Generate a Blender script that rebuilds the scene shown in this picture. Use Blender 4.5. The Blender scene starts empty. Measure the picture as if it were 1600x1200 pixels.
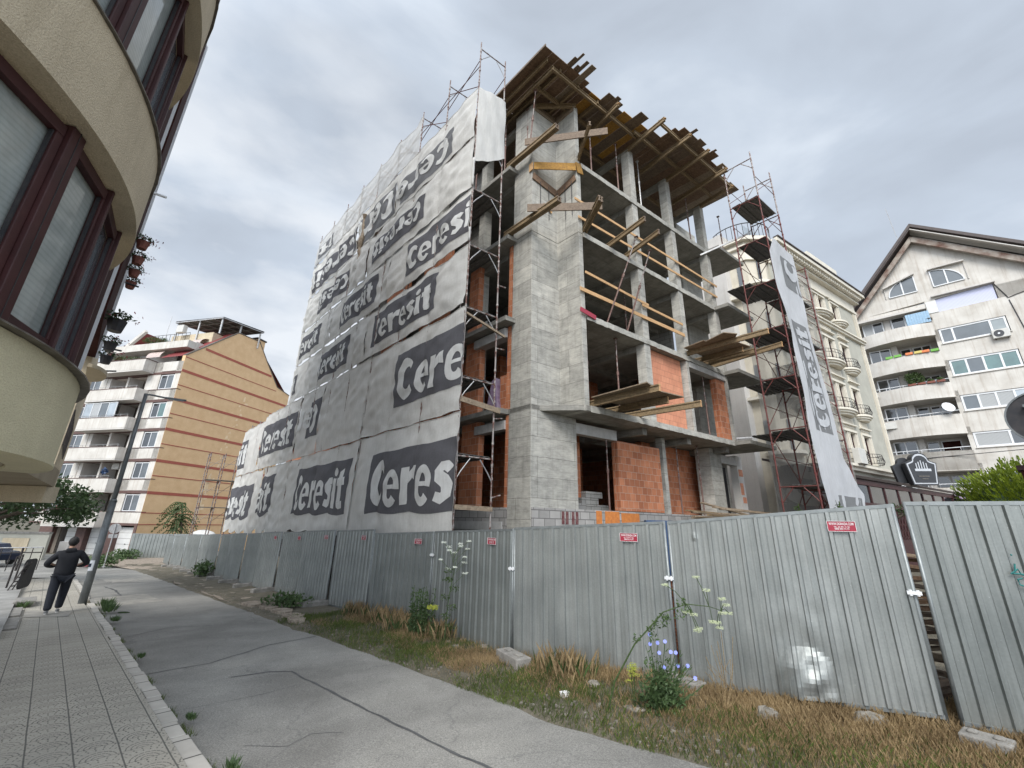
import bpy, bmesh, math, random
from mathutils import Vector, Matrix, noise
import numpy as np
R=math.radians
random.seed(7)
scn=bpy.context.scene
col=scn.collection
# ---------------------------------------------------------------- camera
PITCH,ROLL=0.3210,0.0195
cam=bpy.data.cameras.new('camera'); camo=bpy.data.objects.new('camera',cam); col.objects.link(camo)
cam.sensor_width=36; cam.lens=36*657.5/1600; cam.clip_start=.05; cam.clip_end=2000
cp,sp=math.cos(PITCH),math.sin(PITCH); cr,sr=math.cos(ROLL),math.sin(ROLL)
fw=Vector((0,cp,sp)); u0=Vector((0,-sp,cp)); x0=Vector((1,0,0))
cx_=x0*cr+u0*sr; cu_=u0*cr-x0*sr
camo.matrix_world=Matrix.Translation((0,0,1.6))@Matrix((cx_,cu_,-fw)).transposed().to_4x4()
scn.camera=camo
# ---------------------------------------------------------------- render / exposure
scn.render.engine='CYCLES'
scn.view_settings.view_transform='Standard'; scn.view_settings.look='None'
scn.view_settings.exposure=1.12; scn.view_settings.gamma=1
SUN_EL,SUN_AZ=R(42),R(196)
# ---------------------------------------------------------------- world: overcast sky
wd=bpy.data.worlds.new('World'); scn.world=wd; wd.use_nodes=True
nt=wd.node_tree; nt.nodes.clear()
def N(t,typ,**kw):
    n=t.nodes.new(typ)
    for k,v in kw.items():
        if k.startswith('i_'): n.inputs[k[2:].replace('_',' ')].default_value=v
        else: setattr(n,k,v)
    return n
sky=N(nt,'ShaderNodeTexSky',sky_type='NISHITA',sun_disc=False,sun_elevation=SUN_EL,sun_rotation=SUN_AZ)
bg1=N(nt,'ShaderNodeBackground'); bg1.inputs[1].default_value=.05
nt.links.new(sky.outputs[0],bg1.inputs[0])
tc=N(nt,'ShaderNodeTexCoord'); mp=N(nt,'ShaderNodeMapping'); mp.inputs['Scale'].default_value=(1.0,1.25,2.6); mp.inputs['Rotation'].default_value=(.3,.1,.6)
nt.links.new(tc.outputs['Generated'],mp.inputs[0])
n1=N(nt,'ShaderNodeTexNoise'); n1.inputs['Scale'].default_value=1.9; n1.inputs['Detail'].default_value=7; n1.inputs['Roughness'].default_value=.5; n1.inputs['Distortion'].default_value=.35
nt.links.new(mp.outputs[0],n1.inputs['Vector'])
rmp=N(nt,'ShaderNodeValToRGB'); e=rmp.color_ramp.elements
e[0].position=.30; e[0].color=(.275,.305,.35,1); e[1].position=.74; e[1].color=(.50,.54,.585,1)
m_=e.new(.5); m_.color=(.335,.375,.43,1)
nt.links.new(n1.outputs['Fac'],rmp.inputs[0])
# brighter low in the sky on the left side of the street
sx=N(nt,'ShaderNodeSeparateXYZ'); nt.links.new(tc.outputs['Generated'],sx.inputs[0])
vm=N(nt,'ShaderNodeVectorMath',operation='DOT_PRODUCT'); vm.inputs[1].default_value=(-.62,.76,.18)
nt.links.new(tc.outputs['Generated'],vm.inputs[0])
mr=N(nt,'ShaderNodeMapRange'); mr.inputs['From Min'].default_value=.55; mr.inputs['From Max'].default_value=1.0
nt.links.new(vm.outputs['Value'],mr.inputs['Value'])
n2=N(nt,'ShaderNodeTexNoise'); n2.inputs['Scale'].default_value=3.4; n2.inputs['Detail'].default_value=6
nt.links.new(mp.outputs[0],n2.inputs['Vector'])
r2=N(nt,'ShaderNodeMapRange'); r2.inputs['From Min'].default_value=.40; r2.inputs['From Max'].default_value=.62
nt.links.new(n2.outputs['Fac'],r2.inputs['Value'])
mu=N(nt,'ShaderNodeMath',operation='MULTIPLY'); nt.links.new(mr.outputs[0],mu.inputs[0]); nt.links.new(r2.outputs[0],mu.inputs[1])
mx=N(nt,'ShaderNodeMixRGB'); mx.inputs[2].default_value=(.50,.52,.545,1)
nt.links.new(mu.outputs[0],mx.inputs[0]); nt.links.new(rmp.outputs[0],mx.inputs[1])
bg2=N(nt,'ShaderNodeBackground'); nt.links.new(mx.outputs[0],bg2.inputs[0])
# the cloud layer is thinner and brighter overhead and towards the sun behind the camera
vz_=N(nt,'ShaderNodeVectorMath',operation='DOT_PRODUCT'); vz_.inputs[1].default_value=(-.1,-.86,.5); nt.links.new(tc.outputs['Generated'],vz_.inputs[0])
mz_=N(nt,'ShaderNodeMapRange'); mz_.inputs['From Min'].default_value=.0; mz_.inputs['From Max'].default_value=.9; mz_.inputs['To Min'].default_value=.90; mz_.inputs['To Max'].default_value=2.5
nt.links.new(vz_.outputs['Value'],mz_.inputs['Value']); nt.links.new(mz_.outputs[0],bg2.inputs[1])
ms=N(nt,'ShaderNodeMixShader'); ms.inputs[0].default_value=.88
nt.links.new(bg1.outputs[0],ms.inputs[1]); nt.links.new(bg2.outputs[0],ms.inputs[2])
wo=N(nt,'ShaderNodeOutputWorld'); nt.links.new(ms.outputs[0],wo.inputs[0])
# ---------------------------------------------------------------- soft sun behind the cloud
sl=bpy.data.lights.new('sun','SUN'); sl.energy=1.5; sl.angle=R(28); sl.color=(1,.96,.9)
so=bpy.data.objects.new('sun',sl); col.objects.link(so)
sd=Vector((math.sin(SUN_AZ)*math.cos(SUN_EL),math.cos(SUN_AZ)*math.cos(SUN_EL),math.sin(SUN_EL)))
so.rotation_euler=(-sd).to_track_quat('-Z','Y').to_euler()
# ================================================================ helpers
WORG={}
def V(*a): return Vector(a)
def tag(o,label=None,cat=None,group=None,kind=None):
    if label: o['label']=label
    if cat: o['category']=cat
    if group: o['group']=group
    if kind: o['kind']=kind
    return o
def empty(name,loc,label,cat,group=None,rz=0):
    o=bpy.data.objects.new(name,None); col.objects.link(o); o.location=loc; o.rotation_euler=(0,0,rz); o.empty_display_size=.2
    WORG[o.name]=Vector(loc); return tag(o,label,cat,group)
def copy_tree(o,parent=None):
    c=o.copy(); col.objects.link(c); c.parent=parent
    for ch in o.children: copy_tree(ch,c)
    return c
def basis(d,up=(0,0,1)):
    d=Vector(d).normalized(); up=Vector(up)
    if abs(d.dot(up.normalized()))>.98: up=Vector((0,1,0)) if abs(d.y)<.9 else Vector((1,0,0))
    s=d.cross(up).normalized(); u=s.cross(d).normalized(); return d,s,u
class MB:
    def __init__(s): s.v=[]; s.f=[]
    def add(s,vs,fs):
        k=len(s.v); s.v+= [tuple(p) for p in vs]; s.f+=[tuple(i+k for i in f) for f in fs]; return s
    def box8(s,p): # p[0..3] bottom loop, p[4..7] top loop
        return s.add(p,[(0,3,2,1),(4,5,6,7),(0,1,5,4),(1,2,6,5),(2,3,7,6),(3,0,4,7)])
    def box(s,c,sx,sy,sz,rz=0,ax=None):
        c=Vector(c)
        if ax is None: X=Vector((math.cos(rz),math.sin(rz),0)); Y=Vector((-math.sin(rz),math.cos(rz),0)); Z=Vector((0,0,1))
        else: X,Y,Z=ax
        P=[c+X*(a*sx/2)+Y*(b*sy/2)+Z*(d*sz/2) for d in(-1,1) for a,b in((-1,-1),(1,-1),(1,1),(-1,1))]
        return s.box8(P)
    def beam(s,p0,p1,w,h,up=(0,0,1)):
        p0=Vector(p0);p1=Vector(p1); d,x,u=basis(p1-p0,up)
        a=[p0+x*(i*w/2)+u*(j*h/2) for i,j in((-1,-1),(1,-1),(1,1),(-1,1))]
        b=[q+(p1-p0) for q in a]
        return s.box8(a+b)
    def ibeam(s,p0,p1,w=.08,h=.2,up=(0,0,1)):
        p0=Vector(p0);p1=Vector(p1); d,x,u=basis(p1-p0,up)
        fl=h*.2
        s.beam(p0+u*(h/2-fl/2),p1+u*(h/2-fl/2),w,fl,u); s.beam(p0-u*(h/2-fl/2),p1-u*(h/2-fl/2),w,fl,u)
        return s.beam(p0,p1,w*.4,h-2*fl+.004,u)
    def tube(s,p0,p1,r=.024,n=8,r1=None):
        p0=Vector(p0);p1=Vector(p1); d,x,u=basis(p1-p0); r1=r if r1 is None else r1
        a=[p0+(x*math.cos(t)+u*math.sin(t))*r for t in [2*math.pi*i/n for i in range(n)]]
        b=[p1+(x*math.cos(t)+u*math.sin(t))*r1 for t in [2*math.pi*i/n for i in range(n)]]
        return s.add(a+b,[(i,(i+1)%n,n+(i+1)%n,n+i) for i in range(n)]+[tuple(range(n))[::-1],tuple(range(n,2*n))])
    def path(s,pts,r=.02,n=6,radii=None):
        pts=[Vector(p) for p in pts]; k=len(s.v); m=len(pts)
        for i,p in enumerate(pts):
            d=(pts[min(i+1,m-1)]-pts[max(i-1,0)]); _,x,u=basis(d)
            rr=radii[i] if radii else r
            s.v+=[tuple(p+(x*math.cos(t)+u*math.sin(t))*rr) for t in [2*math.pi*j/n for j in range(n)]]
        for i in range(m-1):
            for j in range(n): s.f.append((k+i*n+j,k+i*n+(j+1)%n,k+(i+1)*n+(j+1)%n,k+(i+1)*n+j))
        s.f.append(tuple(k+j for j in range(n))[::-1]); s.f.append(tuple(k+(m-1)*n+j for j in range(n)))
        return s
    def prism(s,poly,z0,z1):
        n=len(poly); z0=z0 if callable(z0) else (lambda x,y,c=z0:c); z1=z1 if callable(z1) else (lambda x,y,c=z1:c)
        a=[(p[0],p[1],z0(p[0],p[1])) for p in poly]; b=[(p[0],p[1],z1(p[0],p[1])) for p in poly]
        return s.add(a+b,[(i,(i+1)%n,n+(i+1)%n,n+i) for i in range(n)]+[tuple(range(n))[::-1],tuple(range(n,2*n))])
    def extr(s,poly,d): # closed 3d polygon extruded by vector d
        n=len(poly); a=[Vector(p) for p in poly]; b=[p+Vector(d) for p in a]
        return s.add(a+b,[(i,(i+1)%n,n+(i+1)%n,n+i) for i in range(n)]+[tuple(range(n))[::-1],tuple(range(n,2*n))])
    def quad(s,a,b,c,d): return s.add([a,b,c,d],[(0,1,2,3)])
    def sphere(s,c,r,nu=8,nv=6,sc=(1,1,1),jit=0):
        c=Vector(c); k=len(s.v)
        for i in range(nv+1):
            th=math.pi*i/nv
            for j in range(nu):
                ph=2*math.pi*j/nu; q=1+random.uniform(-jit,jit)
                s.v.append((c.x+r*q*sc[0]*math.sin(th)*math.cos(ph),c.y+r*q*sc[1]*math.sin(th)*math.sin(ph),c.z+r*q*sc[2]*math.cos(th)))
        for i in range(nv):
            for j in range(nu): s.f.append((k+i*nu+j,k+i*nu+(j+1)%nu,k+(i+1)*nu+(j+1)%nu,k+(i+1)*nu+j))
        return s
    def build(s,name,mat,parent=None,org=None,smooth=False,recalc=True,label=None,bevel=0):
        if not s.v: return None
        A=np.array(s.v)
        if parent is not None: o0=WORG[parent.name]
        elif org is not None: o0=Vector(org)
        else: o0=Vector(((A[:,0].min()+A[:,0].max())/2,(A[:,1].min()+A[:,1].max())/2,A[:,2].min()))
        A=A-np.array(o0)
        me=bpy.data.meshes.new(name); me.from_pydata(A.tolist(),[],s.f)
        if recalc:
            bm=bmesh.new(); bm.from_mesh(me); bmesh.ops.recalc_face_normals(bm,faces=bm.faces); bm.to_mesh(me); bm.free()
        me.update()
        uvl=me.uv_layers.new(name='UVMap'); n=len(me.loops)
        nn=np.zeros(len(me.polygons)*3); me.polygons.foreach_get('normal',nn); nn=nn.reshape(-1,3)
        lt=np.zeros(len(me.polygons),int); me.polygons.foreach_get('loop_total',lt)
        ln=np.repeat(nn,lt,axis=0); vi=np.zeros(n,int); me.loops.foreach_get('vertex_index',vi)
        P=A[vi]+np.array(o0); h=np.hypot(ln[:,0],ln[:,1])+1e-9
        flat=np.abs(ln[:,2])>.75
        u=np.where(flat,P[:,0]*UX[0]+P[:,1]*UX[1],(-ln[:,1]*P[:,0]+ln[:,0]*P[:,1])/h)
        v=np.where(flat,P[:,0]*-UX[1]+P[:,1]*UX[0],P[:,2])
        uvl.data.foreach_set('uv',np.stack([u,v],1).ravel())
        me.materials.append(mat)
        if smooth: me.polygons.foreach_set('use_smooth',[True]*len(me.polygons))
        o=bpy.data.objects.new(name,me); col.objects.link(o)
        if parent is not None: o.parent=parent
        else: o.location=o0
        WORG[o.name]=Vector(o0)
        if label: o['label']=label
        if bevel:
            b=o.modifiers.new('bevel','BEVEL'); b.width=bevel; b.segments=2; b.limit_method='ANGLE'
        return o
# ---- ground frame: s along the street, t to the right of it
SD=Vector((-.714,.700,0)); TD=Vector((.700,.714,0)); UX=(-.714,.700)
def g(x,y):
    s=-.714*x+.700*y
    z=-.25-.036*s
    zf=-1.80
    if s>38: # flatten far away
        k=min(1,(s-38)/8); z=z*(1-k)+zf*k
    return z if s<46 else zf
def S(s,t,dz=0):
    p=SD*s+TD*t; return Vector((p.x,p.y,g(p.x,p.y)+dz))
# ---- construction building frame: a to the right, b to the left/back
aL,aR=R(-43.2),R(53.9)
lv=Vector((math.sin(aL),math.cos(aL),0)); rv=Vector((math.sin(aR),math.cos(aR),0))
PB=Vector((.57,11.99,0))
nLv=Vector((-lv.y,lv.x,0)); nRv=Vector((rv.y,-rv.x,0))
def W(a,b,z=0): return PB+rv*a+lv*b+Vector((0,0,z))
def abox(mb,a0,a1,b0,b1,z0,z1):
    return mb.box8([W(a,b,z) for z in(z0,z1) for a,b in((a0,b0),(a1,b0),(a1,b1),(a0,b1))])
# ================================================================ materials
def newmat(name):
    m=bpy.data.materials.new(name); m.use_nodes=True; t=m.node_tree; t.nodes.clear()
    out=N(t,'ShaderNodeOutputMaterial'); b=N(t,'ShaderNodeBsdfPrincipled'); t.links.new(b.outputs[0],out.inputs[0])
    return m,t,b,out
def rgb(c): return (c[0],c[1],c[2],1)
def L(t,a,b): t.links.new(a,b)
def coords(t,uv=False,scale=(1,1,1),rot=(0,0,0)):
    c=N(t,'ShaderNodeTexCoord'); m=N(t,'ShaderNodeMapping'); m.inputs['Scale'].default_value=scale; m.inputs['Rotation'].default_value=rot
    L(t,c.outputs['UV' if uv else 'Object'],m.inputs[0]); return m.outputs[0]
def nz(t,vec,scale,detail=5,rough=.55,dist=0):
    n=N(t,'ShaderNodeTexNoise'); n.inputs['Scale'].default_value=scale; n.inputs['Detail'].default_value=detail; n.inputs['Roughness'].default_value=rough; n.inputs['Distortion'].default_value=dist
    L(t,vec,n.inputs['Vector']); return n.outputs['Fac']
def ramp(t,f,stops):
    r=N(t,'ShaderNodeValToRGB'); el=r.color_ramp.elements
    el[0].position=stops[0][0]; el[0].color=rgb(stops[0][1]); el[1].position=stops[-1][0]; el[1].color=rgb(stops[-1][1])
    for p,c in stops[1:-1]: q=el.new(p); q.color=rgb(c)
    L(t,f,r.inputs[0]); return r.outputs[0]
def mixc(t,f,a,b,mode='MIX'):
    m=N(t,'ShaderNodeMixRGB',blend_type=mode)
    for i,x in ((0,f),(1,a),(2,b)):
        if isinstance(x,(int,float)): m.inputs[i].default_value=x
        elif isinstance(x,tuple): m.inputs[i].default_value=rgb(x)
        else: L(t,x,m.inputs[i])
    return m.outputs[0]
def mth(t,op,a,b=None,c=None):
    m=N(t,'ShaderNodeMath',operation=op)
    for i,x in ((0,a),(1,b),(2,c)):
        if x is None: continue
        if isinstance(x,(int,float)): m.inputs[i].default_value=x
        else: L(t,x,m.inputs[i])
    return m.outputs[0]
def bump(t,b,h,st=.3,d=.01):
    n=N(t,'ShaderNodeBump'); n.inputs['Strength'].default_value=st; n.inputs['Distance'].default_value=d
    L(t,h,n.inputs['Height']); L(t,n.outputs[0],b.inputs['Normal'])
def simple(name,c,c2=None,scale=2.5,rough=.8,metal=0,bst=.25,bscale=50,streak=0,sc2=(.6,.6,.6),bd=.01,grain=.12,sheen=0,spec=None):
    """colour patches + vertical streaks + grain"""
    m,t,b,o=newmat(name); vec=coords(t)
    c2=c2 or tuple(x*.78 for x in c)
    f=nz(t,vec,scale,6); colr=ramp(t,f,[(.3,c2),(.68,c)])
    fg=nz(t,vec,bscale,3); colr=mixc(t,grain,colr,ramp(t,fg,[(.3,(.25,.25,.25)),(.7,(.75,.75,.75))]),'OVERLAY')
    if streak:
        v2=coords(t,scale=(2.2,2.2,.12)); fs=nz(t,v2,3.0,5); k=ramp(t,fs,[(.5,(1,1,1)),(.72,sc2)])
        colr=mixc(t,streak,colr,k,'MULTIPLY')
    L(t,colr,b.inputs['Base Color']); b.inputs['Roughness'].default_value=rough; b.inputs['Metallic'].default_value=metal
    if spec is not None: b.inputs['Specular IOR Level'].default_value=spec
    if bst: bump(t,b,fg,bst,bd)
    return m
MT={}
MT['concrete_slab']=simple('slab_concrete',(.33,.32,.30),(.20,.195,.18),1.3,.9,bst=.5,bscale=30,streak=.35)
def cast_concrete(name,ca,cb,bw=1.0,rh=.58,mort=.012):
    m,t,b,o=newmat(name); uv=coords(t,True); vec=coords(t)
    dv=N(t,'ShaderNodeTexNoise'); dv.inputs['Scale'].default_value=5; L(t,vec,dv.inputs['Vector'])
    vm=N(t,'ShaderNodeVectorMath',operation='MULTIPLY_ADD'); vm.inputs[1].default_value=(.05,.05,.05); L(t,dv.outputs['Color'],vm.inputs[0]); L(t,uv,vm.inputs[2])
    br=N(t,'ShaderNodeTexBrick'); br.offset=.43; br.offset_frequency=3; br.inputs['Scale'].default_value=1; br.inputs['Brick Width'].default_value=bw; br.inputs['Row Height'].default_value=rh; br.inputs['Mortar Size'].default_value=mort; br.inputs['Mortar Smooth'].default_value=.3
    br.inputs['Color1'].default_value=rgb(ca); br.inputs['Color2'].default_value=rgb(cb); br.inputs['Mortar'].default_value=(.17,.16,.145,1)
    L(t,vm.outputs[0],br.inputs['Vector'])
    f=nz(t,coords(t,scale=(1,1,1.9)),2.6,9,.7); c=mixc(t,.55,br.outputs['Color'],ramp(t,f,[(.32,(.48,.47,.44)),(.46,(.88,.88,.86)),(.64,(1.32,1.31,1.26))]),'MULTIPLY')
    bo=nz(t,coords(t,True,(1.2,14,1)),2.5,4); c=mixc(t,.35,c,ramp(t,bo,[(.35,(.6,.6,.58)),(.6,(1.15,1.15,1.12))]),'MULTIPLY')
    st=nz(t,coords(t,True,(3.5,.35,1)),2.2,5); c=mixc(t,.45,c,ramp(t,st,[(.5,(1,1,1)),(.72,(.55,.55,.54))]),'MULTIPLY')
    L(t,c,b.inputs['Base Color']); b.inputs['Roughness'].default_value=.9
    h=mth(t,'MULTIPLY_ADD',bo,.5,br.outputs['Fac']); h=mth(t,'MULTIPLY_ADD',nz(t,vec,40,4),.4,mth(t,'MULTIPLY',h,-.6)); bump(t,b,h,.6,.012)
    return m
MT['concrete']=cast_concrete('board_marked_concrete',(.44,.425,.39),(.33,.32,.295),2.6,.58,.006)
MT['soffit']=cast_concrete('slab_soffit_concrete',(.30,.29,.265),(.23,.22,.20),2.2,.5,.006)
def brick_mat(name,ca,cb,mo,bw=.26,rh=.24,mort=.004,ribs=True,rib=60):
    m,t,b,o=newmat(name); uv=coords(t,True); vec=coords(t)
    br=N(t,'ShaderNodeTexBrick'); br.inputs['Scale'].default_value=1; br.inputs['Brick Width'].default_value=bw; br.inputs['Row Height'].default_value=rh; br.inputs['Mortar Size'].default_value=mort; br.inputs['Bias'].default_value=-.15
    br.inputs['Color1'].default_value=rgb(ca); br.inputs['Color2'].default_value=rgb(cb); br.inputs['Mortar'].default_value=rgb(mo); L(t,uv,br.inputs['Vector'])
    c=mixc(t,.45,br.outputs['Color'],ramp(t,nz(t,vec,3,6),[(.3,(.68,.64,.62)),(.7,(1.15,1.1,1.1))]),'MULTIPLY')
    if ribs:
        w=N(t,'ShaderNodeTexWave',wave_type='BANDS',bands_direction='X'); w.inputs['Scale'].default_value=rib/6.28; w.inputs['Distortion'].default_value=.6; L(t,uv,w.inputs['Vector'])
        c=mixc(t,.28,c,ramp(t,w.outputs['Fac'],[(.0,(.45,.42,.4)),(.35,(1,1,1))]),'MULTIPLY')
    L(t,c,b.inputs['Base Color']); b.inputs['Roughness'].default_value=.85
    bump(t,b,mth(t,'MULTIPLY',br.outputs['Fac'],-1.0),.7,.01)
    return m
MT['brick']=brick_mat('hollow_clay_block',(.60,.24,.12),(.38,.13,.06),(.55,.42,.33),.26,.24,.006)
MT['brick2']=brick_mat('flat_clay_block',(.66,.30,.18),(.58,.245,.145),(.36,.16,.10),.48,.24,.005,True,20)
MT['grey_block']=brick_mat('grey_block',(.33,.33,.31),(.24,.24,.23),(.15,.15,.14),.5,.2,.01,False)
MT['plinth']=brick_mat('rough_plinth_block',(.40,.39,.37),(.27,.265,.25),(.17,.165,.16),.4,.22,.012,False)
def cloth(name,c,tr=.35,alpha=1,weave=260):
    m,t,b,o=newmat(name); vec=coords(t)
    f=nz(t,vec,1.1,6); colr=ramp(t,f,[(.3,tuple(x*.86 for x in c)),(.68,c)])
    fs=nz(t,coords(t,scale=(3,3,.5)),5,5); colr=mixc(t,.3,colr,ramp(t,fs,[(.42,(.78,.77,.75)),(.6,(1,1,1))]),'MULTIPLY')
    L(t,colr,b.inputs['Base Color']); b.inputs['Roughness'].default_value=.75; b.inputs['Specular IOR Level'].default_value=.25
    w=N(t,'ShaderNodeTexWave'); w.inputs['Scale'].default_value=22; w.inputs['Distortion'].default_value=6; L(t,coords(t,scale=(1,1,.3)),w.inputs['Vector'])
    bump(t,b,mth(t,'MULTIPLY_ADD',w.outputs['Fac'],.25,nz(t,vec,14,5)),.5,.02)
    tl=N(t,'ShaderNodeBsdfTranslucent'); L(t,colr,tl.inputs[0])
    x=N(t,'ShaderNodeMixShader'); x.inputs[0].default_value=tr; L(t,b.outputs[0],x.inputs[1]); L(t,tl.outputs[0],x.inputs[2])
    last=x.outputs[0]
    if alpha<1:
        tp=N(t,'ShaderNodeBsdfTransparent'); y=N(t,'ShaderNodeMixShader'); y.inputs[0].default_value=alpha; L(t,tp.outputs[0],y.inputs[1]); L(t,last,y.inputs[2]); last=y.outputs[0]
    L(t,last,o.inputs[0]); return m
MT['tarp']=cloth('tarp_cloth',(.70,.69,.66),.16,.985)
MT['tarp_thin']=cloth('thin_tarp_cloth',(.76,.755,.73),.35,.74)
MT['print']=cloth('tarp_print',(.12,.118,.13),.08,.985)
MT['print_thin']=cloth('thin_tarp_print',(.22,.225,.24),.3,.8)
MT['letter']=cloth('tarp_letter',(.76,.76,.745),.16)
MT['net']=cloth('netting',(.52,.51,.48),.45,.55)
MT['net_print']=cloth('netting_print',(.16,.16,.165),.35,.5)
def wood(name,c,c2,rough=.75):
    m,t,b,o=newmat(name); uv=coords(t,False,(1,1,1))
    g1=nz(t,coords(t,False,(7,7,7)),2.2,7,.6,.8); g2=nz(t,coords(t,True,(1.5,22,1)),2,5,.6,.5)
    colr=ramp(t,g1,[(.3,c2),(.66,c)]); colr=mixc(t,.5,colr,ramp(t,g2,[(.35,(.5,.47,.42)),(.62,(1.1,1.08,1.05))]),'MULTIPLY')
    oi=N(t,'ShaderNodeObjectInfo'); 
    L(t,colr,b.inputs['Base Color']); b.inputs['Roughness'].default_value=rough; bump(t,b,g2,.35,.006); return m
MT['wood_old']=wood('weathered_boards',(.23,.17,.12),(.115,.08,.055))
MT['wood_brown']=wood('brown_formwork_boards',(.24,.15,.09),(.115,.068,.042))
MT['wood_grey']=wood('greyed_timber',(.33,.26,.185),(.17,.125,.085))
MT['wood_new']=wood('fresh_pine',(.62,.40,.21),(.50,.29,.13))
MT['wood_yellow']=wood('yellow_formwork_panel',(.50,.27,.045),(.26,.13,.03))
MT['wood_beam']=wood('oiled_formwork_beam',(.31,.225,.125),(.15,.105,.06))
def metalpaint(name,c,c2,thr=(.45,.6),rough=.55,metal=.2,scale=9):
    m,t,b,o=newmat(name); f=nz(t,coords(t),scale,6,.65); L(t,ramp(t,f,[(thr[0],c),(thr[1],c2)]),b.inputs['Base Color'])
    b.inputs['Roughness'].default_value=rough; b.inputs['Metallic'].default_value=metal; bump(t,b,f,.3,.004); return m
MT['scaf']=metalpaint('mottled_scaffold_tube',(.33,.30,.28),(.13,.06,.045),(.44,.56))
MT['scaf_red']=metalpaint('red_primed_tube',(.15,.035,.03),(.08,.035,.03),(.4,.65))
MT['scaf_grey']=metalpaint('grey_tube',(.42,.42,.42),(.25,.22,.2),(.5,.7),.45,.5)
MT['deck']=metalpaint('grimy_steel_deck',(.16,.155,.145),(.085,.08,.075),(.35,.65),.6,.3)
MT['prop']=metalpaint('rusty_prop',(.13,.06,.05),(.24,.17,.14),(.4,.66))
MT['dark_metal']=metalpaint('dark_painted_metal',(.028,.028,.032),(.05,.045,.045),(.4,.7),.5,.3)
MT['iron']=metalpaint('wrought_iron',(.035,.03,.03),(.07,.06,.055),(.4,.7),.55,.5)
def galv():
    m,t,b,o=newmat('galvanised_sheet'); vec=coords(t)
    f=nz(t,vec,1.1,4); s=nz(t,coords(t,scale=(9,9,.18)),3.0,5); v=N(t,'ShaderNodeTexVoronoi'); v.inputs['Scale'].default_value=42; L(t,vec,v.inputs['Vector'])
    c=ramp(t,f,[(.3,(.24,.255,.25)),(.7,(.35,.365,.355))]); c=mixc(t,.45,c,ramp(t,s,[(.4,(.74,.76,.76)),(.62,(1.08,1.08,1.08))]),'MULTIPLY')
    c=mixc(t,.16,c,ramp(t,v.outputs['Distance'],[(0,(.35,.35,.35)),(1,(.75,.75,.75))]),'OVERLAY'); oi=N(t,'ShaderNodeObjectInfo'); c=mixc(t,1.0,c,ramp(t,oi.outputs['Random'],[(0,(.80,.81,.80)),(1,(1.08,1.07,1.06))]),'MULTIPLY')
    sp=nz(t,vec,55,2,.5); c=mixc(t,mth(t,'MULTIPLY',mth(t,'GREATER_THAN',sp,.76),.5),c,(.7,.72,.72))
    dz=N(t,'ShaderNodeSeparateXYZ'); L(t,vec,dz.inputs[0]); 
    dn=mth(t,'ADD',mth(t,'MULTIPLY',dz.outputs[2],-2.6),mth(t,'MULTIPLY',nz(t,vec,3,5),1.4)); 
    c=mixc(t,mth(t,'MULTIPLY',mth(t,'MAXIMUM',mth(t,'MINIMUM',dn,1),0),.40),c,(.24,.22,.18))
    L(t,c,b.inputs['Base Color']); b.inputs['Metallic'].default_value=.62; L(t,ramp(t,s,[(.3,(.40,.4,.4)),(.7,(.55,.55,.55))]),b.inputs['Roughness'])
    bump(t,b,nz(t,coords(t,scale=(1,1,.35)),4,4),.25,.02); return m
MT['galv']=galv()
MT['galv_tube']=metalpaint('galvanised_tube',(.27,.29,.29),(.20,.215,.215),(.4,.7),.5,.6)
MT['asphalt']=None
def asphalt():
    m,t,b,o=newmat('worn_asphalt'); vec=coords(t)
    gr=nz(t,vec,70,4,.75); big=nz(t,vec,.42,6,.6,.4); mid=nz(t,vec,2.3,6)
    c=ramp(t,big,[(.32,(.165,.158,.145)),(.5,(.23,.222,.205)),(.68,(.30,.288,.262))])
    c=mixc(t,.5,c,ramp(t,mid,[(.3,(.8,.8,.79)),(.7,(1.1,1.1,1.09))]),'MULTIPLY')
    c=mixc(t,.55,c,ramp(t,gr,[(.34,(.25,.25,.25)),(.5,(.95,.95,.95)),(.66,(1.8,1.8,1.75))]),'MULTIPLY')
    # repair seams and cracks
    vo=N(t,'ShaderNodeTexVoronoi',feature='DISTANCE_TO_EDGE'); vo.inputs['Scale'].default_value=.33
    dn=N(t,'ShaderNodeTexNoise'); dn.inputs['Scale'].default_value=1.4; dn.inputs['Detail'].default_value=6; L(t,vec,dn.inputs['Vector'])
    vm=N(t,'ShaderNodeVectorMath',operation='MULTIPLY_ADD'); vm.inputs[1].default_value=(.9,.9,.9); L(t,dn.outputs['Color'],vm.inputs[0]); L(t,vec,vm.inputs[2]); L(t,vm.outputs[0],vo.inputs['Vector'])
    ck=mth(t,'LESS_THAN',vo.outputs['Distance'],.0045); gate=mth(t,'GREATER_THAN',nz(t,vec,.7,2),.5)
    c=mixc(t,mth(t,'MULTIPLY',mth(t,'MULTIPLY',ck,gate),.22),c,(.07,.07,.07))
    L(t,c,b.inputs['Base Color']); b.inputs['Roughness'].default_value=.9; bump(t,b,gr,.7,.006); return m
MT['asphalt']=asphalt()
MT['seam']=simple('bitumen_seam',(.055,.055,.056),(.10,.10,.10),6,.8,bst=.4)
MT['patch']=simple('pale_road_patch',(.34,.32,.28),(.22,.21,.19),3,.95,bst=.6,bscale=80,grain=.4)
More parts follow.
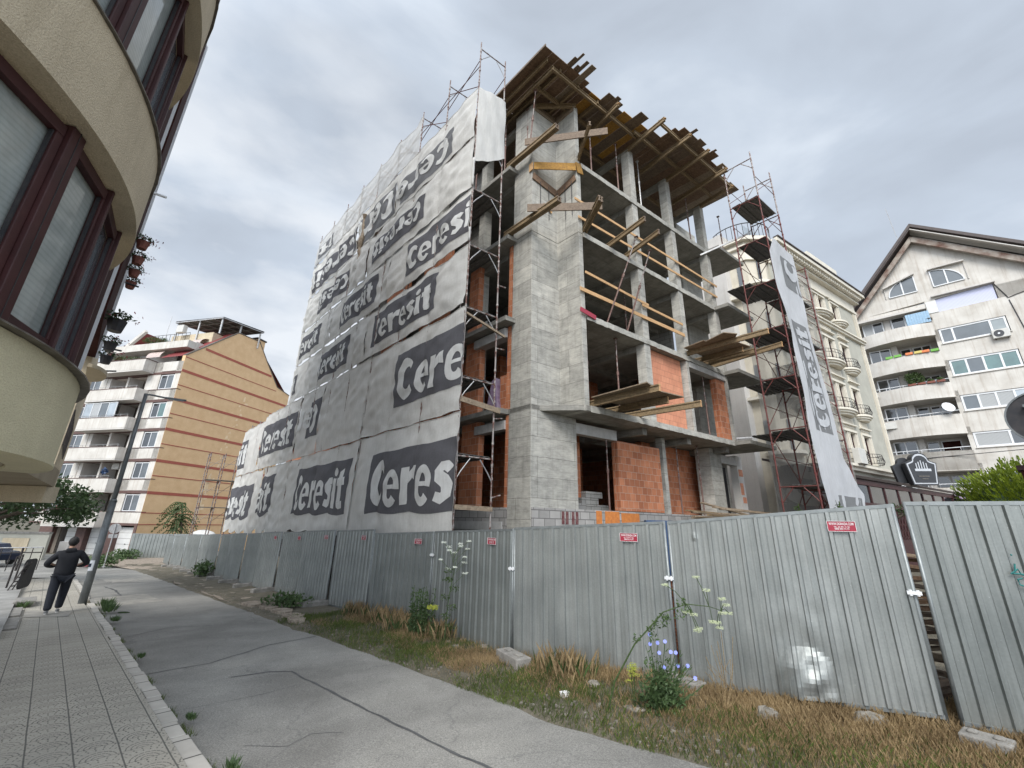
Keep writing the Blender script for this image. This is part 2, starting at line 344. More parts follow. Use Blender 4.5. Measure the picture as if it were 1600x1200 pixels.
def tiles():
    m,t,b,o=newmat('patterned_paving'); uv=coords(t,True); vec=coords(t)
    sx=N(t,'ShaderNodeSeparateXYZ'); dnz=N(t,'ShaderNodeTexNoise'); dnz.inputs['Scale'].default_value=1.3; L(t,vec,dnz.inputs['Vector']); uvd=N(t,'ShaderNodeVectorMath',operation='MULTIPLY_ADD'); uvd.inputs[1].default_value=(.012,.012,0); L(t,dnz.outputs['Color'],uvd.inputs[0]); L(t,uv,uvd.inputs[2]); L(t,uvd.outputs[0],sx.inputs[0]); T=.305
    U=mth(t,'DIVIDE',sx.outputs[0],T); Vv=mth(t,'DIVIDE',sx.outputs[1],T)
    fu=mth(t,'FRACT',U); fv=mth(t,'FRACT',Vv)
    mg=mth(t,'LESS_THAN',mth(t,'MINIMUM',mth(t,'MINIMUM',fu,mth(t,'SUBTRACT',1,fu)),mth(t,'MULTIPLY',mth(t,'MINIMUM',fv,mth(t,'SUBTRACT',1,fv)),.55)),.011)
    # shell rings round the middle of one tile side
    du=mth(t,'SUBTRACT',fu,.0); dv=mth(t,'SUBTRACT',fv,.5)
    r=mth(t,'SQRT',mth(t,'ADD',mth(t,'MULTIPLY',du,du),mth(t,'MULTIPLY',mth(t,'MULTIPLY',dv,dv),1.5)))
    fr=mth(t,'FRACT',mth(t,'MULTIPLY',r,6.4)); ring=mth(t,'MULTIPLY',mth(t,'LESS_THAN',fr,.27),mth(t,'LESS_THAN',r,.62))
    an=mth(t,'ARCTAN2',dv,du); dash=mth(t,'GREATER_THAN',mth(t,'FRACT',mth(t,'MULTIPLY',an,3.3)),.18)
    rays=mth(t,'MULTIPLY',mth(t,'LESS_THAN',mth(t,'FRACT',mth(t,'MULTIPLY',an,4.2)),.2),mth(t,'GREATER_THAN',r,.62))
    rays=mth(t,'MULTIPLY',rays,mth(t,'LESS_THAN',mth(t,'FRACT',mth(t,'MULTIPLY',r,6)),.55))
    pat=mth(t,'MINIMUM',mth(t,'ADD',mth(t,'MULTIPLY',ring,dash),rays),1)
    wear=ramp(t,nz(t,vec,1.3,5),[(.35,(.35,.35,.35)),(.6,(1,1,1))])
    c=ramp(t,nz(t,vec,.9,6),[(.3,(.33,.308,.262)),(.7,(.43,.40,.34))]); c=mixc(t,.4,c,ramp(t,nz(t,vec,70,4),[(.3,(.55,.55,.55)),(.7,(1.3,1.3,1.3))]),'MULTIPLY')
    ptt=mixc(t,1.0,wear,mixc(t,pat,(0,0,0),(1,1,1)),'MULTIPLY')
    c=mixc(t,mth(t,'MULTIPLY',mth(t,'ADD',ptt,0),.92),c,(.07,.065,.06)); c=mixc(t,mth(t,'MULTIPLY',mg,.8),c,(.06,.058,.053))
    L(t,c,b.inputs['Base Color']); b.inputs['Roughness'].default_value=.88
    bump(t,b,mth(t,'MULTIPLY',mth(t,'MAXIMUM',mth(t,'MULTIPLY',pat,.5),mg),-1),.6,.008); return m
MT['tiles']=tiles()
MT['kerb']=brick_mat('kerb_stone',(.50,.48,.43),(.42,.40,.36),(.08,.078,.07),.5,1.0,.012,False)
MT['dirt']=simple('stony_dirt',(.15,.13,.095),(.075,.068,.045),3.5,.95,bst=1,bscale=35,grain=.5,bd=.03)
MT['soil_pale']=simple('pale_rubble_soil',(.34,.29,.23),(.17,.13,.10),6,.95,bst=1,bscale=30,grain=.6,bd=.03)
MT['stone']=simple('pale_stone',(.25,.225,.19),(.12,.11,.09),8,.9,bst=.8,bscale=25,grain=.4,bd=.02)
MT['footblock']=simple('weathered_block',(.29,.275,.25),(.17,.16,.145),7,.92,bst=.6,bscale=60,grain=.3)
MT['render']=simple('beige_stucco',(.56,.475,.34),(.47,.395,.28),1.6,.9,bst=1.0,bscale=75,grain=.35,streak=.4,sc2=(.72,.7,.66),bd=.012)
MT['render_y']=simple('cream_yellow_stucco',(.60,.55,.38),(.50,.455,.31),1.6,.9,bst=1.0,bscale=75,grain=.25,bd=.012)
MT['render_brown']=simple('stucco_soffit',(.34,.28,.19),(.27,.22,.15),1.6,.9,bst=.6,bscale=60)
MT['flash']=simple('zinc_flashing',(.20,.185,.165),(.10,.085,.07),10,.5,.5,bst=.2)
MT['frame_red']=simple('maroon_window_frame',(.058,.020,.020),(.038,.014,.014),3,.5,bst=.05,grain=.05,spec=.3)
MT['maroon']=simple('maroon_panel',(.050,.018,.016),(.032,.012,.011),2,.9,bst=.05,grain=.05,spec=.08)
MT['pvc']=simple('white_pvc',(.72,.73,.74),(.64,.65,.66),4,.35,bst=.02,grain=.04)
MT['white_render']=simple('stained_white_render',(.63,.605,.56),(.49,.46,.415),.9,.9,bst=.4,bscale=40,streak=.5,sc2=(.62,.54,.47),grain=.15)
MT['white_render2']=simple('pale_grey_render',(.60,.57,.53),(.50,.48,.45),.9,.9,bst=.4,bscale=40,streak=.35,sc2=(.7,.66,.62),grain=.15)
MT['cream']=simple('cream_stone_render',(.60,.55,.455),(.48,.44,.36),1.2,.85,bst=.3,bscale=30,streak=.3,sc2=(.75,.72,.66),grain=.12)
MT['cream_l']=simple('light_cream_moulding',(.70,.655,.56),(.60,.56,.475),1.5,.8,bst=.2,grain=.1)
MT['greyrender']=simple('grey_green_render',(.43,.42,.36),(.36,.35,.30),1.5,.9,bst=.4,bscale=60,grain=.2)
MT['orange']=simple('ochre_render',(.76,.525,.30),(.68,.45,.245),1.4,.92,bst=.6,bscale=30,grain=.3)
MT['stripe']=simple('brick_red_band',(.42,.12,.08),(.36,.10,.07),3,.8,bst=.1)
MT['brownband']=simple('brown_band',(.13,.075,.065),(.09,.055,.05),3,.8,bst=.1)
MT['roof']=simple('dark_brown_roof',(.075,.055,.05),(.05,.04,.038),3,.6,bst=.2)
MT['roof_red']=simple('red_metal_roof',(.22,.035,.035),(.16,.03,.03),3,.55,bst=.2)
MT['rust_fascia']=simple('peeling_fascia',(.42,.38,.33),(.14,.07,.05),1.3,.85,bst=.3,grain=.3)
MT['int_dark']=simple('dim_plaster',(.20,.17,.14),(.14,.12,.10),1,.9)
MT['garage']=simple('white_garage_door',(.66,.66,.64),(.58,.58,.57),2,.5,bst=.1)
MT['black_sign']=simple('black_sign_face',(.035,.037,.042),(.025,.027,.03),4,.4,bst=.02)
MT['sign_grey']=simple('sign_silver',(.50,.52,.55),(.42,.44,.47),4,.4,bst=.02)
MT['red_plate']=simple('crimson_plate',(.33,.025,.05),(.28,.02,.04),8,.45,bst=.02)
MT['white_paint']=simple('white_paint',(.78,.76,.76),(.7,.68,.68),8,.5,bst=.02)
MT['teal']=simple('teal_spray_paint',(.012,.13,.125),(.02,.18,.17),9,.6,bst=0)
MT['lamp_grey']=simple('grey_lamp_post',(.20,.215,.22),(.13,.14,.145),5,.55,.4,bst=.1,streak=.3)
MT['orange_paint']=simple('orange_daub',(.62,.22,.05),(.45,.15,.04),9,.8,bst=.3,bscale=25)
MT['maroon_paint']=simple('dark_red_daub',(.11,.02,.025),(.2,.12,.11),9,.8,bst=.3,bscale=25)
MT['foam']=simple('pale_lintel_panel',(.52,.51,.49),(.40,.39,.37),4,.85,bst=.3,streak=.3)
MT['jacket']=simple('navy_jacket',(.010,.011,.016),(.006,.0065,.010),12,.75,bst=.4,bscale=25)
MT['jeans']=simple('dark_jeans',(.016,.019,.028),(.010,.012,.018),14,.85,bst=.4,bscale=60)
MT['skin']=simple('skin',(.50,.30,.21),(.44,.26,.18),12,.55,bst=.05)
MT['hair']=simple('black_hair',(.012,.010,.010),(.02,.017,.016),30,.6,bst=.6,bscale=90)
MT['shoe']=simple('dark_trainer',(.03,.03,.033),(.30,.30,.30),22,.6,bst=.2)
MT['sole']=simple('pale_sole',(.55,.54,.52),None,8,.7)
MT['terracotta']=simple('terracotta_pot',(.24,.085,.06),(.16,.06,.045),8,.8)
MT['green_plastic']=simple('green_plastic',(.16,.42,.06),None,8,.45,bst=0)
MT['orange_plastic']=simple('orange_plastic',(.70,.20,.06),None,8,.45,bst=0)
MT['yellow_plastic']=simple('yellow_plastic',(.62,.50,.14),None,8,.45,bst=0)
MT['purple']=simple('purple_bag',(.20,.12,.22),(.34,.28,.35),6,.6)
MT['blue']=simple('blue_sheet',(.03,.07,.16),(.02,.05,.12),5,.6)
MT['lightblue']=simple('pale_blue_laundry',(.42,.58,.72),(.30,.46,.62),6,.85)
MT['petal_blue']=simple('chicory_petal',(.25,.30,.80),(.32,.36,.85),20,.7,bst=0)
MT['petal_yellow']=simple('yellow_petal',(.42,.44,.06),(.30,.34,.05),20,.7,bst=0)
MT['petal_cream']=simple('cream_petal',(.50,.56,.33),(.62,.66,.46),20,.8,bst=0)
MT['petal_white']=simple('white_petal',(.80,.82,.76),(.68,.72,.6),20,.8,bst=0)
MT['petal_red']=simple('red_petal',(.42,.10,.13),(.3,.05,.07),20,.7,bst=0)
MT['bark']=simple('bark',(.10,.075,.055),(.05,.04,.03),12,.9,bst=1,bscale=25)
MT['aircon']=simple('air_conditioner_shell',(.58,.57,.53),(.5,.49,.46),4,.55,bst=.05)
MT['car_paint']=simple('dark_blue_car_paint',(.02,.028,.05),None,4,.2,.3,bst=0)
MT['tyre']=simple('rubber',(.02,.02,.02),None,8,.85)
def leafm(name,c,c2,tr=.35):
    m,t,b,o=newmat(name); f=nz(t,coords(t),2.2,4); oi=nz(t,coords(t),70,2,.8)
    colr=ramp(t,mth(t,'ADD',mth(t,'MULTIPLY',f,.4),mth(t,'MULTIPLY',oi,.6)),[(.38,tuple(x*.8 for x in c2)),(.5,tuple((x+y)/2 for x,y in zip(c,c2))),(.63,tuple(x*1.15 for x in c))]); L(t,colr,b.inputs['Base Color']); b.inputs['Roughness'].default_value=.6
    tl=N(t,'ShaderNodeBsdfTranslucent'); L(t,colr,tl.inputs[0]); x=N(t,'ShaderNodeMixShader'); x.inputs[0].default_value=tr
    L(t,b.outputs[0],x.inputs[1]); L(t,tl.outputs[0],x.inputs[2]); L(t,x.outputs[0],o.inputs[0]); return m
MT['leaf']=leafm('dark_leaf',(.055,.095,.030),(.025,.048,.018))
MT['leaf_mid']=leafm('mid_leaf',(.085,.135,.035),(.045,.08,.025))
MT['leaf_weed']=leafm('weed_leaf',(.11,.17,.06),(.05,.09,.035))
MT['leaf_thuja']=leafm('yellow_green_thuja',(.30,.37,.03),(.06,.11,.016))
MT['leaf_palm']=leafm('ailanthus_leaf',(.10,.15,.05),(.05,.08,.03))
MT['grass']=leafm('green_grass',(.15,.19,.045),(.07,.105,.028),.4)
MT['drygrass']=leafm('dry_grass',(.46,.345,.19),(.27,.185,.095),.4)
def glass(name,c,rough=.06,sp=.9):
    m,t,b,o=newmat(name); f=nz(t,coords(t),.8,3); L(t,ramp(t,f,[(.3,tuple(x*.6 for x in c)),(.7,c)]),b.inputs['Base Color'])
    b.inputs['Roughness'].default_value=rough; b.inputs['Specular IOR Level'].default_value=sp; b.inputs['IOR'].default_value=1.6; return m
MT['glass_dark']=glass('dark_window_glass',(.030,.034,.038))
MT['glass_grey']=glass('grey_window_glass',(.10,.115,.125))
MT['glass_green']=glass('green_window_glass',(.10,.19,.18))
MT['glass_pane']=glass('blind_behind_glass',(.22,.25,.245),.05,1.2)
MT['glass_sky']=glass('window_glass_sky_tint',(.38,.43,.47),.05,1.2)  # pale sky reflection is put into the base colour, nothing hangs behind
MT['glass_smoke']=glass('canopy_glazing',(.05,.055,.06),.04,1.0)
def curtainm(name,c,per=14,dk=.6):
    m,t,b,o=newmat(name); w=N(t,'ShaderNodeTexWave',wave_type='BANDS',bands_direction='X'); w.inputs['Scale'].default_value=per/6.28; w.inputs['Distortion'].default_value=.8; L(t,coords(t,True),w.inputs['Vector'])
    L(t,ramp(t,w.outputs['Fac'],[(0,tuple(x*dk for x in c)),(.7,c)]),b.inputs['Base Color']); b.inputs['Roughness'].default_value=.35; return m
MT['curtain']=curtainm('net_curtain',(.42,.43,.43),30)
MT['lilac']=curtainm('lilac_sheeting',(.56,.58,.76),26,.72)
MT['awning']=curtainm('red_white_awning',(.62,.50,.45),40,.5)
MT['blind']=None
def blindm():
    m,t,b,o=newmat('vertical_blind'); w=N(t,'ShaderNodeTexWave',wave_type='BANDS',bands_direction='Y'); w.inputs['Scale'].default_value=38/6.28; w.inputs['Distortion'].default_value=.2; L(t,coords(t,True),w.inputs['Vector'])
    c=ramp(t,w.outputs['Fac'],[(0,(.285,.31,.295)),(.5,(.32,.345,.33))]); c=mixc(t,.6,c,ramp(t,nz(t,coords(t,scale=(1.2,1.2,.6)),1.3,5,.6,1.2),[(.38,(.72,.74,.75)),(.62,(1.25,1.27,1.28))]),'MULTIPLY')
    L(t,c,b.inputs['Base Color']); b.inputs['Roughness'].default_value=.07; b.inputs['Specular IOR Level'].default_value=.9; return m
MT['blind']=blindm()
def mirrorish():
    m,t,b,o=newmat('sky_reflecting_glass'); b.inputs['Base Color'].default_value=(.62,.68,.74,1); b.inputs['Metallic'].default_value=.85; b.inputs['Roughness'].default_value=.06; return m
MT['glass_mirror']=mirrorish()
# ================================================================ ground, road, pavement
def drape(name,mat,rows,dz=0,kind='structure',n=6):
    """rows: list of (s,t0,t1); strip draped on the ground"""
    mb=MB(); pts=[]
    for s_,a,b in rows: pts.append([S(s_,a+(b-a)*i/n,dz) for i in range(n+1)])
    v=[p for r_ in pts for p in r_]; f=[]
    for i in range(len(rows)-1):
        for j in range(n): f.append((i*(n+1)+j,i*(n+1)+j+1,(i+1)*(n+1)+j+1,(i+1)*(n+1)+j))
    mb.add(v,f); o=mb.build(name,mat,org=(0,0,0),recalc=False); 
    if kind: o['kind']=kind
    return o
def interp(rows,step=1.0):
    out=[]
    for (s0,a0,b0),(s1,a1,b1) in zip(rows,rows[1:]):
        k=max(1,int(abs(s1-s0)/step))
        out+=[(s0+(s1-s0)*i/k,a0+(a1-a0)*i/k,b0+(b1-b0)*i/k) for i in range(k)]
    return out+[rows[-1]]
# base ground sheet reaching far away
mb=MB(); xs=[-900,-300,-120,-80]+list(range(-60,61,4))+[80,120,300,900]; n=len(xs)
v=[]
for y in xs:
    for x in xs:
        z=g(x,y)
        r_=-.714*x+.700*y
        if r_<-20: z=g(14.28,-14)+0
        v.append((x,y,z-.10))
mb.add(v,[(j*n+i,j*n+i+1,(j+1)*n+i+1,(j+1)*n+i) for j in range(n-1) for i in range(n-1)])
o=mb.build('ground',MT['dirt'],org=(0,0,0),recalc=False); o['kind']='structure'
RZ=-.055
def edge_r(s): return 4.30+max(0,3.6-s)*.10+.10*noise.noise(Vector((s*.5,3,0)))+.05*noise.noise(Vector((s*2.2,7,0)))
rr=[(-12,1.42,6.2),(-2,1.42,5.0),(2,1.42,4.62),(4,1.42,4.4),(9.6,1.42,4.3),(18,1.40,4.27),(25,1.45,4.3),(28,1.45,4.6),(33,1.3,5.6),(38,-2,7.5),(45,-9,9),(60,-22,16)]
rr=[(s,a,b+(.10*noise.noise(Vector((s*.9,3,0)))+.05*noise.noise(Vector((s*3.2,7,0))) if s<30 else 0)) for s,a,b in interp(rr,.35)]
drape('road',MT['asphalt'],rr,RZ)
# verge slope (dirt with dry and green grass on it)
vr=[]
for s in np.arange(-4,45,.35): vr.append((s,edge_r(s)-.15,9.5))
mb=MB(); v=[];f=[];n=22
for i,(s,a,b) in enumerate(vr):
    for j in range(n+1):
        k=j/n; t=a+(b-a)*k**1.5
        h=-.09+min(1,(t-a)/.35)*.085+.05*noise.noise(Vector((s*1.3,t*1.7,0)))*min(1,(t-a)/.5)+.02*noise.noise(Vector((s*5,t*5,2)))
        v.append(S(s,t,h))
for i in range(len(vr)-1):
    for j in range(n): f.append((i*(n+1)+j,i*(n+1)+j+1,(i+1)*(n+1)+j+1,(i+1)*(n+1)+j))
mb.add(v,f); o=mb.build('verge',MT['dirt'],org=(0,0,0),recalc=False,smooth=True); o['kind']='structure'
def blob_patch(name,mat,pts,dz,kind='structure',sub=1,jit=.0):
    """polygon in (s,t) laid on the ground"""
    mb=MB(); P=[]
    m=len(pts)
    for i in range(m):
        a=pts[i]; b=pts[(i+1)%m]
        for k in range(sub):
            q=k/sub; s=a[0]+(b[0]-a[0])*q; t=a[1]+(b[1]-a[1])*q
            P.append((s+random.uniform(-jit,jit),t+random.uniform(-jit,jit)))
    cs=sum(p[0] for p in P)/len(P); ct=sum(p[1] for p in P)/len(P)
    v=[S(cs,ct,dz)]; f=[]; m=len(P)
    for k in (.5,1.0):
        v+=[S(cs+(p[0]-cs)*k,ct+(p[1]-ct)*k,dz) for p in P]
    for i in range(m):
        j=(i+1)%m; f+=[(0,1+i,1+j),(1+i,1+m+i,1+m+j,1+j)]
    mb.add(v,f); o=mb.build(name,mat,org=(0,0,0),recalc=False); 
    if kind: o['kind']=kind
    return o
def seam(name,pts,w,mat='seam'):
    P=[]
    for (a,b) in zip(pts,pts[1:]):
        k=max(2,int(math.dist(a,b)/.12)); P+=[(a[0]+(b[0]-a[0])*i/k,a[1]+(b[1]-a[1])*i/k) for i in range(k)]
    P.append(pts[-1]); P=[(s+.035*noise.noise(Vector((s*2.5,t*2.5,0))),t+.035*noise.noise(Vector((s*2.5,t*2.5,9)))) for s,t in P]
    v=[];f=[]
    for i,p in enumerate(P):
        q=P[min(i+1,len(P)-1)]; r_=P[max(i-1,0)]; d=(q[0]-r_[0],q[1]-r_[1]); l_=math.hypot(*d)+1e-9; nn=(-d[1]/l_,d[0]/l_)
        ww=w*(.7+.7*random.random())
        v+=[S(p[0]+nn[0]*ww,p[1]+nn[1]*ww,RZ+.004),S(p[0]-nn[0]*ww,p[1]-nn[1]*ww,RZ+.004)]
        if i: k=2*i; f.append((k-2,k-1,k+1,k))
    o=MB().add(v,f).build(name,MT[mat],org=(0,0,0),recalc=False); o['kind']='structure'
seam('road_seam',[(7.87,2.3),(7.75,2.8),(7.51,3.02),(6.14,3.04),(4.6,3.08),(3.62,3.11),(3.08,3.16),(1.5,3.3),(-1,3.4)],.016)
seam('road_seam',[(8.97,1.45),(8.96,2.3),(9.3,2.9),(9.57,3.35),(9.65,4.25)],.013)
seam('road_crack',[(26,2.1),(24,2.3),(21.5,2.25)],.035)
seam('road_crack',[(6.9,1.5),(6.75,2.3),(6.8,2.9)],.003)
seam('road_crack',[(5.3,1.8),(5.0,2.1),(5.1,2.35),(4.9,2.6)],.003)
seam('road_crack',[(12.5,1.6),(13.1,2.4),(12.6,3.1)],.012)
blob_patch('road_patch',MT['patch'],[(34.3,2.6),(35.0,6.2),(28.6,5.6),(26.9,3.6),(29,2.2)],RZ+.004,sub=6,jit=.25)
blob_patch('road_patch',MT['patch'],[(21.3,1.5),(21.6,2.9),(18.7,3.0),(18.2,1.5)],RZ+.003,sub=4,jit=.08)
blob_patch('dirt_patch',MT['soil_pale'],[(56,2.5),(50,8.5),(31,9.0),(16,6.9),(14.5,4.5),(20,4.36),(26,4.4),(31,5.4),(38,5.0),(46,3.2)],-.02,sub=6,jit=.12)
# pavement with kerb
drape('pavement',MT['tiles'],interp([(-12,-14,1.30),(18.6,-14,1.27)],1.0),.020)
drape('pavement_far',MT['tiles'],interp([(18.6,-14,1.22),(30,-10,1.3),(33,-9,1.1)],1.0),.004)
mb=MB(); s=-11.0
while s<31:
    l_=random.uniform(.48,.54) if s<19 else random.uniform(.4,.9)
    dz=random.uniform(-.012,.012); sk=random.uniform(-.015,.015); w=.155
    t0=1.285+sk; 
    q=[S(s+.006,t0,dz),S(s+l_-.008,t0,dz),S(s+l_-.008,t0+w,dz),S(s+.006,t0+w,dz)]
    lo=[p-Vector((0,0,.25)) for p in q]; hi=[p+Vector((0,0,.008)) for p in q]
    if not (19<s<20.5): mb.box8(lo+hi)
    s+=l_
o=mb.build('kerb',MT['kerb'],org=(0,0,0),bevel=.012); o['kind']='structure'
blob_patch('manhole_slab',MT['patch'],[(18.5,.03),(17.15,.9),(16.2,.8),(16.9,.0)],.03,sub=1)
# raised terrace beside the building
mb=MB(); q=[(13.6,-.22),(33,-.30),(33,-9),(13.6,-9)]
mb.box8([S(a,b,-.05) for a,b in q]+[S(a,b,.10 if a<14 else .14) for a,b in q])
o=mb.build('terrace',MT['concrete_slab'],org=(0,0,0)); o['kind']='structure'
# ================================================================ stones and litter on the verge
def stone(s,t,r,label,mat='stone',sc=(1,1,.6),dz=0,name='stone',cat='stone',group=None):
    p=S(s,t,dz); mb=MB(); mb.sphere((p.x,p.y,p.z+r*sc[2]*.45),r,9,6,sc,.16)
    o=mb.build(name,MT[mat],org=p,smooth=False); return tag(o,label,cat,group)
stone(2.9,5.02,.085,'pale flat concrete chunk lying at the road edge in front of the blue-flowered plant',sc=(1.5,1.0,.35))
stone(3.25,4.85,.04,'small white crumb of rubble at the asphalt edge beside the flat concrete chunk',sc=(1.2,1,.6))
stone(1.75,5.75,.10,'rounded dark-grey rock in the dry grass under the dented hoarding panel',sc=(1.3,1,.8))
stone(.95,6.35,.12,'pale rock half buried under the lower rail of the dented panel',sc=(1.5,1,.6))
stone(.15,6.55,.08,'pale stone on the dry grass left of the twin concrete foot block',sc=(1.6,1,.5))
stone(-.75,7.05,.2,'large white boulder of rubble right of the twin concrete foot block',sc=(1.5,.9,.5))
stone(-1.1,6.7,.2,'brownish rubble lump at the bottom right corner of the verge',sc=(1.4,1,.6))
for i,(s,t) in enumerate([(7.0,5.6),(6.6,5.45),(6.2,5.75),(5.6,5.7),(8.9,5.5),(3.7,5.4)]):
    stone(s,t,.04+.012*(i%3),'pale fist-sized stone lying under the lower edge of the hoarding',group='pale stones under the hoarding',sc=(1.3,1,.7))
slabs=[(15.0,4.6,.42),(13.9,4.75,.38),(12.9,4.72,.42),(11.9,4.62,.36),(11.35,4.5,.30)]
for i,(s,t,r) in enumerate(slabs):
    mb=MB(); P=[(s+r*1.3*math.cos(a)*random.uniform(.7,1.1),t+r*.62*math.sin(a)*random.uniform(.7,1.1)) for a in [2*math.pi*k/7 for k in range(7)]]
    b0=[S(a,b,-.02) for a,b in P]; b1=[S(a,b,.05+.03*random.random()) for a,b in P]; m=7
    mb.add(b0+b1,[(k,(k+1)%m,m+(k+1)%m,m+k) for k in range(m)]+[tuple(range(m))[::-1],tuple(range(m,2*m))])
    o=mb.build('broken_slab',MT['soil_pale'],bevel=.01); tag(o,'flat broken concrete slab at the road edge beyond the weeds','concrete slab','broken slabs at the road edge')
mb=MB(); p=S(3.75,4.85,0.0); mb.box((p.x,p.y,p.z+.02),.10,.07,.05,.5); tag(mb.build('litter_scrap',MT['white_paint']),'crumpled white scrap of litter by the asphalt edge','litter')
p=S(16.5,1.9,RZ); mb=MB(); mb.sphere((p.x,p.y,p.z+.015),.12,8,5,(1.3,.5,.16),.2); tag(mb.build('fallen_leaf',MT['leaf']),'dark scrap lying on the asphalt near the kerb','litter')
# ================================================================ metal hoarding
def corrug(mb,p0,p1,z0a,z0b,z1a,z1b,per=.2,dep=.032,dent=None,flip=1):
    """trapezoid ribbed sheet between p0 and p1 (xy), bottom z0a/z0b, top z1a/z1b"""
    p0=Vector(p0).to_2d(); p1=Vector(p1).to_2d(); Lh=(p1-p0).length; d=(p1-p0)/Lh; nn=Vector((d.y,-d.x))*flip
    xs=[]; x=0; i=0
    prof=[(0,0),(.30,0),(.315,.14),(.345,.14),(.36,0),(.66,0),(.72,1),(.90,1),(.96,0),(1.0,0)]
    k=max(1,round(Lh/per)); per=Lh/k
    for c in range(k):
        for (u,h) in prof[:-1]: xs.append(((c+u)*per,h*dep))
    xs.append((Lh,0)); nz_=46 if dent else 4; rows=[]
    if dent: xs=[(xs[i][0]+(xs[i+1][0]-xs[i][0])*q_/3,xs[i][1]+(xs[i+1][1]-xs[i][1])*q_/3) for i in range(len(xs)-1) for q_ in range(3)]+[xs[-1]]
    for j in range(nz_+1):
        q=j/nz_; row=[]
        for (x,h) in xs:
            f=x/Lh; z0=z0a+(z0b-z0a)*f; z1=z1a+(z1b-z1a)*f; z=z0+(z1-z0)*q
            off=h+.006*noise.noise(Vector((x*1.1,z*1.2,p0.x)))
            if dent:
                for (dx,dq,rx,rz,am) in dent:
                    e_=((x-dx)/rx)**2+((q-dq)/rz)**2
                    if e_<1: off+=am*(1-e_)**1.5*(1+.4*noise.noise(Vector((x*5,q*8,4))))+ (.035*noise.noise(Vector((x*7,q*12,1)))*(1-e_)**.5 if abs(am)>.06 else 0)
            P=p0+d*x+nn*off; row.append((P.x,P.y,z))
        rows.append(row)
    m=len(xs); mb.add([p for r_ in rows for p in r_],[(j*m+i,j*m+i+1,(j+1)*m+i+1,(j+1)*m+i) for j in range(nz_) for i in range(m-1)])
def panel(p0,p1,zb0,zb1,zt0,zt1,label,dent=None,sign=True,lean=0,rib=.2):
    c=((p0[0]+p1[0])/2,(p0[1]+p1[1])/2,min(zb0,zb1)); root=empty('hoarding_panel',c,label,'hoarding panel','metal hoarding panels along the street')
    mb=MB(); corrug(mb,p0,p1,zb0+.02,zb1+.02,zt0-.02,zt1-.02,per=rib,dent=dent); mb.build('corrugated_sheet',MT['galv'],root,recalc=False,smooth=False)
    P0=Vector((p0[0],p0[1],0)); P1=Vector((p1[0],p1[1],0)); d=(P1-P0).normalized(); nn=Vector((d.y,-d.x,0))
    z=lambda p,h:Vector((p.x,p.y,h)); o_=nn*-.012
    mb=MB(); 
    mb.beam(z(P0+o_,zt0),z(P1+o_,zt1),.045,.04); mb.build('top_rail',MT['galv_tube'],root)
    mb=MB(); mb.beam(z(P0+o_,zb0),z(P1+o_,zb1),.04,.04); mb.build('bottom_rail',MT['galv_tube'],root)
    for P,za,zb in ((P0,zb0,zt0),(P1,zb1,zt1)):
        mb=MB(); mb.tube(z(P+o_,za-.16),z(P+o_,zb+.02),.021,8); mb.build('post',MT['galv_tube'],root,smooth=True)
    if sign:
        # crimson plate near the upper right corner
        w,h=.27,.115; f=.80; Pc=P0+(P1-P0)*f; zc=zt0+(zt1-zt0)*f-.19; cc=z(Pc,zc)+nn*.043
        mb=MB(); mb.beam(cc-d*w/2,cc+d*w/2,.004,h); sp=mb.build('sign_plate',MT['red_plate'],root)
        mb=MB()
        for a,b in(((-w/2,h/2),(w/2,h/2)),((-w/2,-h/2),(w/2,-h/2)),((-w/2,-h/2),(-w/2,h/2)),((w/2,-h/2),(w/2,h/2))):
            A=cc+d*a[0]+Vector((0,0,a[1]))+nn*.004; B=cc+d*b[0]+Vector((0,0,b[1]))+nn*.004; mb.beam(A,B,.004,.006,nn)
        mb.build('sign_border',MT['white_paint'],sp)
        if (Pc.length<16):
            for txt,hh,zz,ww in (('WWW.DORADA.COM',.030,.012,.235),('TEL. 02 971 71 98',.016,-.016,.15),('0888 800 74 72',.016,-.038,.14)):
                text_on(txt,cc+nn*.004+Vector((0,0,zz)),d,ww,hh,MT['white_paint'],sp,'sign_lettering',thick=.0)
    return root
_tcache={}
def _el(cx,cy,rx,ry,a0,a1,n): return [(cx+rx*math.cos(R(a0+(a1-a0)*i/n)),cy+ry*math.sin(R(a0+(a1-a0)*i/n))) for i in range(n+1)]
def _strip(path,w):
    q=[]
    for (x0,y0,w0),(x1,y1,w1) in zip(path,path[1:]):
        dx,dy=x1-x0,y1-y0; l_=math.hypot(dx,dy); nx,ny=-dy/l_,dx/l_; q.append([(x0+nx*w0,y0+ny*w0),(x0-nx*w0,y0-ny*w0),(x1-nx*w1,y1-ny*w1),(x1+nx*w1,y1+ny*w1)])
    return q
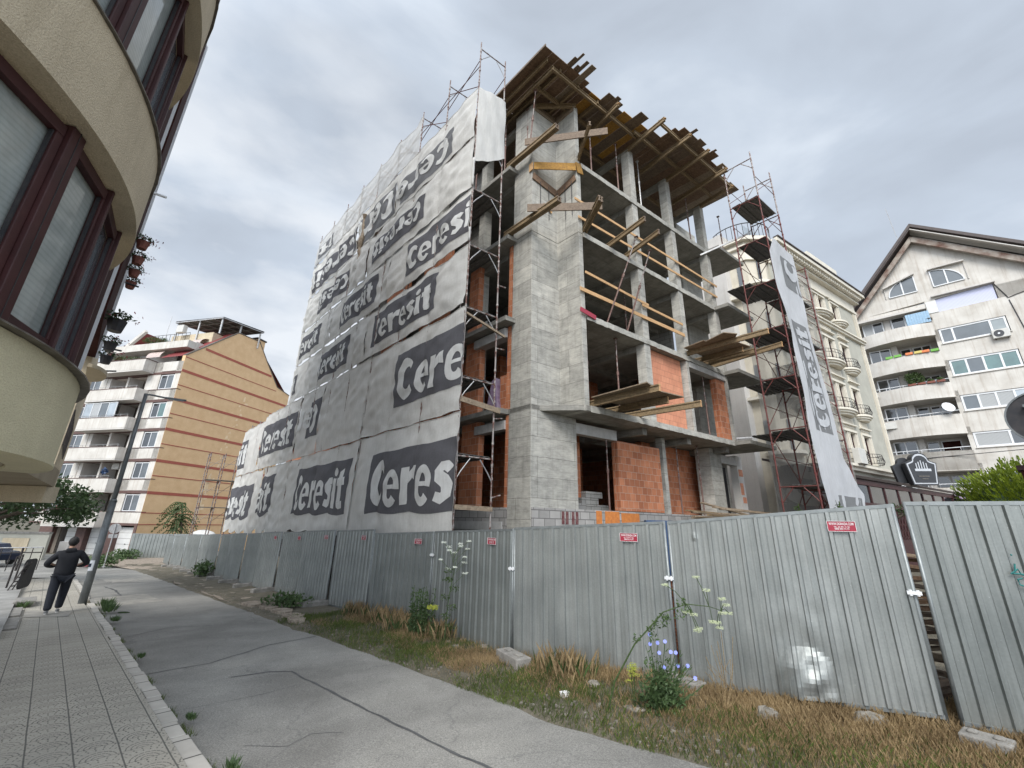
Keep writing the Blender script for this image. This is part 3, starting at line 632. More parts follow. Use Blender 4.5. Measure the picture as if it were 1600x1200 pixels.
def glyph(c):
    def ringq(cx,cy,rx,ry,ix,iy,irx,iry,a0,a1,n):
        O=_el(cx,cy,rx,ry,a0,a1,n); I=_el(ix,iy,irx,iry,a0,a1,n); return [[O[k],O[k+1],I[k+1],I[k]] for k in range(n)]
    if c=='C': return .56,ringq(.30,.5,.30,.53,.375,.5,.14,.29,42,318,22)
    if c=='e':
        ex=lambda y,sg_: .285+sg_*.105*math.sqrt(max(0,1-((y-.39)/.235)**2))
        return .57,ringq(.28,.385,.28,.405,.285,.39,.105,.235,-7,318,26)+[[(ex(.365,-1)+.001,.365),(.389,.365),(ex(.455,1)-.001,.455),(ex(.455,-1)+.001,.455)]]
    if c=='r': return .46,[[(0,0),(.215,0),(.215,.77),(0,.77)],[(.217,.42),(.33,.53),(.33,.78),(.217,.66)],[(.332,.53),(.45,.49),(.45,.79),(.332,.78)]]
    if c=='s': 
        P=[(.40,.60),(.31,.685),(.20,.685),(.13,.61),(.16,.50),(.27,.41),(.33,.31),(.31,.16),(.20,.09),(.06,.15)]; w=[.09,.10,.11,.12,.13,.13,.13,.12,.11,.09]
        L_=[];R2=[]
        for i,(x,y) in enumerate(P):
            a=P[max(0,i-1)]; b=P[min(len(P)-1,i+1)]; dx,dy=b[0]-a[0],b[1]-a[1]; l_=math.hypot(dx,dy); L_.append((x-dy/l_*w[i]*.95,y+dx/l_*w[i]*.95)); R2.append((x+dy/l_*w[i]*.95,y-dx/l_*w[i]*.95))
        return .47,[[L_[i],R2[i],R2[i+1],L_[i+1]] for i in range(len(P)-1)]
    if c=='i': return .25,[[(0,0),(.215,0),(.215,.76),(0,.76)],_el(.108,.93,.12,.115,0,330,11)]
    if c=='t': return .42,[[(.08,.16),(.30,.16),(.30,1.0),(.08,.93)],[(0,.57),(.078,.57),(.078,.77),(0,.77)],[(.302,.57),(.40,.57),(.40,.77),(.302,.77)],[(.08,.158),(.11,.03),(.20,-.01),(.30,.0),(.30,.158)],[(.302,0),(.39,.0),(.39,.18),(.302,.17)]]
def heavy_text(s):
    vs=[];fs=[];x=0
    for c in s:
        adv,polys=glyph(c)
        bm=bmesh.new()
        for p in polys:
            try: bm.faces.new([bm.verts.new((x+q[0],q[1],0)) for q in p])
            except ValueError: pass
        bmesh.ops.triangulate(bm,faces=bm.faces[:]); bm.verts.index_update(); k=len(vs)
        vs+=[(v.co.x,v.co.y) for v in bm.verts]; fs+=[tuple(v.index+k for v in f.verts) for f in bm.faces]; bm.free(); x+=adv+.035
    xs=[v[0] for v in vs]; ys=[v[1] for v in vs]; x1_,y0_,y1_=max(xs),min(ys),max(ys)
    return [(v[0]/x1_,(v[1]-y0_)/(y1_-y0_)) for v in vs],fs
def text_mesh(s,bold=.0):
    key=(s,bold)
    if key in _tcache: return _tcache[key]
    cu=bpy.data.curves.new('t','FONT'); cu.body=s; cu.size=1; cu.offset=bold; cu.space_character=1.0+bold*1.6; cu.resolution_u=4; cu.fill_mode='FRONT'
    ob=bpy.data.objects.new('t',cu); col.objects.link(ob); dg=bpy.context.evaluated_depsgraph_get(); me=bpy.data.meshes.new_from_object(ob.evaluated_get(dg))
    vs=[tuple(v.co) for v in me.vertices]; fs=[tuple(p.vertices) for p in me.polygons]
    bpy.data.objects.remove(ob); bpy.data.meshes.remove(me); bpy.data.curves.remove(cu)
    xs=[v[0] for v in vs]; ys=[v[1] for v in vs]; x0_,x1_,y0_,y1_=min(xs),max(xs),min(ys),max(ys)
    vs=[((v[0]-x0_)/(x1_-x0_),(v[1]-y0_)/(y1_-y0_)) for v in vs]
    _tcache[key]=(vs,fs); return _tcache[key]
def text_on(s,c,d,w,h,mat,parent,name,thick=0,up=Vector((0,0,1)),bold=.012):
    vs,fs=text_mesh(s,bold); d=Vector(d)
    mb=MB(); mb.add([Vector(c)+d*((x-.5)*w)+up*((y-.0)*h) for x,y in vs],fs); return mb.build(name,mat,parent,recalc=False)
ORD=['nearest','second','third','fourth','fifth','sixth','seventh','eighth','ninth','tenth','eleventh','twelfth','thirteenth','fourteenth','fifteenth','sixteenth','seventeenth','eighteenth','nineteenth']
dirR=Vector((.875,-.484,0))
pr=Vector((4.455,4.90,0)); pe=pr+dirR*2.7
PN=[]
root=panel((pr.x,pr.y),(pe.x,pe.y),-.16,-.22,1.90,1.90,'galvanised hoarding panel with teal graffiti at the right edge of the picture',dent=[(1.0,.22,.12,.06,.05)],sign=False,rib=.2)
# teal tag sprayed on it
def spray(pts,w=.009):
    mb=MB()
    for st in pts:
        P=[pr+dirR*a+Vector((0,0,b))+Vector((dirR.y,-dirR.x,0))*.045 for a,b in st]
        mb.path(P,w,5)
    mb.build('graffiti_tag',MT['teal'],root,recalc=True)
GX,GZ=.655,1.40
def gp(*a): return [(GX+x*.50,GZ-y*.60) for x,y in a]
spray([gp((.08,.0),(.10,.01)),gp((.10,.14),(.07,.26),(.0,.30),(.12,.22),(.14,.30),(.2,.32)),gp((.03,.29),(.2,.30),(.27,.40),(.20,.50),(.08,.46),(.07,.38),(.14,.36)),
 gp((.16,.50),(.22,.62),(.34,.60)),gp((.2,.66),(.3,.72),(.42,.78)),gp((.24,.74),(.20,.84),(.28,.92),(.38,.86),(.34,.76),(.24,.74)),gp((.28,.94),(.30,1.10),(.42,1.0),(.28,1.0)),gp((.34,1.12),(.46,1.14),(.44,1.3)),gp((.36,1.22),(.38,1.23)),gp((.4,1.34),(.5,1.32),(.54,1.42))],.008)
panel((2.31,6.44),(4.37,4.98),-.335,-.14,1.66,1.88,'large dented hoarding panel with a crumpled bright dent at its foot',dent=[(1.40,.05,.34,.22,.12),(1.35,.30,.7,.45,.028),(.35,.9,.05,.03,.015)],rib=.2)
panel((.10,7.97),(2.26,6.475),-.46,-.33,1.52,1.66,'hoarding panel left of the dented one with the blue-flowered plant at its right foot',rib=.2)
panel((-1.70,10.29),(.065,7.99),-.60,-.48,1.39,1.50,'hoarding panel behind the tall white-flowered weed')
panel((-3.55,11.88),(-1.75,10.33),-.70,-.60,1.28,1.38,'hoarding panel behind the leafy weed with a yellow flower')
A0=Vector((-3.62,11.95,0)); A1=Vector((-27.2,36.1,0)); NPN=14
for i in range(NPN):
    a=A0+(A1-A0)*(i/NPN); b=A0+(A1-A0)*((i+1)/NPN); k=Vector((.7,.71,0))*(.05*(-1)**i)
    b2=b-(b-a)*.015+k; a2=a+k*.3
    panel((b2.x,b2.y),(a2.x,a2.y),g(b2.x,b2.y)+.02,g(a2.x,a2.y)+.02,g(b2.x,b2.y)+2.02+.02*(i%2),g(a2.x,a2.y)+2.02+.02*(i%2),
      '%s grey hoarding panel along the road, counting away from the yellow-flowered weed'%ORD[i] if i else 'grey hoarding panel along the road directly left of the panel with the yellow-flowered weed',sign=i<4,rib=.2)
# far hoarding across the end of the street
for i,(a,b,lb) in enumerate([((-33.3,39.75),(-30.3,40.5),'left grey panel of the far hoarding in front of the ochre gable wall'),((-30.2,40.5),(-27.4,41.1),'right grey panel of the far hoarding in front of the ochre gable wall')]):
    panel(a,b,-1.85,-1.85,.17,.15,lb,sign=False,rib=.25)
# clamps between panels
for (x,y,z,lb) in ((4.36,4.97,.98,'bright clamp joining the dented panel to the graffiti panel'),(2.27,6.46,.92,'bright clamp joining the dented panel to the panel on its left'),(.07,8.0,.86,'bright clamp between the panel with the concrete foot and its left neighbour'),(-1.72,10.3,.9,'small bright clamp above the leafy weed')):
    mb=MB(); d=Vector((.82,-.57,0)); c=Vector((x,y,z))+Vector((-.57,-.82,0))*.03
    mb.beam(c-d*.06,c+d*.06,.03,.035); mb.tube(c-d*.03+Vector((0,0,-.03)),c-d*.03+Vector((0,0,.03)),.015); mb.tube(c+d*.03+Vector((0,0,-.03)),c+d*.03+Vector((0,0,.03)),.015)
    tag(mb.build('fence_clamp',MT['pvc']),lb,'clamp')
# concrete feet
def foot(x,y,rz,label,l_=.62,w=.24,h=.13,group=None):
    z=g(x,y); mb=MB(); mb.box((x,y,z+h*.5-.02),l_,w,h,rz); c=Vector((math.cos(rz),math.sin(rz),0))
    for k in (-.25,.25): mb.box((x+c.x*l_*k,y+c.y*l_*k,z+h-.01),l_*.22,w*.35,.03,rz)
    tag(mb.build('concrete_foot',MT['footblock'],bevel=.018),label,'concrete foot',group)
foot(.10,7.55,-1.05,'grey concrete foot block under the post between two near hoarding panels',.66,.26,.15)
foot(4.36,4.60,-.95,'twin concrete foot block in dry grass under the gap before the graffiti panel',.34,.24,.13)
foot(2.26,6.28,-.9,'weathered concrete foot block half hidden behind the blue-flowered plant',.5,.24,.14)
for i in range(1,13):
    p=A0+(A1-A0)*(i/NPN)-Vector((.7,.71,0))*.30
    foot(p.x,p.y,R(46)+random.uniform(-.15,.15),'%s concrete foot block sticking out under the hoarding, counting from the weeds into the distance'%ORD[i-1].replace('nearest','first'),.8,.24,.15,'concrete feet along the road')
# ================================================================ unfinished building
UX=(rv.x,rv.y)
bld=empty('unfinished_building',W(0,0,-.5),'unfinished concrete frame building with orange block infill and open floors','building')
ZS=[5.0,8.05,11.2,14.25]; TH=.17
def part(name,mat,fn,**k):
    mb=MB(); fn(mb); return mb.build(name,MT[mat],bld,**k)
GF=2.05
# corner pier: closed below, stepped above
part('corner_pier','concrete',lambda m:abox(m,0,1.85,0,.95,-.5,4.82),bevel=.01)
for i,(z0,z1) in enumerate(((5.0,8.0),(8.0,11.15),(11.15,14.2),(14.2,17.0))):
    e=.012*(i%2)
    mb=MB(); mb.prism([(lambda p:(p.x,p.y))(W(a,b)) for a,b in ((e,e),(1.2+e,e),(1.2+e,-.93+e),(1.40,-.93+e),(1.40,.35),(1.2,.6),(1.2,.9),(e,.9))],z0 if i else 4.82,z1); mb.build('corner_pier',MT['concrete'],bld,bevel=.008)
# slabs
def slabpoly(a0=-.40,b1=14.2,front=-.95,a1=10.25): return [(a0,.72),(a0,b1),(a1,b1),(a1,front),(1.41,front),(1.41,.36),(1.21,.61),(1.21,.91),(0,.91),(0,.72)]
for i,z in enumerate(ZS):
    pl=slabpoly() if i else [(-.40,1.0),(-.40,23),(10.25,23),(10.25,-.95),(1.25,-.95),(.35,.0),(0,0),(0,1.0)]
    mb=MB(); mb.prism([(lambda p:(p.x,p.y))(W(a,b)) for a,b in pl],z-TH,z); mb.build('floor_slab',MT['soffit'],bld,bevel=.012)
    # uneven pale slab edge along the right facade
    mb=MB(); n=46
    for k in range(n):
        a0=1.42+(10.2-1.42)*k/n; a1=1.42+(10.2-1.42)*(k+1)/n; j=.012*random.random(); q=.02*random.random()
        abox(mb,a0,a1,-.965-j,-.95,z-TH-.01-q,z+.015-q*.6)
    mb.build('slab_edge',MT['concrete'],bld)
    # end balcony slab
    mb=MB(); abox(mb,10.26,12.2,-1.55,1.2,z-TH,z-.005); abox(mb,9.85,10.25,-1.55,-.97,z-TH,z-.005); mb.build('balcony_slab',MT['soffit'],bld,bevel=.012)
# beams under slabs
for z in ZS+[17.15]:
    mb=MB()
    for a in (4.53,7.22,10.03): abox(mb,a-.12,a+.12,-.55,4.4,z-TH-.24,z-TH-.003)
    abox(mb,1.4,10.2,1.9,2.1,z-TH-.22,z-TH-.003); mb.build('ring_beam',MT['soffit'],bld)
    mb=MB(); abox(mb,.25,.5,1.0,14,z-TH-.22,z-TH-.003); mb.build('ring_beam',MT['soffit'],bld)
# columns on right facade
for i,(z0,z1) in enumerate(((5.0,8.05),(8.05,11.2),(11.2,14.25),(14.25,17.1))):
    for j,(a0,a1) in enumerate(((4.37,4.70),(7.02,7.33),(9.88,10.2))):
        if i==0 and j==1: a0,a1=6.98,7.14
        if i==0 and j==2: a0,a1=9.95,10.12
        o=.01*((i+j)%2); mb=MB(); abox(mb,a0+o,a1+o,-.93,-.58,z0,z1-TH-.004); mb.build('column',MT['concrete'],bld,bevel=.01)
    for a in (3.0,7.6): 
        mb=MB(); abox(mb,a,a+.35,3.9,4.25,z0,z1-TH-.004); mb.build('column',MT['concrete'],bld)
    mb=MB(); abox(mb,9.1,9.45,2.6,2.95,z0,z1-TH-.004); mb.build('column',MT['concrete'],bld)
    for b in (2.9,6.2,9.6,13.6):
        mb=MB(); abox(mb,.22,.55,b,b+.35,z0,z1-TH-.004); mb.build('column',MT['concrete'],bld)
    # end wall of cast concrete and stair core inside
    mb=MB(); abox(mb,10.3,12.1,.55,.75,z0,z1-TH-.004); mb.build('end_wall',MT['concrete'],bld)
    mb=MB(); abox(mb,2.2,10.2,5.9,6.1,z0,z1-TH-.004); abox(mb,3.9,4.1,6.1,13.9,z0,z1-TH-.004); mb.build('core_wall',MT['brick' if i<1 else 'grey_block'],bld)
mb=MB(); abox(mb,10.3,12.1,.55,.75,-.5,4.82); mb.build('end_wall',MT['concrete'],bld)
# ground floor, right side
mb=MB(); abox(mb,0.02,10.3,-.03,.25,-.5,GF-.0); abox(mb,-.02,.22,.96,23,-.5,GF); mb.build('plinth_wall',MT['plinth'],bld)
mb=MB(); abox(mb,.25,10.2,.26,22.9,GF-.35,GF-.2); mb.build('ground_slab',MT['soffit'],bld)
mb=MB(); abox(mb,2.95,3.62,-.045,-.033,1.55,2.03); abox(mb,3.72,4.62,-.045,-.033,1.5,2.0); abox(mb,2.55,2.8,-.043,-.033,1.6,2.03); mb.build('orange_paint',MT['orange_paint'],bld)
mb=MB()
for a in (1.12,1.28,1.52,1.68): abox(mb,a,a+.10,-.043,-.033,1.62,1.97)
mb.build('red_paint',MT['maroon_paint'],bld)
def bands(mb,a0,a1,b0,b1,z0,z1): abox(mb,a0,a1,b0,b1,z0,z1)
# block wall with ribbed left end
mb=MB(); abox(mb,3.86,6.13,.0,.26,GF+.02,4.36); mb.build('block_wall',MT['brick'],bld)
mb=MB()
for k in range(4): abox(mb,3.78+.02*(k%2),3.855,.0+.065*k,.055+.065*k,GF+.02,4.36)
mb.build('block_wall_end',MT['brick'],bld)
mb=MB(); abox(mb,6.16,6.28,.12,.2,GF,4.3); mb.build('gap_shade_panel',MT['dark_metal'],bld)  # near-black strip filling the gap, its shade given as colour
mb=MB(); abox(mb,6.30,6.50,-.02,.25,GF-.3,4.8); mb.build('column',MT['concrete'],bld)
mb=MB(); abox(mb,1.86,3.80,.02,.28,4.36,4.70); mb.build('lintel',MT['foam'],bld)
mb=MB(); abox(mb,6.52,9.58,1.0,1.25,GF-.2,4.8); abox(mb,9.58,12.0,1.0,1.25,GF-.2,4.8); mb.build('block_wall',MT['brick'],bld)
mb=MB(); abox(mb,1.9,6.4,3.8,4.0,GF-.2,4.8); mb.build('block_wall',MT['brick'],bld)
mb=MB(); abox(mb,1.9,2.1,.3,3.8,GF-.2,4.8); mb.build('block_wall',MT['brick'],bld)
mb=MB(); abox(mb,9.60,10.5,-.02,.6,GF-.4,4.8); mb.build('column',MT['concrete'],bld,bevel=.01)
mb=MB(); abox(mb,10.52,12.1,.0,.2,4.25,4.6); mb.build('lintel',MT['foam'],bld)
mb=MB(); abox(mb,10.55,11.8,.5,.54,GF,4.2); mb.build('gap_shade_panel',MT['dark_metal'],bld)  # near-black sheet across the opening in place of the shade inside
mb=MB(); abox(mb,11.82,12.3,.0,.3,GF-.3,4.7); mb.build('pier',MT['white_render2'],bld)
for (a,z,w,h) in ((11.9,4.1,.34,.3),(11.95,2.9,.3,.25),(11.88,3.5,.25,.5)):
    mb=MB(); abox(mb,a,a+w,-.012,-.002,z-h,z); mb.build('bare_patch',MT['brick2'],bld)
# first floor, right side
mb=MB(); abox(mb,4.74,6.94,-.70,-.45,5.02,7.86); mb.build('block_wall',MT['brick2'],bld)
mb=MB(); abox(mb,7.16,9.93,-.93,-.65,7.62,7.87); mb.build('lintel',MT['foam'],bld)
mb=MB(); abox(mb,9.30,9.92,-.85,-.60,5.02,7.60); mb.build('block_wall',MT['brick'],bld)
mb=MB()
for k in range(4): abox(mb,9.22+.02*(k%2),9.295,-.85+.065*k,-.795+.065*k,5.02,7.60)
mb.build('block_wall_end',MT['brick'],bld)
mb=MB(); abox(mb,7.3,9.2,1.2,1.45,5.0,7.85); mb.build('block_wall',MT['brick'],bld)
mb=MB(); abox(mb,7.9,8.25,.9,1.15,5.0,7.85); mb.build('column',MT['concrete'],bld)
mb=MB(); abox(mb,1.5,7.0,3.3,3.5,5.0,7.85); mb.build('block_wall',MT['brick'],bld)
# left facade (behind the scaffold)
for i,(z0,z1) in enumerate(((GF,5.0),(5.0,8.05),(8.05,11.2),(11.2,14.25))):
    if i<3:
        mb=MB(); abox(mb,.02,.24,2.42 if i<1 else (2.55 if i==1 else 2.8),3.35,z0,z1-TH-.004); mb.build('block_pier',MT['brick'],bld)
        mb=MB(); abox(mb,.03,.22,.96,1.12,z0,z1-TH-.004); mb.build('block_edge',MT['brick'],bld)
    if i==0: mb=MB(); abox(mb,-.03,.25,1.12,2.6,4.38,4.66); mb.build('lintel',MT['foam'],bld)
    if i==1: mb=MB(); abox(mb,-.1,.25,1.12,2.75,7.5,7.82); mb.build('lintel',MT['foam'],bld)
    for k in range(3 if i<2 else 2):
        b0=(5.0,8.6,11.9)[k]; mb=MB(); abox(mb,.02,.26,b0,b0+2.0,z0,z1-TH-.004); mb.build('block_wall',MT['brick'],bld)
    mb=MB(); abox(mb,2.9,3.1,1.0,5.9,z0,z1-TH-.004); mb.build('partition',MT['brick' if i<2 else 'grey_block'],bld)
for i,(z0,z1) in enumerate(((GF,4.8),)):
    for b in (15,17.5,20,22.4):
        mb=MB(); abox(mb,.02,.3,b,b+.6,z0,z1); mb.build('block_pier',MT['brick'],bld)
mb=MB(); abox(mb,-.045,-.025,1.1,14,1.42,1.66); mb.build('insulation_strip',MT['foam'],bld)
mb=MB(); abox(mb,.0,.3,14.3,23,5.0,6.9); abox(mb,.3,8,22.7,23,-.5,6.9); mb.build('block_wall',MT['brick'],bld)
mb=MB(); abox(mb,10.0,10.2,3.2,22.6,-.5,4.8); mb.build('rear_wall',MT['brick'],bld)
mb=MB(); abox(mb,10.0,10.2,1.3,14.2,5.0,14.0); mb.build('rear_wall',MT['grey_block'],bld)
mb=MB(); abox(mb,10.0,10.2,3.2,14.2,14.27,17.28); mb.build('rear_wall',MT['grey_block'],bld)
mb=MB(); abox(mb,.6,10,14.25,14.45,5.0,17.28); mb.build('rear_wall',MT['brick'],bld)
for z0,z1 in ((2.06,4.8),(5.02,7.8),(8.07,10.95),(11.22,14.0),(14.27,17.0)):
    mb=MB(); abox(mb,.62,.8,3.4,14.0,z0,z1); mb.build('inner_wall',MT['brick' if z0<6 else 'grey_block'],bld)
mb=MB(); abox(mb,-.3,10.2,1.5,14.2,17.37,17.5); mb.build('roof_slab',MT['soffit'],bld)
# items inside the openings
def thing_box(name,label,cat,mat,a0,a1,b0,b1,z0,z1,group=None,bevel=.006):
    mb=MB(); abox(mb,a0,a1,b0,b1,z0,z1); return tag(mb.build(name,MT[mat],bevel=bevel),label,cat,group)
for k,(a,b,z,lb) in enumerate(((1.95,.5,GF,'grey block pile just inside the ground floor opening beside the corner pier'),(2.9,.8,GF,'stepped pile of grey blocks beside the ribbed block wall inside the opening'))):
    mb=MB()
    for i in range(4):
        for j in range(3-(i>1)-(k==0)): abox(mb,a+.4*j+.2*(i%2)*k,a+.39+.4*j+.2*(i%2)*k,b,b+.2,z-.2+.21*i,z-.0+.21*i)
    tag(mb.build('block_pile',MT['grey_block']),lb,'block pile')
mb=MB(); abox(mb,.25,.8,1.3,1.7,5.0,6.3); abox(mb,.3,.9,1.05,1.25,5.0,5.75); tag(mb.build('block_stack',MT['brick']),'orange hollow blocks stacked in the first floor opening beside the corner pier','block stack')
mb=MB(); mb.extr([W(.1,1.6,5.0),W(.1,2.3,5.0),W(.15,2.05,6.2),W(.15,1.85,6.3)],rv*.25); tag(mb.build('plastic_sack',MT['purple'],bevel=.05),'crumpled purple wrapping standing in the first floor opening behind the scaffold','wrapping')
mb=MB(); mb.path([W(.5,1.55,6.6),W(.5,1.6,7.3),W(.52,1.5,7.7)],.10,7); tag(mb.build('blue_sheet',MT['blue']),'dark blue sheet hanging inside the first floor opening behind the scaffold','sheet')
# ================================================================ telescopic props
def prop(p0,p1,label,group='steel props between the floors',mat='prop',r=.03):
    p0=Vector(p0);p1=Vector(p1); root=empty('steel_prop',p0,label,'steel prop',group); d=(p1-p0); m=p0+d*.55
    MB().tube(p0,m,r,8).build('outer_tube',MT[mat],root,smooth=False)
    MB().tube(m,p1,r*.75,8).build('inner_tube',MT['scaf' if mat=='prop' else mat],root)
    mb=MB(); mb.tube(m-d.normalized()*.09,m+d.normalized()*.05,r*1.5,8); mb.tube(m-d.normalized()*.02+rv*.07,m-d.normalized()*.02-rv*.07,.012,5); mb.build('collar',MT[mat],root)
    mb=MB(); mb.box(p1,.13,.13,.012,.9); mb.build('head_plate',MT[mat],root)
    mb=MB(); mb.box(p0+Vector((0,0,.01)),.13,.13,.012,.9); mb.build('base_plate',MT[mat],root)
def vprop(a,b,z0,z1,label,**k): prop(W(a,b,z0),W(a,b,z1),label,**k)
vprop(2.25,-.75,14.25,16.85,'steel prop on the top floor between the corner pier and the first column')
vprop(3.75,-.80,14.25,16.85,'steel prop on the top floor standing just left of the first column')
vprop(5.2,-.80,14.25,16.85,'pale steel prop on the top floor between the first and second columns',mat='scaf_grey')
vprop(8.9,-.80,14.25,16.85,'steel prop on the top floor just left of the last column')
vprop(11.1,-1.2,14.25,16.7,'steel prop on the topmost end balcony')
vprop(-.15,1.3,14.25,16.9,'steel prop on the top floor left of the corner pier')
vprop(-.15,3.1,14.25,16.9,'steel prop on the top floor at the tarp side, second left of the corner pier')
vprop(.75,1.8,14.25,16.9,'thin prop deep in the shade of the top floor left of the corner pier')
prop(W(-.15,-.02,14.45),W(-.35,-.55,16.85),'leaning prop standing on the crossing planks at the building corner')
vprop(.03,.25,14.9,16.9,'short prop in front of the left face of the corner pier under the roof deck')
prop(W(2.45,-.88,8.05),W(2.95,-1.9,11.22),'left leaning prop holding up a yellow beam on the second floor edge')
prop(W(3.5,-.88,8.05),W(4.0,-1.7,11.22),'right leaning prop holding up a yellow beam on the second floor edge')
vprop(1.75,-.6,5.0,7.85,'red-brown prop on the first floor beside the corner pier')
vprop(2.2,.3,5.0,7.85,'grey prop on the first floor, second from the corner pier',mat='scaf_grey')
vprop(3.3,-.55,5.0,7.85,'long prop on the first floor halfway to the orange block wall')
vprop(8.7,-.6,5.0,7.6,'prop in front of the ribbed block pier on the first floor')
vprop(3.35,.1,GF,4.4,'dark prop in the ground floor opening beside the ribbed block wall')
vprop(7.4,.1,GF-.2,4.8,'prop in the ground floor recess left of the wide column')
vprop(8.9,.1,GF-.2,4.8,'reddish prop in the ground floor recess touching the wide column')
vprop(7.8,-.5,8.05,11.0,'dark prop on the second floor between the last two columns')
vprop(5.6,.6,8.05,11.0,'dark prop deep inside the second floor')
# ================================================================ guard boards of fresh pine
def board(p0,p1,w,h,label,mat='wood_new',name='guard_board',cat='board',group=None,up=(0,0,1)):
    mb=MB(); mb.beam(p0,p1,w,h,up); return tag(mb.build(name,MT[mat],bevel=.004),label,cat,group)
board(W(1.0,-.99,12.42),W(10.3,-.99,12.40),.03,.10,'upper fresh pine guard board across the third floor')
board(W(1.15,-.99,11.72),W(10.2,-.99,11.80),.03,.10,'lower fresh pine guard board across the third floor')
board(W(1.38,-.99,9.60),W(4.75,-.99,9.50),.03,.10,'upper guard board on the second floor, left length')
board(W(4.3,-1.03,9.36),W(6.95,-.99,9.38),.03,.10,'upper guard board on the second floor, right length')
board(W(1.1,-.99,8.88),W(7.0,-.99,8.92),.03,.14,'lower fresh pine guard board on the second floor')
board(W(1.05,-1.02,8.1),W(1.75,-1.02,8.0),.03,.16,'short crimson-painted board at the slab edge beside the corner pier','red_plate')
# ================================================================ beams and planks jutting from the floors
def ib(p0,p1,label,name='formwork_beam',h=.19,w=.08,group=None):
    root=empty(name,p0,label,'beam',group); MB().ibeam(p0,p1,w,h).build('beam_body',MT['wood_beam'],root)
    d=(Vector(p1)-Vector(p0)).normalized(); MB().ibeam(Vector(p1),Vector(p1)+d*.03,w+.004,h+.004).build('end_cap',MT['wood_old'],root)
for k in (0,.10): ib(W(-.33+k,.95,14.38),W(-.33+k,-1.46,14.38),'%s of the pair of beams jutting past the corner at the top floor'%('left' if k==0 else 'right'))
board(W(-.45,-.12,14.66),W(1.30,-2.25,14.66),.04,.30,'wide brown plank on edge across the beams at the top floor corner','wood_old','plank','plank')
ib(W(1.62,-.5,14.4),W(.55,-2.12,14.55),'beam with a red end under the wide plank at the top floor corner')
for k in (0,.10): ib(W(-.33+k,1.0,11.33),W(-.33+k,-1.49,11.33),'%s of the pair of beams jutting past the corner at the third floor'%('left' if k==0 else 'right'))
board(W(-.58,-.42,11.5),W(1.10,-2.0,11.5),.04,.30,'wide brown plank on edge at the third floor corner','wood_old','plank','plank')
for k in (0,.11): ib(W(1.66+k,-.6,11.33),W(.58+k,-2.3,11.33),'%s beam of the tight pair on top of the third floor corner plank'%('left' if k==0 else 'right'))
ib(W(2.9,-.4,11.34),W(2.48,-2.55,11.36),'left yellow beam jutting from the third floor over a leaning prop')
ib(W(3.92,-.4,11.34),W(3.42,-2.44,11.36),'right yellow beam jutting from the third floor over a leaning prop')
# yellow box shutter in the notch of the pier
sh=empty('corner_shutter',W(.6,-.5,13.4),'yellow plywood shutter boxed into the notch of the corner pier below the top floor','shutter')
MB().beam(W(.0,-.1,13.88),W(1.12,-.98,13.88),.03,.32).build('front_panel',MT['wood_yellow'],sh)
MB().beam(W(1.14,-1.0,13.86),W(1.44,-.98,13.95),.03,.42).build('side_panel',MT['wood_yellow'],sh)
MB().beam(W(-.03,.10,13.86),W(-.05,-.10,13.86),.03,.34).build('side_panel',MT['wood_new'],sh)
MB().beam(W(.02,-.035,13.5),W(1.15,-.035,13.3),.03,.3).build('inner_panel',MT['wood_brown'],sh)
MB().beam(W(1.165,-.08,13.3),W(1.165,-.9,13.5),.03,.3).build('inner_panel',MT['wood_brown'],sh)
for k,(a,b) in enumerate(((.35,-.05),(.75,-.05),(1.13,-.45),(1.13,-.75))):
    MB().tube(W(a,b,11.9),W(a,b,13.4),.012,5).build('tie_rod',MT['dark_metal'],sh)
board(W(.5,-.04,12.5),W(.9,-.04,12.3),.03,.08,'small offcut of board nailed in the notch of the corner pier','wood_new','board_offcut','offcut')
# first floor platform
def platform(origin,label,beams,boards):
    root=empty('beam_platform',origin,label,'platform')
    for p0,p1 in beams: MB().ibeam(p0,p1,.09,.2).build('beam',MT['wood_beam'],root); 
    for p0,p1 in beams:
        d=(Vector(p1)-Vector(p0)).normalized(); MB().ibeam(Vector(p1)+d*.002,Vector(p1)+d*.02,.094,.204).build('beam_end',MT['wood_new'],root)
    for P,z in boards:
        mb=MB(); mb.prism([(lambda q:(q.x,q.y))(W(a,b)) for a,b in P],z,z+.03); mb.build('board',MT['wood_grey'],root)
platform(W(2.5,-1.5,5.1),'yellow-brown beams and boards jutting out from the first floor slab',[(W(1.7,-.1,5.14),W(1.60,-3.05,5.14)),(W(2.75,-.1,5.14),W(2.85,-2.5,5.14)),(W(3.7,-.1,5.14),W(3.88,-2.9,5.14))],
   [([(1.45,-.96),(1.30,-2.9),(1.9,-2.75),(2.3,-.96)],5.25),([(2.3,-.96),(1.9,-2.6),(3.3,-2.75),(3.2,-.96)],5.255)])
platform(W(8,-1.8,8.2),'grey-brown beams and stepped boards jutting out from the second floor slab',[(W(7.15,-.3,8.19),W(7.1,-3.85,8.19)),(W(8.15,-.3,8.19),W(8.2,-2.5,8.19)),(W(8.75,-.3,8.19),W(8.65,-2.75,8.19)),(W(9.3,-.3,8.19),W(8.7,-3.65,8.19))],
   [([(6.8,-1.0),(6.6,-1.9),(7.6,-1.8),(7.6,-1.0)],8.30),([(6.85,-1.7),(6.45,-2.7),(6.9,-2.95),(7.5,-2.5),(7.6,-1.7)],8.31),([(7.6,-1.0),(7.7,-2.6),(8.5,-2.7),(8.6,-1.0)],8.305)])
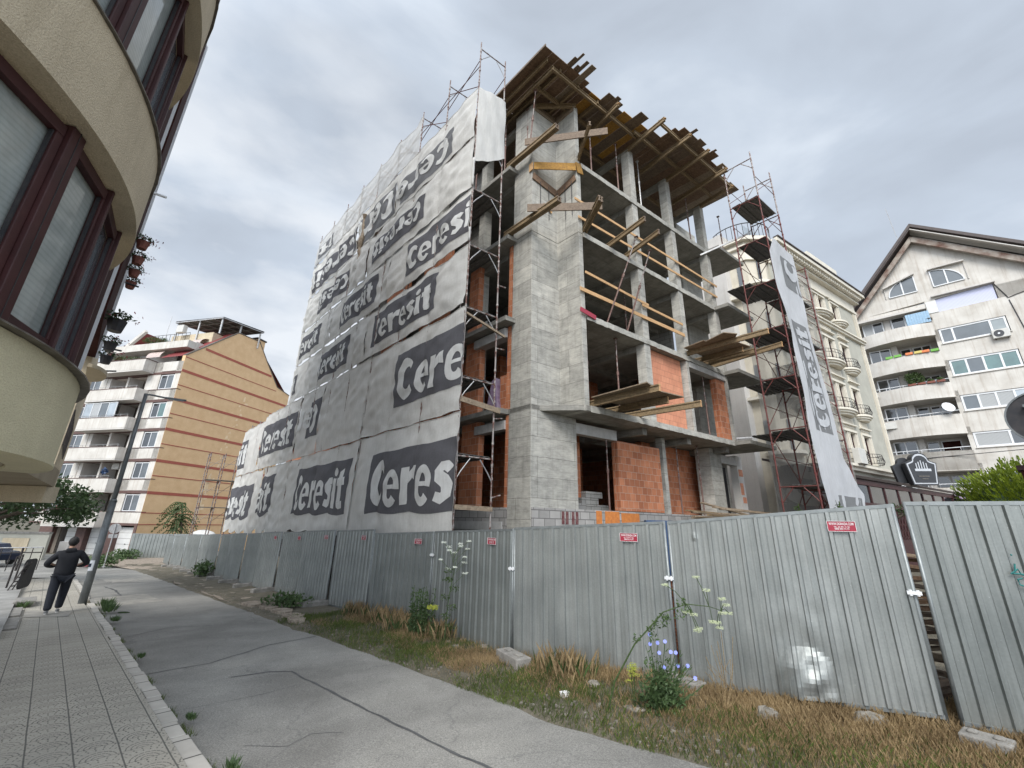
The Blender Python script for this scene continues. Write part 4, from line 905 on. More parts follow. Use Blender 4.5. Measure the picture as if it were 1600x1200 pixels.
# timber pile on the ground floor edge
tp=empty('timber_pile',W(8,-1,2.0),'pile of long grey planks and beams on the ground floor edge above the hoarding','timber pile')
random.seed(3)
for k in range(9):
    a0=6.6+random.uniform(0,.8); b0=-.35-random.uniform(0,1.2); MB().beam(W(a0,b0,1.88+.05*k),W(a0+3.6+random.uniform(-.6,.8),b0-random.uniform(-.2,.5),1.86+.035*k),.14,.05).build('plank',MT['wood_grey' if k%3 else 'wood_beam'],tp)
MB().beam(W(7.1,-.8,2.45),W(9.6,-1.3,2.05),.12,.05).build('plank',MT['wood_grey'],tp)
for k in range(3):
    MB().beam(W(6.7,-.2-.5*k,1.72),W(11.3,-.3-.5*k,1.72),.1,.16).build('bearer',MT['wood_beam'],tp)
# ================================================================ roof formwork deck
rf=empty('roof_formwork',W(4,0,17),'ragged timber roof formwork deck on brown beams over the top floor','formwork')
random.seed(11)
def deckplank(a,w,b0,b1,z,mat):
    mb=MB(); abox(mb,a,a+w-.012,b0,b1,z,z+.027); mb.build('deck_board',MT[mat],rf)
a=-1.02
while a<10.6:
    w=random.choice((.25,.5,.5,.33)); 
    if a<-.2: fb=-1.74
    elif a<1.0: fb=random.choice((-1.75,-2.2,-1.62,-2.28))
    elif a<1.5: fb=-1.55
    elif a<3.2: fb=random.choice((-1.8,-1.72,-1.95))
    elif a<5.0: fb=random.choice((-1.85,-1.95,-2.2))
    elif a<8.8: fb=random.choice((-2.75,-2.85,-2.6,-2.95))
    else: fb=random.choice((-2.5,-2.35))
    mat=random.choice(('wood_old','wood_brown','wood_old','wood_brown','wood_brown','wood_yellow' if a>-.5 and a<6 and random.random()<.5 else 'wood_grey'))
    deckplank(a,w,fb,.3+random.random()*.2 if a>0 else 1.0,17.30+.004*random.random(),mat)
    a+=w
a=-1.02
while a<-.02:
    deckplank(a,.5,1.02,14.0,17.302,'wood_old'); a+=.5
mb=MB(); abox(mb,0.0,10.3,.2,14,17.335,17.365); mb.build('deck_sheet',MT['wood_old'],rf)
# torn edge slats at the corner
for (a,b0,b1,z) in ((.0,-2.1,-1.6,17.33),(.12,-2.35,-1.7,17.34),(.42,-2.25,-1.7,17.335),(.30,-1.95,-1.5,17.345),(9.1,-2.75,-2.2,17.34),(7.5,-3.05,-2.4,17.335),(5.9,-3.1,-2.3,17.34),(2.35,-2.05,-1.6,17.34)):
    mb=MB(); abox(mb,a,a+random.uniform(.08,.22),b0,b1,z,z+.02); mb.build('slat',MT['wood_old'],rf)
mb=MB(); mb.beam(W(-1.05,-1.78,17.31),W(-1.05,14,17.31),.03,.09); mb.build('edge_board',MT['wood_old'],rf)
# secondary beams (along b) and primary beams (along a / left edge)
for k,a in enumerate((-.7,-.05,.85,1.9)):
    MB().ibeam(W(a,-1.5,17.20),W(a,1.6,17.20),.08,.18).build('joist',MT['wood_beam'],rf)
for a0,a1,b in ((-.45,4.3,-1.42),(-.45,3.2,-.55),(4.3,9.9,-2.45),(4.0,10.3,-1.55),(1.5,10.2,.4),(1.5,10.2,2.2)):
    MB().ibeam(W(a0,b,17.10),W(a1,b,17.10),.08,.18).build('bearer',MT['wood_beam'],rf)
MB().ibeam(W(-.42,-1.5,17.02),W(-.32,13,17.02),.09,.2).build('bearer',MT['wood_beam'],rf)
MB().ibeam(W(.55,.92,17.0),W(.55,12,17.0),.09,.2).build('bearer',MT['wood_beam'],rf)
for k,(a,b1) in enumerate(((2.6,-2.05),(4.45,-2.75),(5.9,-2.95),(7.2,-3.0),(8.75,-2.95),(10.0,-2.6))):
    MB().ibeam(W(a+.1,.3,16.90),W(a-.25,b1,16.93),.085,.2).build('cantilever_beam',MT['wood_beam'],rf)
    MB().box(W(a-.25,b1-.0,16.93),.1,.1,.02,aR).build('cap',MT['wood_new'],rf)
for a0,b0,a1,b1 in ((1.3,-.95,.2,.0),(.25,.05,1.25,.95)):
    MB().ibeam(W(a0,b0,17.02),W(a1,b1,17.02),.09,.2).build('corner_bearer',MT['wood_beam'],rf)
mb=MB(); mb.beam(W(.05,.0,16.93),W(1.2,.0,16.93),.03,.34); mb.beam(W(1.2,-.9,16.93),W(1.2,-.03,16.93),.03,.34); mb.build('pier_shutter',MT['wood_grey'],rf)
tag(MB().sphere(W(-.95,1.35,17.15),.28,9,7,(1.3,.8,.6),.15).build('rolled_cloth',MT['tarp']),'rolled pale cloth bundle under the roof deck edge beside the top of the scaffold','cloth bundle')
# ================================================================ scaffold along the left facade
AO,AI=-2.64,-1.62; B0,DB=-.40,1.83
LV=[-.8,1.2,3.2,5.2,7.2,9.2,11.2,13.2,15.2]
def cpart(o,d):
    c=o.copy(); col.objects.link(c); c.location=Vector(o.location)+Vector(d); WORG[c.name]=WORG[o.name]; return c
def frame_mesh(mb,P,ax,w,h=2.0,r=.022,braces=True):
    """portal frame: P base of outer pole, ax unit vector to the inner pole"""
    P=Vector(P); Z=Vector((0,0,1)); Q=P+ax*w
    mb.tube(P,P+Z*h,r); mb.tube(Q,Q+Z*h,r); mb.tube(P+Z*(h-.06),Q+Z*(h-.06),r*.9)
    for z in (.35,.9,1.45,1.8):
        for X in (P,Q): mb.tube(X+Z*(z*h/2-.03),X+Z*(z*h/2+.03),r*1.5,6)
def gusset_mesh(mb,P,ax,w,h=2.0,r=.015):
    P=Vector(P); Z=Vector((0,0,1)); Q=P+ax*w
    mb.path([P+Z*(h-.62),P+ax*w*.12+Z*(h-.42),P+ax*w*.36+Z*(h-.10)],r,6)
    mb.path([Q+Z*(h-.62),Q-ax*w*.12+Z*(h-.42),Q-ax*w*.36+Z*(h-.10)],r,6)
sc=empty('facade_scaffold',W(-2.1,11,-.8),'tall tube scaffold behind the printed tarps along the street side','scaffold')
mb=MB(); frame_mesh(mb,W(AO,B0,0),rv,AI-AO); f0=mb.build('scaffold_frame',MT['scaf'],sc)
mb=MB(); gusset_mesh(mb,W(AO,B0,0),rv,AI-AO); g0=mb.build('frame_gusset',MT['scaf_grey'],sc)
first=True
cells=[(k,z) for k in range(9) for z in LV]+[(k,z) for k in range(9,13) for z in LV[:4]]
cells=[(k,z) for k,z in cells if not (z==-.8 and k>0 and k%2)]
for k,z in cells:
    d=lv*(DB*k)+Vector((0,0,z))
    if first: f0.location=d; g0.location=d; WORG[f0.name]=Vector(WORG[sc.name]); first=False; d0=d
    else:
        c=f0.copy(); col.objects.link(c); c.location=d
        if k in (0,) or z>=13: c=g0.copy(); col.objects.link(c); c.location=d
# platforms
def deck(parent,Pa,Pb,ax,w,name='platform',mat='deck'):
    """ribbed steel deck boards from Pa to Pb, width w along ax"""
    mb=MB(); Pa=Vector(Pa);Pb=Vector(Pb); n=3
    for i in range(n):
        o=ax*(w*(i+.5)/n); ww=w/n-.015
        mb.beam(Pa+o,Pb+o,ww,.012)
        for s_ in (-1,1): mb.beam(Pa+o+ax*(s_*ww/2)-Vector((0,0,.025)),Pb+o+ax*(s_*ww/2)-Vector((0,0,.025)),.008,.05)
        mb.beam(Pa+o-Vector((0,0,.012)),Pb+o-Vector((0,0,.012)),.05,.02)
    return mb.build(name,MT[mat],parent)
d0=deck(sc,W(AO+.06,B0+.03,0),W(AO+.06,B0+DB-.03,0),rv,AI-AO-.12); firstd=True
for z in LV[1:]:
    for k in range(8 if z>6 else 12):
        if z>15 and k<8: continue
        dd=lv*(DB*k)+Vector((0,0,z+.0))
        if firstd: d0.location=dd; firstd=False
        else: c=d0.copy(); col.objects.link(c); c.location=dd
# braces and rails near the top and on the open end
mb=MB()
def W3(k,z,a=AO): return W(a,B0+DB*k,z)
for k in range(8):
    for a in (AO,AI):
        if a==AO or k in (0,1,2): mb.tube(W3(k,15.35,a),W3(k+1,16.7,a),.013,6); mb.tube(W3(k,16.6,a),W3(k+1,15.9 if k<3 else 15.3,a),.013,6)
    mb.tube(W3(k,16.3),W3(k+1,16.3),.013,6)
    if k%2==0:
        for z in (9.2,11.2,13.2): mb.tube(W3(k,z),W3(k+1,z+2),.013,6)
mb.build('diagonal_braces',MT['scaf_red'],sc)
mb=MB()
for k in range(9): mb.tube(W3(k,17.2),W3(k,17.45),.022); mb.tube(W3(k,17.2,AI),W3(k,17.42,AI),.022)
mb.build('pole_tips',MT['scaf'],sc)
for p_,q_0,w_,h_ in ((W(AO-.03,B0-.06,4.55),W(AI+.15,B0-.06,4.42),.03,.14),(W(AO-.03,B0-.06,1.95),W(AI,B0-.06,1.93),.03,.11),(W(AO,B0-.05,6.95),W(AI+.25,B0-.05,6.6),.05,.06)): MB().beam(p_,q_0,w_,h_).build('toe_board',MT['wood_grey'],sc)
mb=MB()
for z in (2.2,4.2,6.2,8.2): mb.tube(W(AI,B0,z),W(AI+.35,B0+.1,z+.08),.02,6)
mb.build('wall_ties',MT['scaf'],sc)
# lower wing end scaffold (uncovered, seen against the ochre gable)
s2=empty('end_scaffold',W(-2.3,31,-1),'uncovered tube scaffold beyond the tarps, in front of the ochre gable wall','scaffold')
EA,EB=-3.15,30.6
mb=MB(); frame_mesh(mb,W(EA,EB,0),lv,1.0,2.0,.034); e0=mb.build('scaffold_frame',MT['scaf'],s2); mb=MB(); gusset_mesh(mb,W(EA,EB,0),lv,1.0,2.0,.022); e1=mb.build('frame_gusset',MT['scaf'],s2); ff=True
for i in range(4):
    for z in (-1.6,.4,2.4,4.4):
        d=rv*(.95*i)+Vector((0,0,z))
        if ff: e0.location=d; e1.location=d; ff=False
        else:
            for q in (e0,e1): c=q.copy(); col.objects.link(c); c.location=d
for z in (2.4,4.4):
    MB().beam(W(EA,EB+.5,z-.04),W(EA+2.85,EB+.5,z-.04),.9,.05).build('platform',MT['deck'],s2)
mb=MB()
for z in (-.9,1.2,3.2,5.2): mb.tube(W(EA,EB,z),W(EA+.95,EB,z+.9),.015,5); mb.tube(W(EA+.95,EB+1,z),W(EA+1.9,EB+1,z+.9),.015,5); mb.tube(W(EA,EB,z+.4),W(EA+2.85,EB,z+.4),.015,5)
mb.build('diagonal_braces',MT['scaf'],s2)
mb=MB(); abox(mb,-2.2,-1.2,22.9,23.5,4.9,6.4); 
tag(MB().sphere(W(-1.9,23.3,6.5),.45,9,7,(1.2,1,.5),.2).build('cloth_bundle',MT['tarp']),'crumpled grey cloth on top of the far end of the low wing','cloth bundle')
# ================================================================ printed tarps
def arch(b): f=((b-B0)/DB)%1.0; return math.sin(math.pi*f)
def tarp(label,b0,b1,z0,z1,st,sb,seed,print_=None,mat='tarp',pmat='print',lmat='letter',a=AO-.045,text='Ceresit',billow=.10,wr=1.0,flare=0):
    b1+=.07
    """print_ = list of (panel_b_left,panel_b_right,zb,zt, text_b_left,text_b_right,tz0,tz1, rotated, string)"""
    def off(b,z):
        v=(z-z0)/(z1-z0); ar=arch(b)
        w=billow*ar*(.35+.65*math.sin(math.pi*max(0,min(1,v))))
        w+=.05*wr*noise.noise(Vector((b*.9+seed,z*.55,seed)))+.030*wr*noise.noise(Vector((b*2.3,z*3.2,seed*3)))
        # diagonal drag folds towards the tie points
        w+=.009*wr*math.sin(9*(z+ (b-B0)*.55+ .5*noise.noise(Vector((b,z,seed)))))*(.35+abs(noise.noise(Vector((b*.6,z*.6,seed+9)))))*1.3
        w+=.05*flare*(1-v)
        f=((b-B0)/DB)%1.0; e_=min(f,1-f)*DB; w-=.016*math.exp(-(e_/.11)**2)
        return w
    def zmap(b,z):
        v=(z-z0)/(z1-z0); ar=arch(b); zt=z1-st*ar; zb=z0-sb*ar+ (.0 if sb else 0)
        return zb+(zt-zb)*v+.012*noise.noise(Vector((b*3,seed,5)))
    def Pm(b,z,e=0): return W(a-off(b,z)-e,b,zmap(b,z))
    c=(b0+b1)/2; root=empty('printed_tarp' if print_ else 'plain_tarp',W(a,c,z0),label,'tarp','printed tarps tied to the street scaffold')
    nb=max(4,int((b1-b0)/.085)); nzz=max(4,int((z1-z0)/.085)); mb=MB()
    mb.add([Pm(b0+(b1-b0)*i/nb,z0+(z1-z0)*j/nzz) for j in range(nzz+1) for i in range(nb+1)],[(j*(nb+1)+i,j*(nb+1)+i+1,(j+1)*(nb+1)+i+1,(j+1)*(nb+1)+i) for j in range(nzz) for i in range(nb)])
    mb.build('cloth',MT[mat],root,smooth=True,recalc=False)
    # hems
    mb=MB()
    for zz in (z0,z1):
        mb=MB(); mb.path([Pm(b0+(b1-b0)*i/(nb),zz) for i in range(nb+1)],.013,5); mb.build('hem_cord',MT['tarp'],root,smooth=True)
    for (pl,pr_,pz0,pz1,tl,tr,tz0,tz1,rot,string) in (print_ or []):
        pl=min(pl,b1-.02); pr2=max(pr_,b0+.01); nb=max(3,int((pl-pr2)/.085)); nn_=max(3,int((pz1-pz0)/.085)); mb=MB()
        mb.add([Pm(pr2+(pl-pr2)*i/nb,pz0+(pz1-pz0)*j/nn_,.010) for j in range(nn_+1) for i in range(nb+1)],[(j*(nb+1)+i,j*(nb+1)+i+1,(j+1)*(nb+1)+i+1,(j+1)*(nb+1)+i) for j in range(nn_) for i in range(nb)])
        mb.build('printed_panel',MT[pmat],root,smooth=True,recalc=False)
        vs,fs=heavy_text(string)
        bm=bmesh.new(); vv=[]
        for x,y in vs:
            if rot: x,y=1-x,1-y
            vv.append(bm.verts.new((tl+(tr-tl)*x,tz0+(tz1-tz0)*y,0)))
        for f in fs:
            try: bm.faces.new([vv[i] for i in f])
            except ValueError: pass
        def cut(co,no,clear=False):
            bmesh.ops.bisect_plane(bm,geom=bm.verts[:]+bm.edges[:]+bm.faces[:],plane_co=co,plane_no=no,clear_outer=clear)
        cut((b0+.012,0,0),(-1,0,0),True); cut((b1-.012,0,0),(1,0,0),True)
        if bm.verts:
            lo=max(min(tl,tr),b0); hi=min(max(tl,tr),b1); q=lo
            while q<hi: cut((q,0,0),(1,0,0)); q+=.07
            q=tz0
            while q<tz1: cut((0,q,0),(0,1,0)); q+=.07
            bm.verts.ensure_lookup_table(); bm.verts.index_update()
            mb=MB(); mb.add([Pm(v.co.x,v.co.y,.026) for v in bm.verts],[tuple(v.index for v in f.verts) for f in bm.faces]); 
            mb.build('lettering',MT[lmat],root,smooth=True,recalc=False)
        bm.free()
    return root
C_='Ceresit'
# bottom row
tarp('lowest tarp at the building corner, cut off after "Ceres"',-.50,5.1,1.30,4.22,.05,.07,1,[(3.86,-.6,1.86,3.60,3.66,-1.55,2.02,3.38,False,C_)],flare=1)
tarp('lowest tarp, second from the corner, with the whole word Ceresit in big letters',5.12,10.9,1.25,4.20,.06,.10,2,[(10.75,5.38,1.85,3.66,10.62,5.6,2.02,3.42,False,C_)],flare=1)
tarp('lowest tarp, third from the corner, printed word cut to its last letters',10.95,16.3,1.15,4.15,.07,.34,3,[(16.28,14.2,1.95,3.72,18.6,14.45,2.1,3.45,False,C_)],flare=1,wr=1.6)
tarp('lowest tarp at the far left end',16.35,22.75,1.05,4.10,.06,.22,4,[(22.72,17.9,1.70,3.44,23.9,18.3,1.85,3.2,False,C_)],flare=1,wr=1.4)
# second row
tarp('first floor tarp at the corner with the word cut off after "Cer"',-.45,5.1,4.27,7.18,.10,.04,5,[(2.9,-.5,4.93,6.69,2.62,-2.4,5.08,6.42,False,C_)],wr=1.3)
tarp('plain unprinted tarp of the second row',5.12,9.2,4.24,7.2,.08,.04,6)
tarp('narrow tarp of the second row showing one backwards C',9.22,11.9,4.2,7.2,.06,.03,7,[(10.75,9.28,4.96,6.62,14.6,9.5,5.1,6.4,True,C_)])
tarp('second row tarp beyond the backwards C, its word creased',11.92,18.2,4.2,7.2,.05,.05,8,[(18.15,12.5,4.85,6.56,17.9,12.8,5.0,6.3,False,C_)],wr=1.8)
tarp('second row tarp at the far left end over the low wing',18.22,22.75,4.15,7.0,.10,.05,9,[(22.7,21.2,4.55,6.3,25.8,21.5,4.75,6.1,False,C_)])
# third row
tarp('second floor tarp at the corner with plain cloth right of its word',-.38,5.6,7.26,9.16,.16,.03,10,[(5.25,.98,7.62,8.95,5.05,1.3,7.75,8.7,False,C_)],wr=1.5,billow=.14)
tarp('second floor tarp, middle, with its word slightly crumpled',5.62,11.2,7.24,9.18,.11,.03,11,[(10.6,7.2,7.55,8.85,10.4,7.45,7.7,8.65,False,C_)],wr=1.8,billow=.14)
tarp('second floor tarp at the far edge of the high part',11.22,14.3,7.24,9.18,.10,.03,12,[(14.25,13.3,7.62,8.65,16.6,13.5,7.75,8.5,False,C_)],wr=1.5,billow=.14)
# fourth row
tarp('third floor tarp at the corner with the word cut at its last letter',-.38,4.2,9.30,11.14,.18,.06,13,[(3.06,-.4,9.62,10.95,2.85,-1.0,9.75,10.7,False,C_)],wr=1.5,billow=.14)
tarp('third floor tarp, middle, with its whole word',4.22,9.6,9.27,11.16,.12,.03,14,[(8.8,5.35,9.55,10.85,8.6,5.6,9.7,10.65,False,C_)],wr=1.5,billow=.14)
tarp('third floor tarp at the far edge of the high part',9.62,14.3,9.27,11.14,.12,.03,15,[(14.1,11.0,9.55,10.7,13.9,11.2,9.7,10.5,False,C_)],wr=1.6,billow=.14)
# fifth row (hung upside down)
tarp('fourth floor tarp at the corner, its word hung upside down',-.38,6.6,11.22,13.18,.10,.06,16,[(6.1,2.15,11.6,12.65,5.95,2.35,11.72,12.52,True,C_)],wr=1.6,billow=.12)
tarp('fourth floor tarp on the left, its word hung upside down',6.62,14.3,11.2,13.18,.09,.03,17,[(12.4,8.55,11.55,12.62,12.2,8.8,11.7,12.5,True,C_)],wr=1.9,billow=.14)
# sixth row, thin sheet
tarp('topmost bluish tarp at the corner with large faint upside down letters',-.38,4.6,13.2,15.3,.10,.03,18,[(4.2,.7,13.35,14.5,6.5,.95,13.45,14.4,True,C_)],pmat='print_thin',wr=1.4,billow=.1)
tarp('topmost bluish tarp left of the corner one, with big faint letters',4.62,8.0,13.2,15.3,.10,.03,19,[(7.95,4.65,13.3,14.9,10.5,4.9,13.42,14.8,True,C_)],pmat='print_thin',wr=1.8)
tarp('topmost rumpled tarp on the left with dark upside down letters',8.02,14.3,13.19,15.3,.10,.02,20,[(13.85,8.1,13.3,14.6,13.7,8.4,13.42,14.45,True,C_)],wr=2.2,billow=.16)
# seventh row, thin see-through
tarp('thin see-through tarp rising over the top of the scaffold, right part',3.28,8.75,15.3,17.25,.32,.02,21,None,mat='tarp_thin',wr=1.6,billow=.12)
tarp('thin see-through tarp over the top of the scaffold at its left end',8.76,14.3,15.3,17.1,.30,.02,22,[(13.6,11.6,15.5,16.4,13.5,11.8,15.6,16.3,True,'it')],mat='tarp_thin',pmat='print_thin',wr=1.6,billow=.12)
# corner flap of the top sheet, folded round the end of the scaffold
fl=empty('corner_tarp',W(-2.1,B0-.05,12.2),'plain tarp folded round the open end of the scaffold top, hanging to a point','tarp')
mb=MB(); n=16; v=[]
for j in range(n+1):
    for i in range(n+1):
        x=i/n; zt=15.25+.15*x; zb=12.15+.75*x+(-.10*math.sin(math.pi*x)); z=zb+(zt-zb)*j/n
        v.append(W(AO-.03+(AI-AO+.06)*x,B0-.06-.05*math.sin(math.pi*x)-.03*noise.noise(Vector((x*4,z*1.4,2)))-.015*math.sin(14*x+3*z),z))
mb.add(v,[(j*(n+1)+i,j*(n+1)+i+1,(j+1)*(n+1)+i+1,(j+1)*(n+1)+i) for j in range(n) for i in range(n)]); mb.build('cloth',MT['tarp'],fl,smooth=True,recalc=False)
mb=MB(); mb.path([W(AO-.05,B0-.04,11.2+.13*k+0*k) for k in range(9)],.035,6,[.03+.012*random.random() for _ in range(9)]); mb.build('knotted_cloth',MT['tarp'],fl,smooth=True)
MB().path([W(AO-.05,B0-.04,9.25+.11*k) for k in range(5)],.03,6).build('knotted_cloth',MT['tarp'],fl,smooth=True)
tag(MB().path([W(AO-.12,7.6+.04*math.sin(k),14.9-.22*k) for k in range(14)],.12,7,[.05+.09*random.random() for _ in range(14)]).build('torn_cloth',MT['wood_grey']),'torn yellowish strip of cloth hanging near the top of the tarps','torn cloth')
# ================================================================ right hand scaffold tower
tw=empty('tower_scaffold',W(9.5,-3.4,-.4),'red-primed scaffold tower with steel decks at the right end of the building','scaffold tower')
LT=[-.95,1.05,3.05,4.95,6.95,8.9,10.9,12.9,14.95]
mb=MB(); frame_mesh(mb,W(8.6,-3.9,0),lv,1.12,2.0,.026); t0=mb.build('scaffold_frame',MT['scaf_red'],tw)
mb=MB(); gusset_mesh(mb,W(8.6,-3.9,0),lv,1.12,2.0,.016); t1=mb.build('frame_gusset',MT['scaf_red'],tw); ff=True
for k,a in enumerate((0,1.86,3.7)):
    for z in LT:
        if a>3 and z>12: continue
        d=rv*a+Vector((0,0,z))
        if ff: t0.location=d; t1.location=d; ff=False; continue
        for q in (t0,t1):
            c=q.copy(); col.objects.link(c); c.location=d
            if z>13.5:
                me2=bpy.data.meshes.get('tower_top_'+q.name) or q.data.copy(); me2.name='tower_top_'+q.name; me2.materials[0]=MT['scaf']; c.data=me2
mb=MB()
for k,z in enumerate(LT[1:]):
    for j,(a,b) in enumerate(((8.6,-3.9),(8.6,-2.78))):
        if (k+j)%2 or z>12: mb.tube(W(a,b,z+.2),W(a+1.86,b,z+1.8),.014,6)
        else: mb.tube(W(a+1.86,b,z+.2),W(a,b,z+1.8),.014,6)
        mb.tube(W(a,b,z+1.0),W(a+(3.7 if z<12 else 1.86),b,z+1.0),.013,6)
    if z<12: mb.tube(W(10.46,-2.78,z+.2),W(12.3,-2.78,z+1.8),.014,6); mb.tube(W(12.3,-3.9,z+.2),W(12.3,-2.78,z+1.7),.014,6)
mb.build('diagonal_braces',MT['scaf_red'],tw)
for k,z in enumerate(LT[2:]):
    deck(tw,W(8.65,-3.85,z),W(8.65+1.78,-3.85,z),lv,1.02); 
    if z<11: deck(tw,W(10.5,-3.85,z),W(12.25,-3.85,z),lv,1.02)
for z,a in ((11.6,9.6),(9.5,9.9),(7.2,9.9),(5.1,9.7)):
    deck(tw,W(a,-2.65,z),W(a+1.9,-2.65,z),lv,.95,'inner_platform')
mb=MB()
for a,b in ((8.6,-3.9),(8.6,-2.78),(10.46,-3.9),(10.46,-2.78)): mb.tube(W(a,b,16.95),W(a,b,17.25),.024)
mb.build('pole_tips',MT['scaf'],tw)
mb=MB(); mb.tube(W(9.9,-1.6,5.06),W(9.9,-1.6,5.07),.01); mb.beam(W(9.95,-1.0,5.12),W(11.4,-3.5,5.2),.05,.05); mb.beam(W(8.5,-1.3,13.2),W(9.9,-2.9,14.2),.05,.07); mb.build('tie_bars',MT['scaf_grey'],tw)
tag(MB().beam(W(9.2,-3.6,8.99),W(10.3,-3.2,8.99),.2,.05).build('plank',MT['wood_yellow'],bevel=.005),'short yellow plank lying on a deck of the right scaffold tower','plank')
# hanging printed strip on the outer face of the tower
def strip(name,label,outl,b_of,panels,mat,pmat,lmat,seed,axis='a',parent=None):
    """outl(z)->(lo,hi) along the axis; surface b_of(u,z)"""
    root=empty(name,W(10,-4,2.2) if axis=='a' else W(12.4,-3,2.2),label,'tarp strip')
    def Pm(u,z,e=0):
        lo,hi=outl(z); x=lo+(hi-lo)*u; w=.05*noise.noise(Vector((x*1.3,z*.5,seed)))+.025*noise.noise(Vector((x*5,z*1.2,seed)))
        return W(x,b_of-w-e,z) if axis=='a' else W(b_of+w-e,x,z)
    z0,z1=2.25,12.75; nu,nzz=16,110; mb=MB()
    mb.add([Pm(i/nu,z0+(z1-z0)*j/nzz) for j in range(nzz+1) for i in range(nu+1)],[(j*(nu+1)+i,j*(nu+1)+i+1,(j+1)*(nu+1)+i+1,(j+1)*(nu+1)+i) for j in range(nzz) for i in range(nu)])
    mb.build('cloth',MT[mat],root,smooth=True,recalc=False)
    for (u0,u1,pz0,pz1,string,tz0,tz1,mir) in panels:
        n=max(3,int((pz1-pz0)/.12)); mb=MB(); mb.add([Pm(u0+(u1-u0)*i/6,pz0+(pz1-pz0)*j/n,.006) for j in range(n+1) for i in range(7)],[(j*7+i,j*7+i+1,(j+1)*7+i+1,(j+1)*7+i) for j in range(n) for i in range(6)])
        mb.build('printed_panel',MT[pmat],root,smooth=True,recalc=False)
        if not string: continue
        vs,fs=heavy_text(string); bm=bmesh.new(); vv=[]
        for x,y in vs:
            # rotated a quarter turn: reads from the bottom upwards
            uu=u0+(u1-u0)*((1-y)*.76+.12) ; 
            if mir: uu=u0+(u1-u0)*(y*.76+.12)
            vv.append(bm.verts.new((uu,tz0+(tz1-tz0)*x,0)))
        for f in fs:
            try: bm.faces.new([vv[i] for i in f])
            except ValueError: pass
        q=tz0
        while q<tz1: bmesh.ops.bisect_plane(bm,geom=bm.verts[:]+bm.edges[:]+bm.faces[:],plane_co=(0,q,0),plane_no=(0,1,0)); q+=.12
        for c_,n_ in (((0,pz0+.01,0),(0,-1,0)),((0,pz1-.01,0),(0,1,0))): bmesh.ops.bisect_plane(bm,geom=bm.verts[:]+bm.edges[:]+bm.faces[:],plane_co=c_,plane_no=n_,clear_outer=True)
        for k in range(1,6): bmesh.ops.bisect_plane(bm,geom=bm.verts[:]+bm.edges[:]+bm.faces[:],plane_co=(k/6,0,0),plane_no=(1,0,0))
        bm.verts.index_update(); mb=MB(); mb.add([Pm(v.co.x,v.co.y,.026) for v in bm.verts],[tuple(v.index for v in f.verts) for f in bm.faces]); mb.build('lettering',MT[lmat],root,smooth=True,recalc=False); bm.free()
    return root
def so_(z):
    pts=[(2.2,8.85,12.4),(2.9,8.7,12.7),(3.4,8.62,11.9),(4.1,8.62,11.35),(5.3,8.66,11.15),(6.5,8.66,11.1),(8.5,8.68,10.75),(9.3,8.5,10.6),(10.3,8.35,10.75),(12.0,8.3,10.75),(12.8,8.75,10.7)]
    for p,q in zip(pts,pts[1:]):
        if z<=q[0]: k=max(0,(z-p[0])/(q[0]-p[0])); return p[1]+(q[1]-p[1])*k,p[2]+(q[2]-p[2])*k
    return pts[-1][1],pts[-1][2]
MT['strip']=cloth('strip_cloth',(.72,.735,.76),.30,.97)
MT['strip_print']=cloth('strip_print',(.25,.255,.26),.2,.97)
strip('hanging_strip','long pale tarp strip hanging on the right scaffold tower, its word running upwards',so_,-4.02,[(.20,.82,4.95,9.2,'Ceresit',5.15,9.0,False),(.35,.98,10.7,12.15,'Ceresit',11.2,17,False),(.20,.92,2.3,2.75,'',0,0,False)],'strip','strip_print','strip',31)
strip('hanging_net','see-through net with backwards letters hanging on the far side of the right scaffold tower',lambda z:(-3.95,-1.1),12.42,[(.05,.98,1.8+.5,4.2,'Ceresit',2.5,8.5,True),(.2,.75,6.2,8.6,'Ceresit',5.6,9.8,True),(.2,.75,9.3,10.4,'Ceresit',9.0,13,True)],'net','net_print','net',33,axis='b')
# ================================================================ near building with the rounded bay
nbld=empty('rounded_bay_building',(-6,6,-.5),'near beige stucco building with a rounded bay and maroon window frames overhanging the pavement','building')
CB=Vector((-7.6,1.7,0))
def PB_(r,deg,z): return CB+Vector((r*math.cos(R(deg)),r*math.sin(R(deg)),z))
def ring(name,mat,r0,r1,z0,z1,a0=-75,a1=62,n=48,smooth=False,jit=0,parent=None):
    mb=MB(); v=[];f=[]
    for i in range(n+1):
        a=a0+(a1-a0)*i/n
        for r_,z in ((r0,z0),(r1,z0),(r1,z1),(r0,z1)): v.append(PB_(r_+random.uniform(-jit,jit),a,z+random.uniform(-jit,jit)))
    for i in range(n):
        for j in range(4): f.append((i*4+j,i*4+(j+1)%4,(i+1)*4+(j+1)%4,(i+1)*4+j))
    f+=[(0,1,2,3),(n*4+3,n*4+2,n*4+1,n*4)]
    mb.add(v,f); return mb.build(name,MT[mat],parent or nbld)
UX=(1,0)
zb=[(2.07,2.93,'render_y'),(4.91,5.86,'render'),(7.98,8.95,'render'),(11.05,12.0,'render'),(14.1,15.0,'render')]
for z0,z1,m in zb:
    ring('bay_band',m,3.62,3.95,z0,z1,jit=.002,n=110)
    ring('coping',"flash",3.60,4.03 if z0<3 else 3.985,z1+.004,z1+.02,n=26,jit=.003)
    ring('drip_edge',m,3.93,3.962,z0-.0,z0+.03,n=110)
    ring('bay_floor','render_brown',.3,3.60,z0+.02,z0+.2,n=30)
def radial_box(mb,r0,r1,a0,a1,z0,z1):
    mb.box8([PB_(r_,a,z) for z in(z0,z1) for r_,a in((r0,a0),(r1,a0),(r1,a1),(r0,a1))])
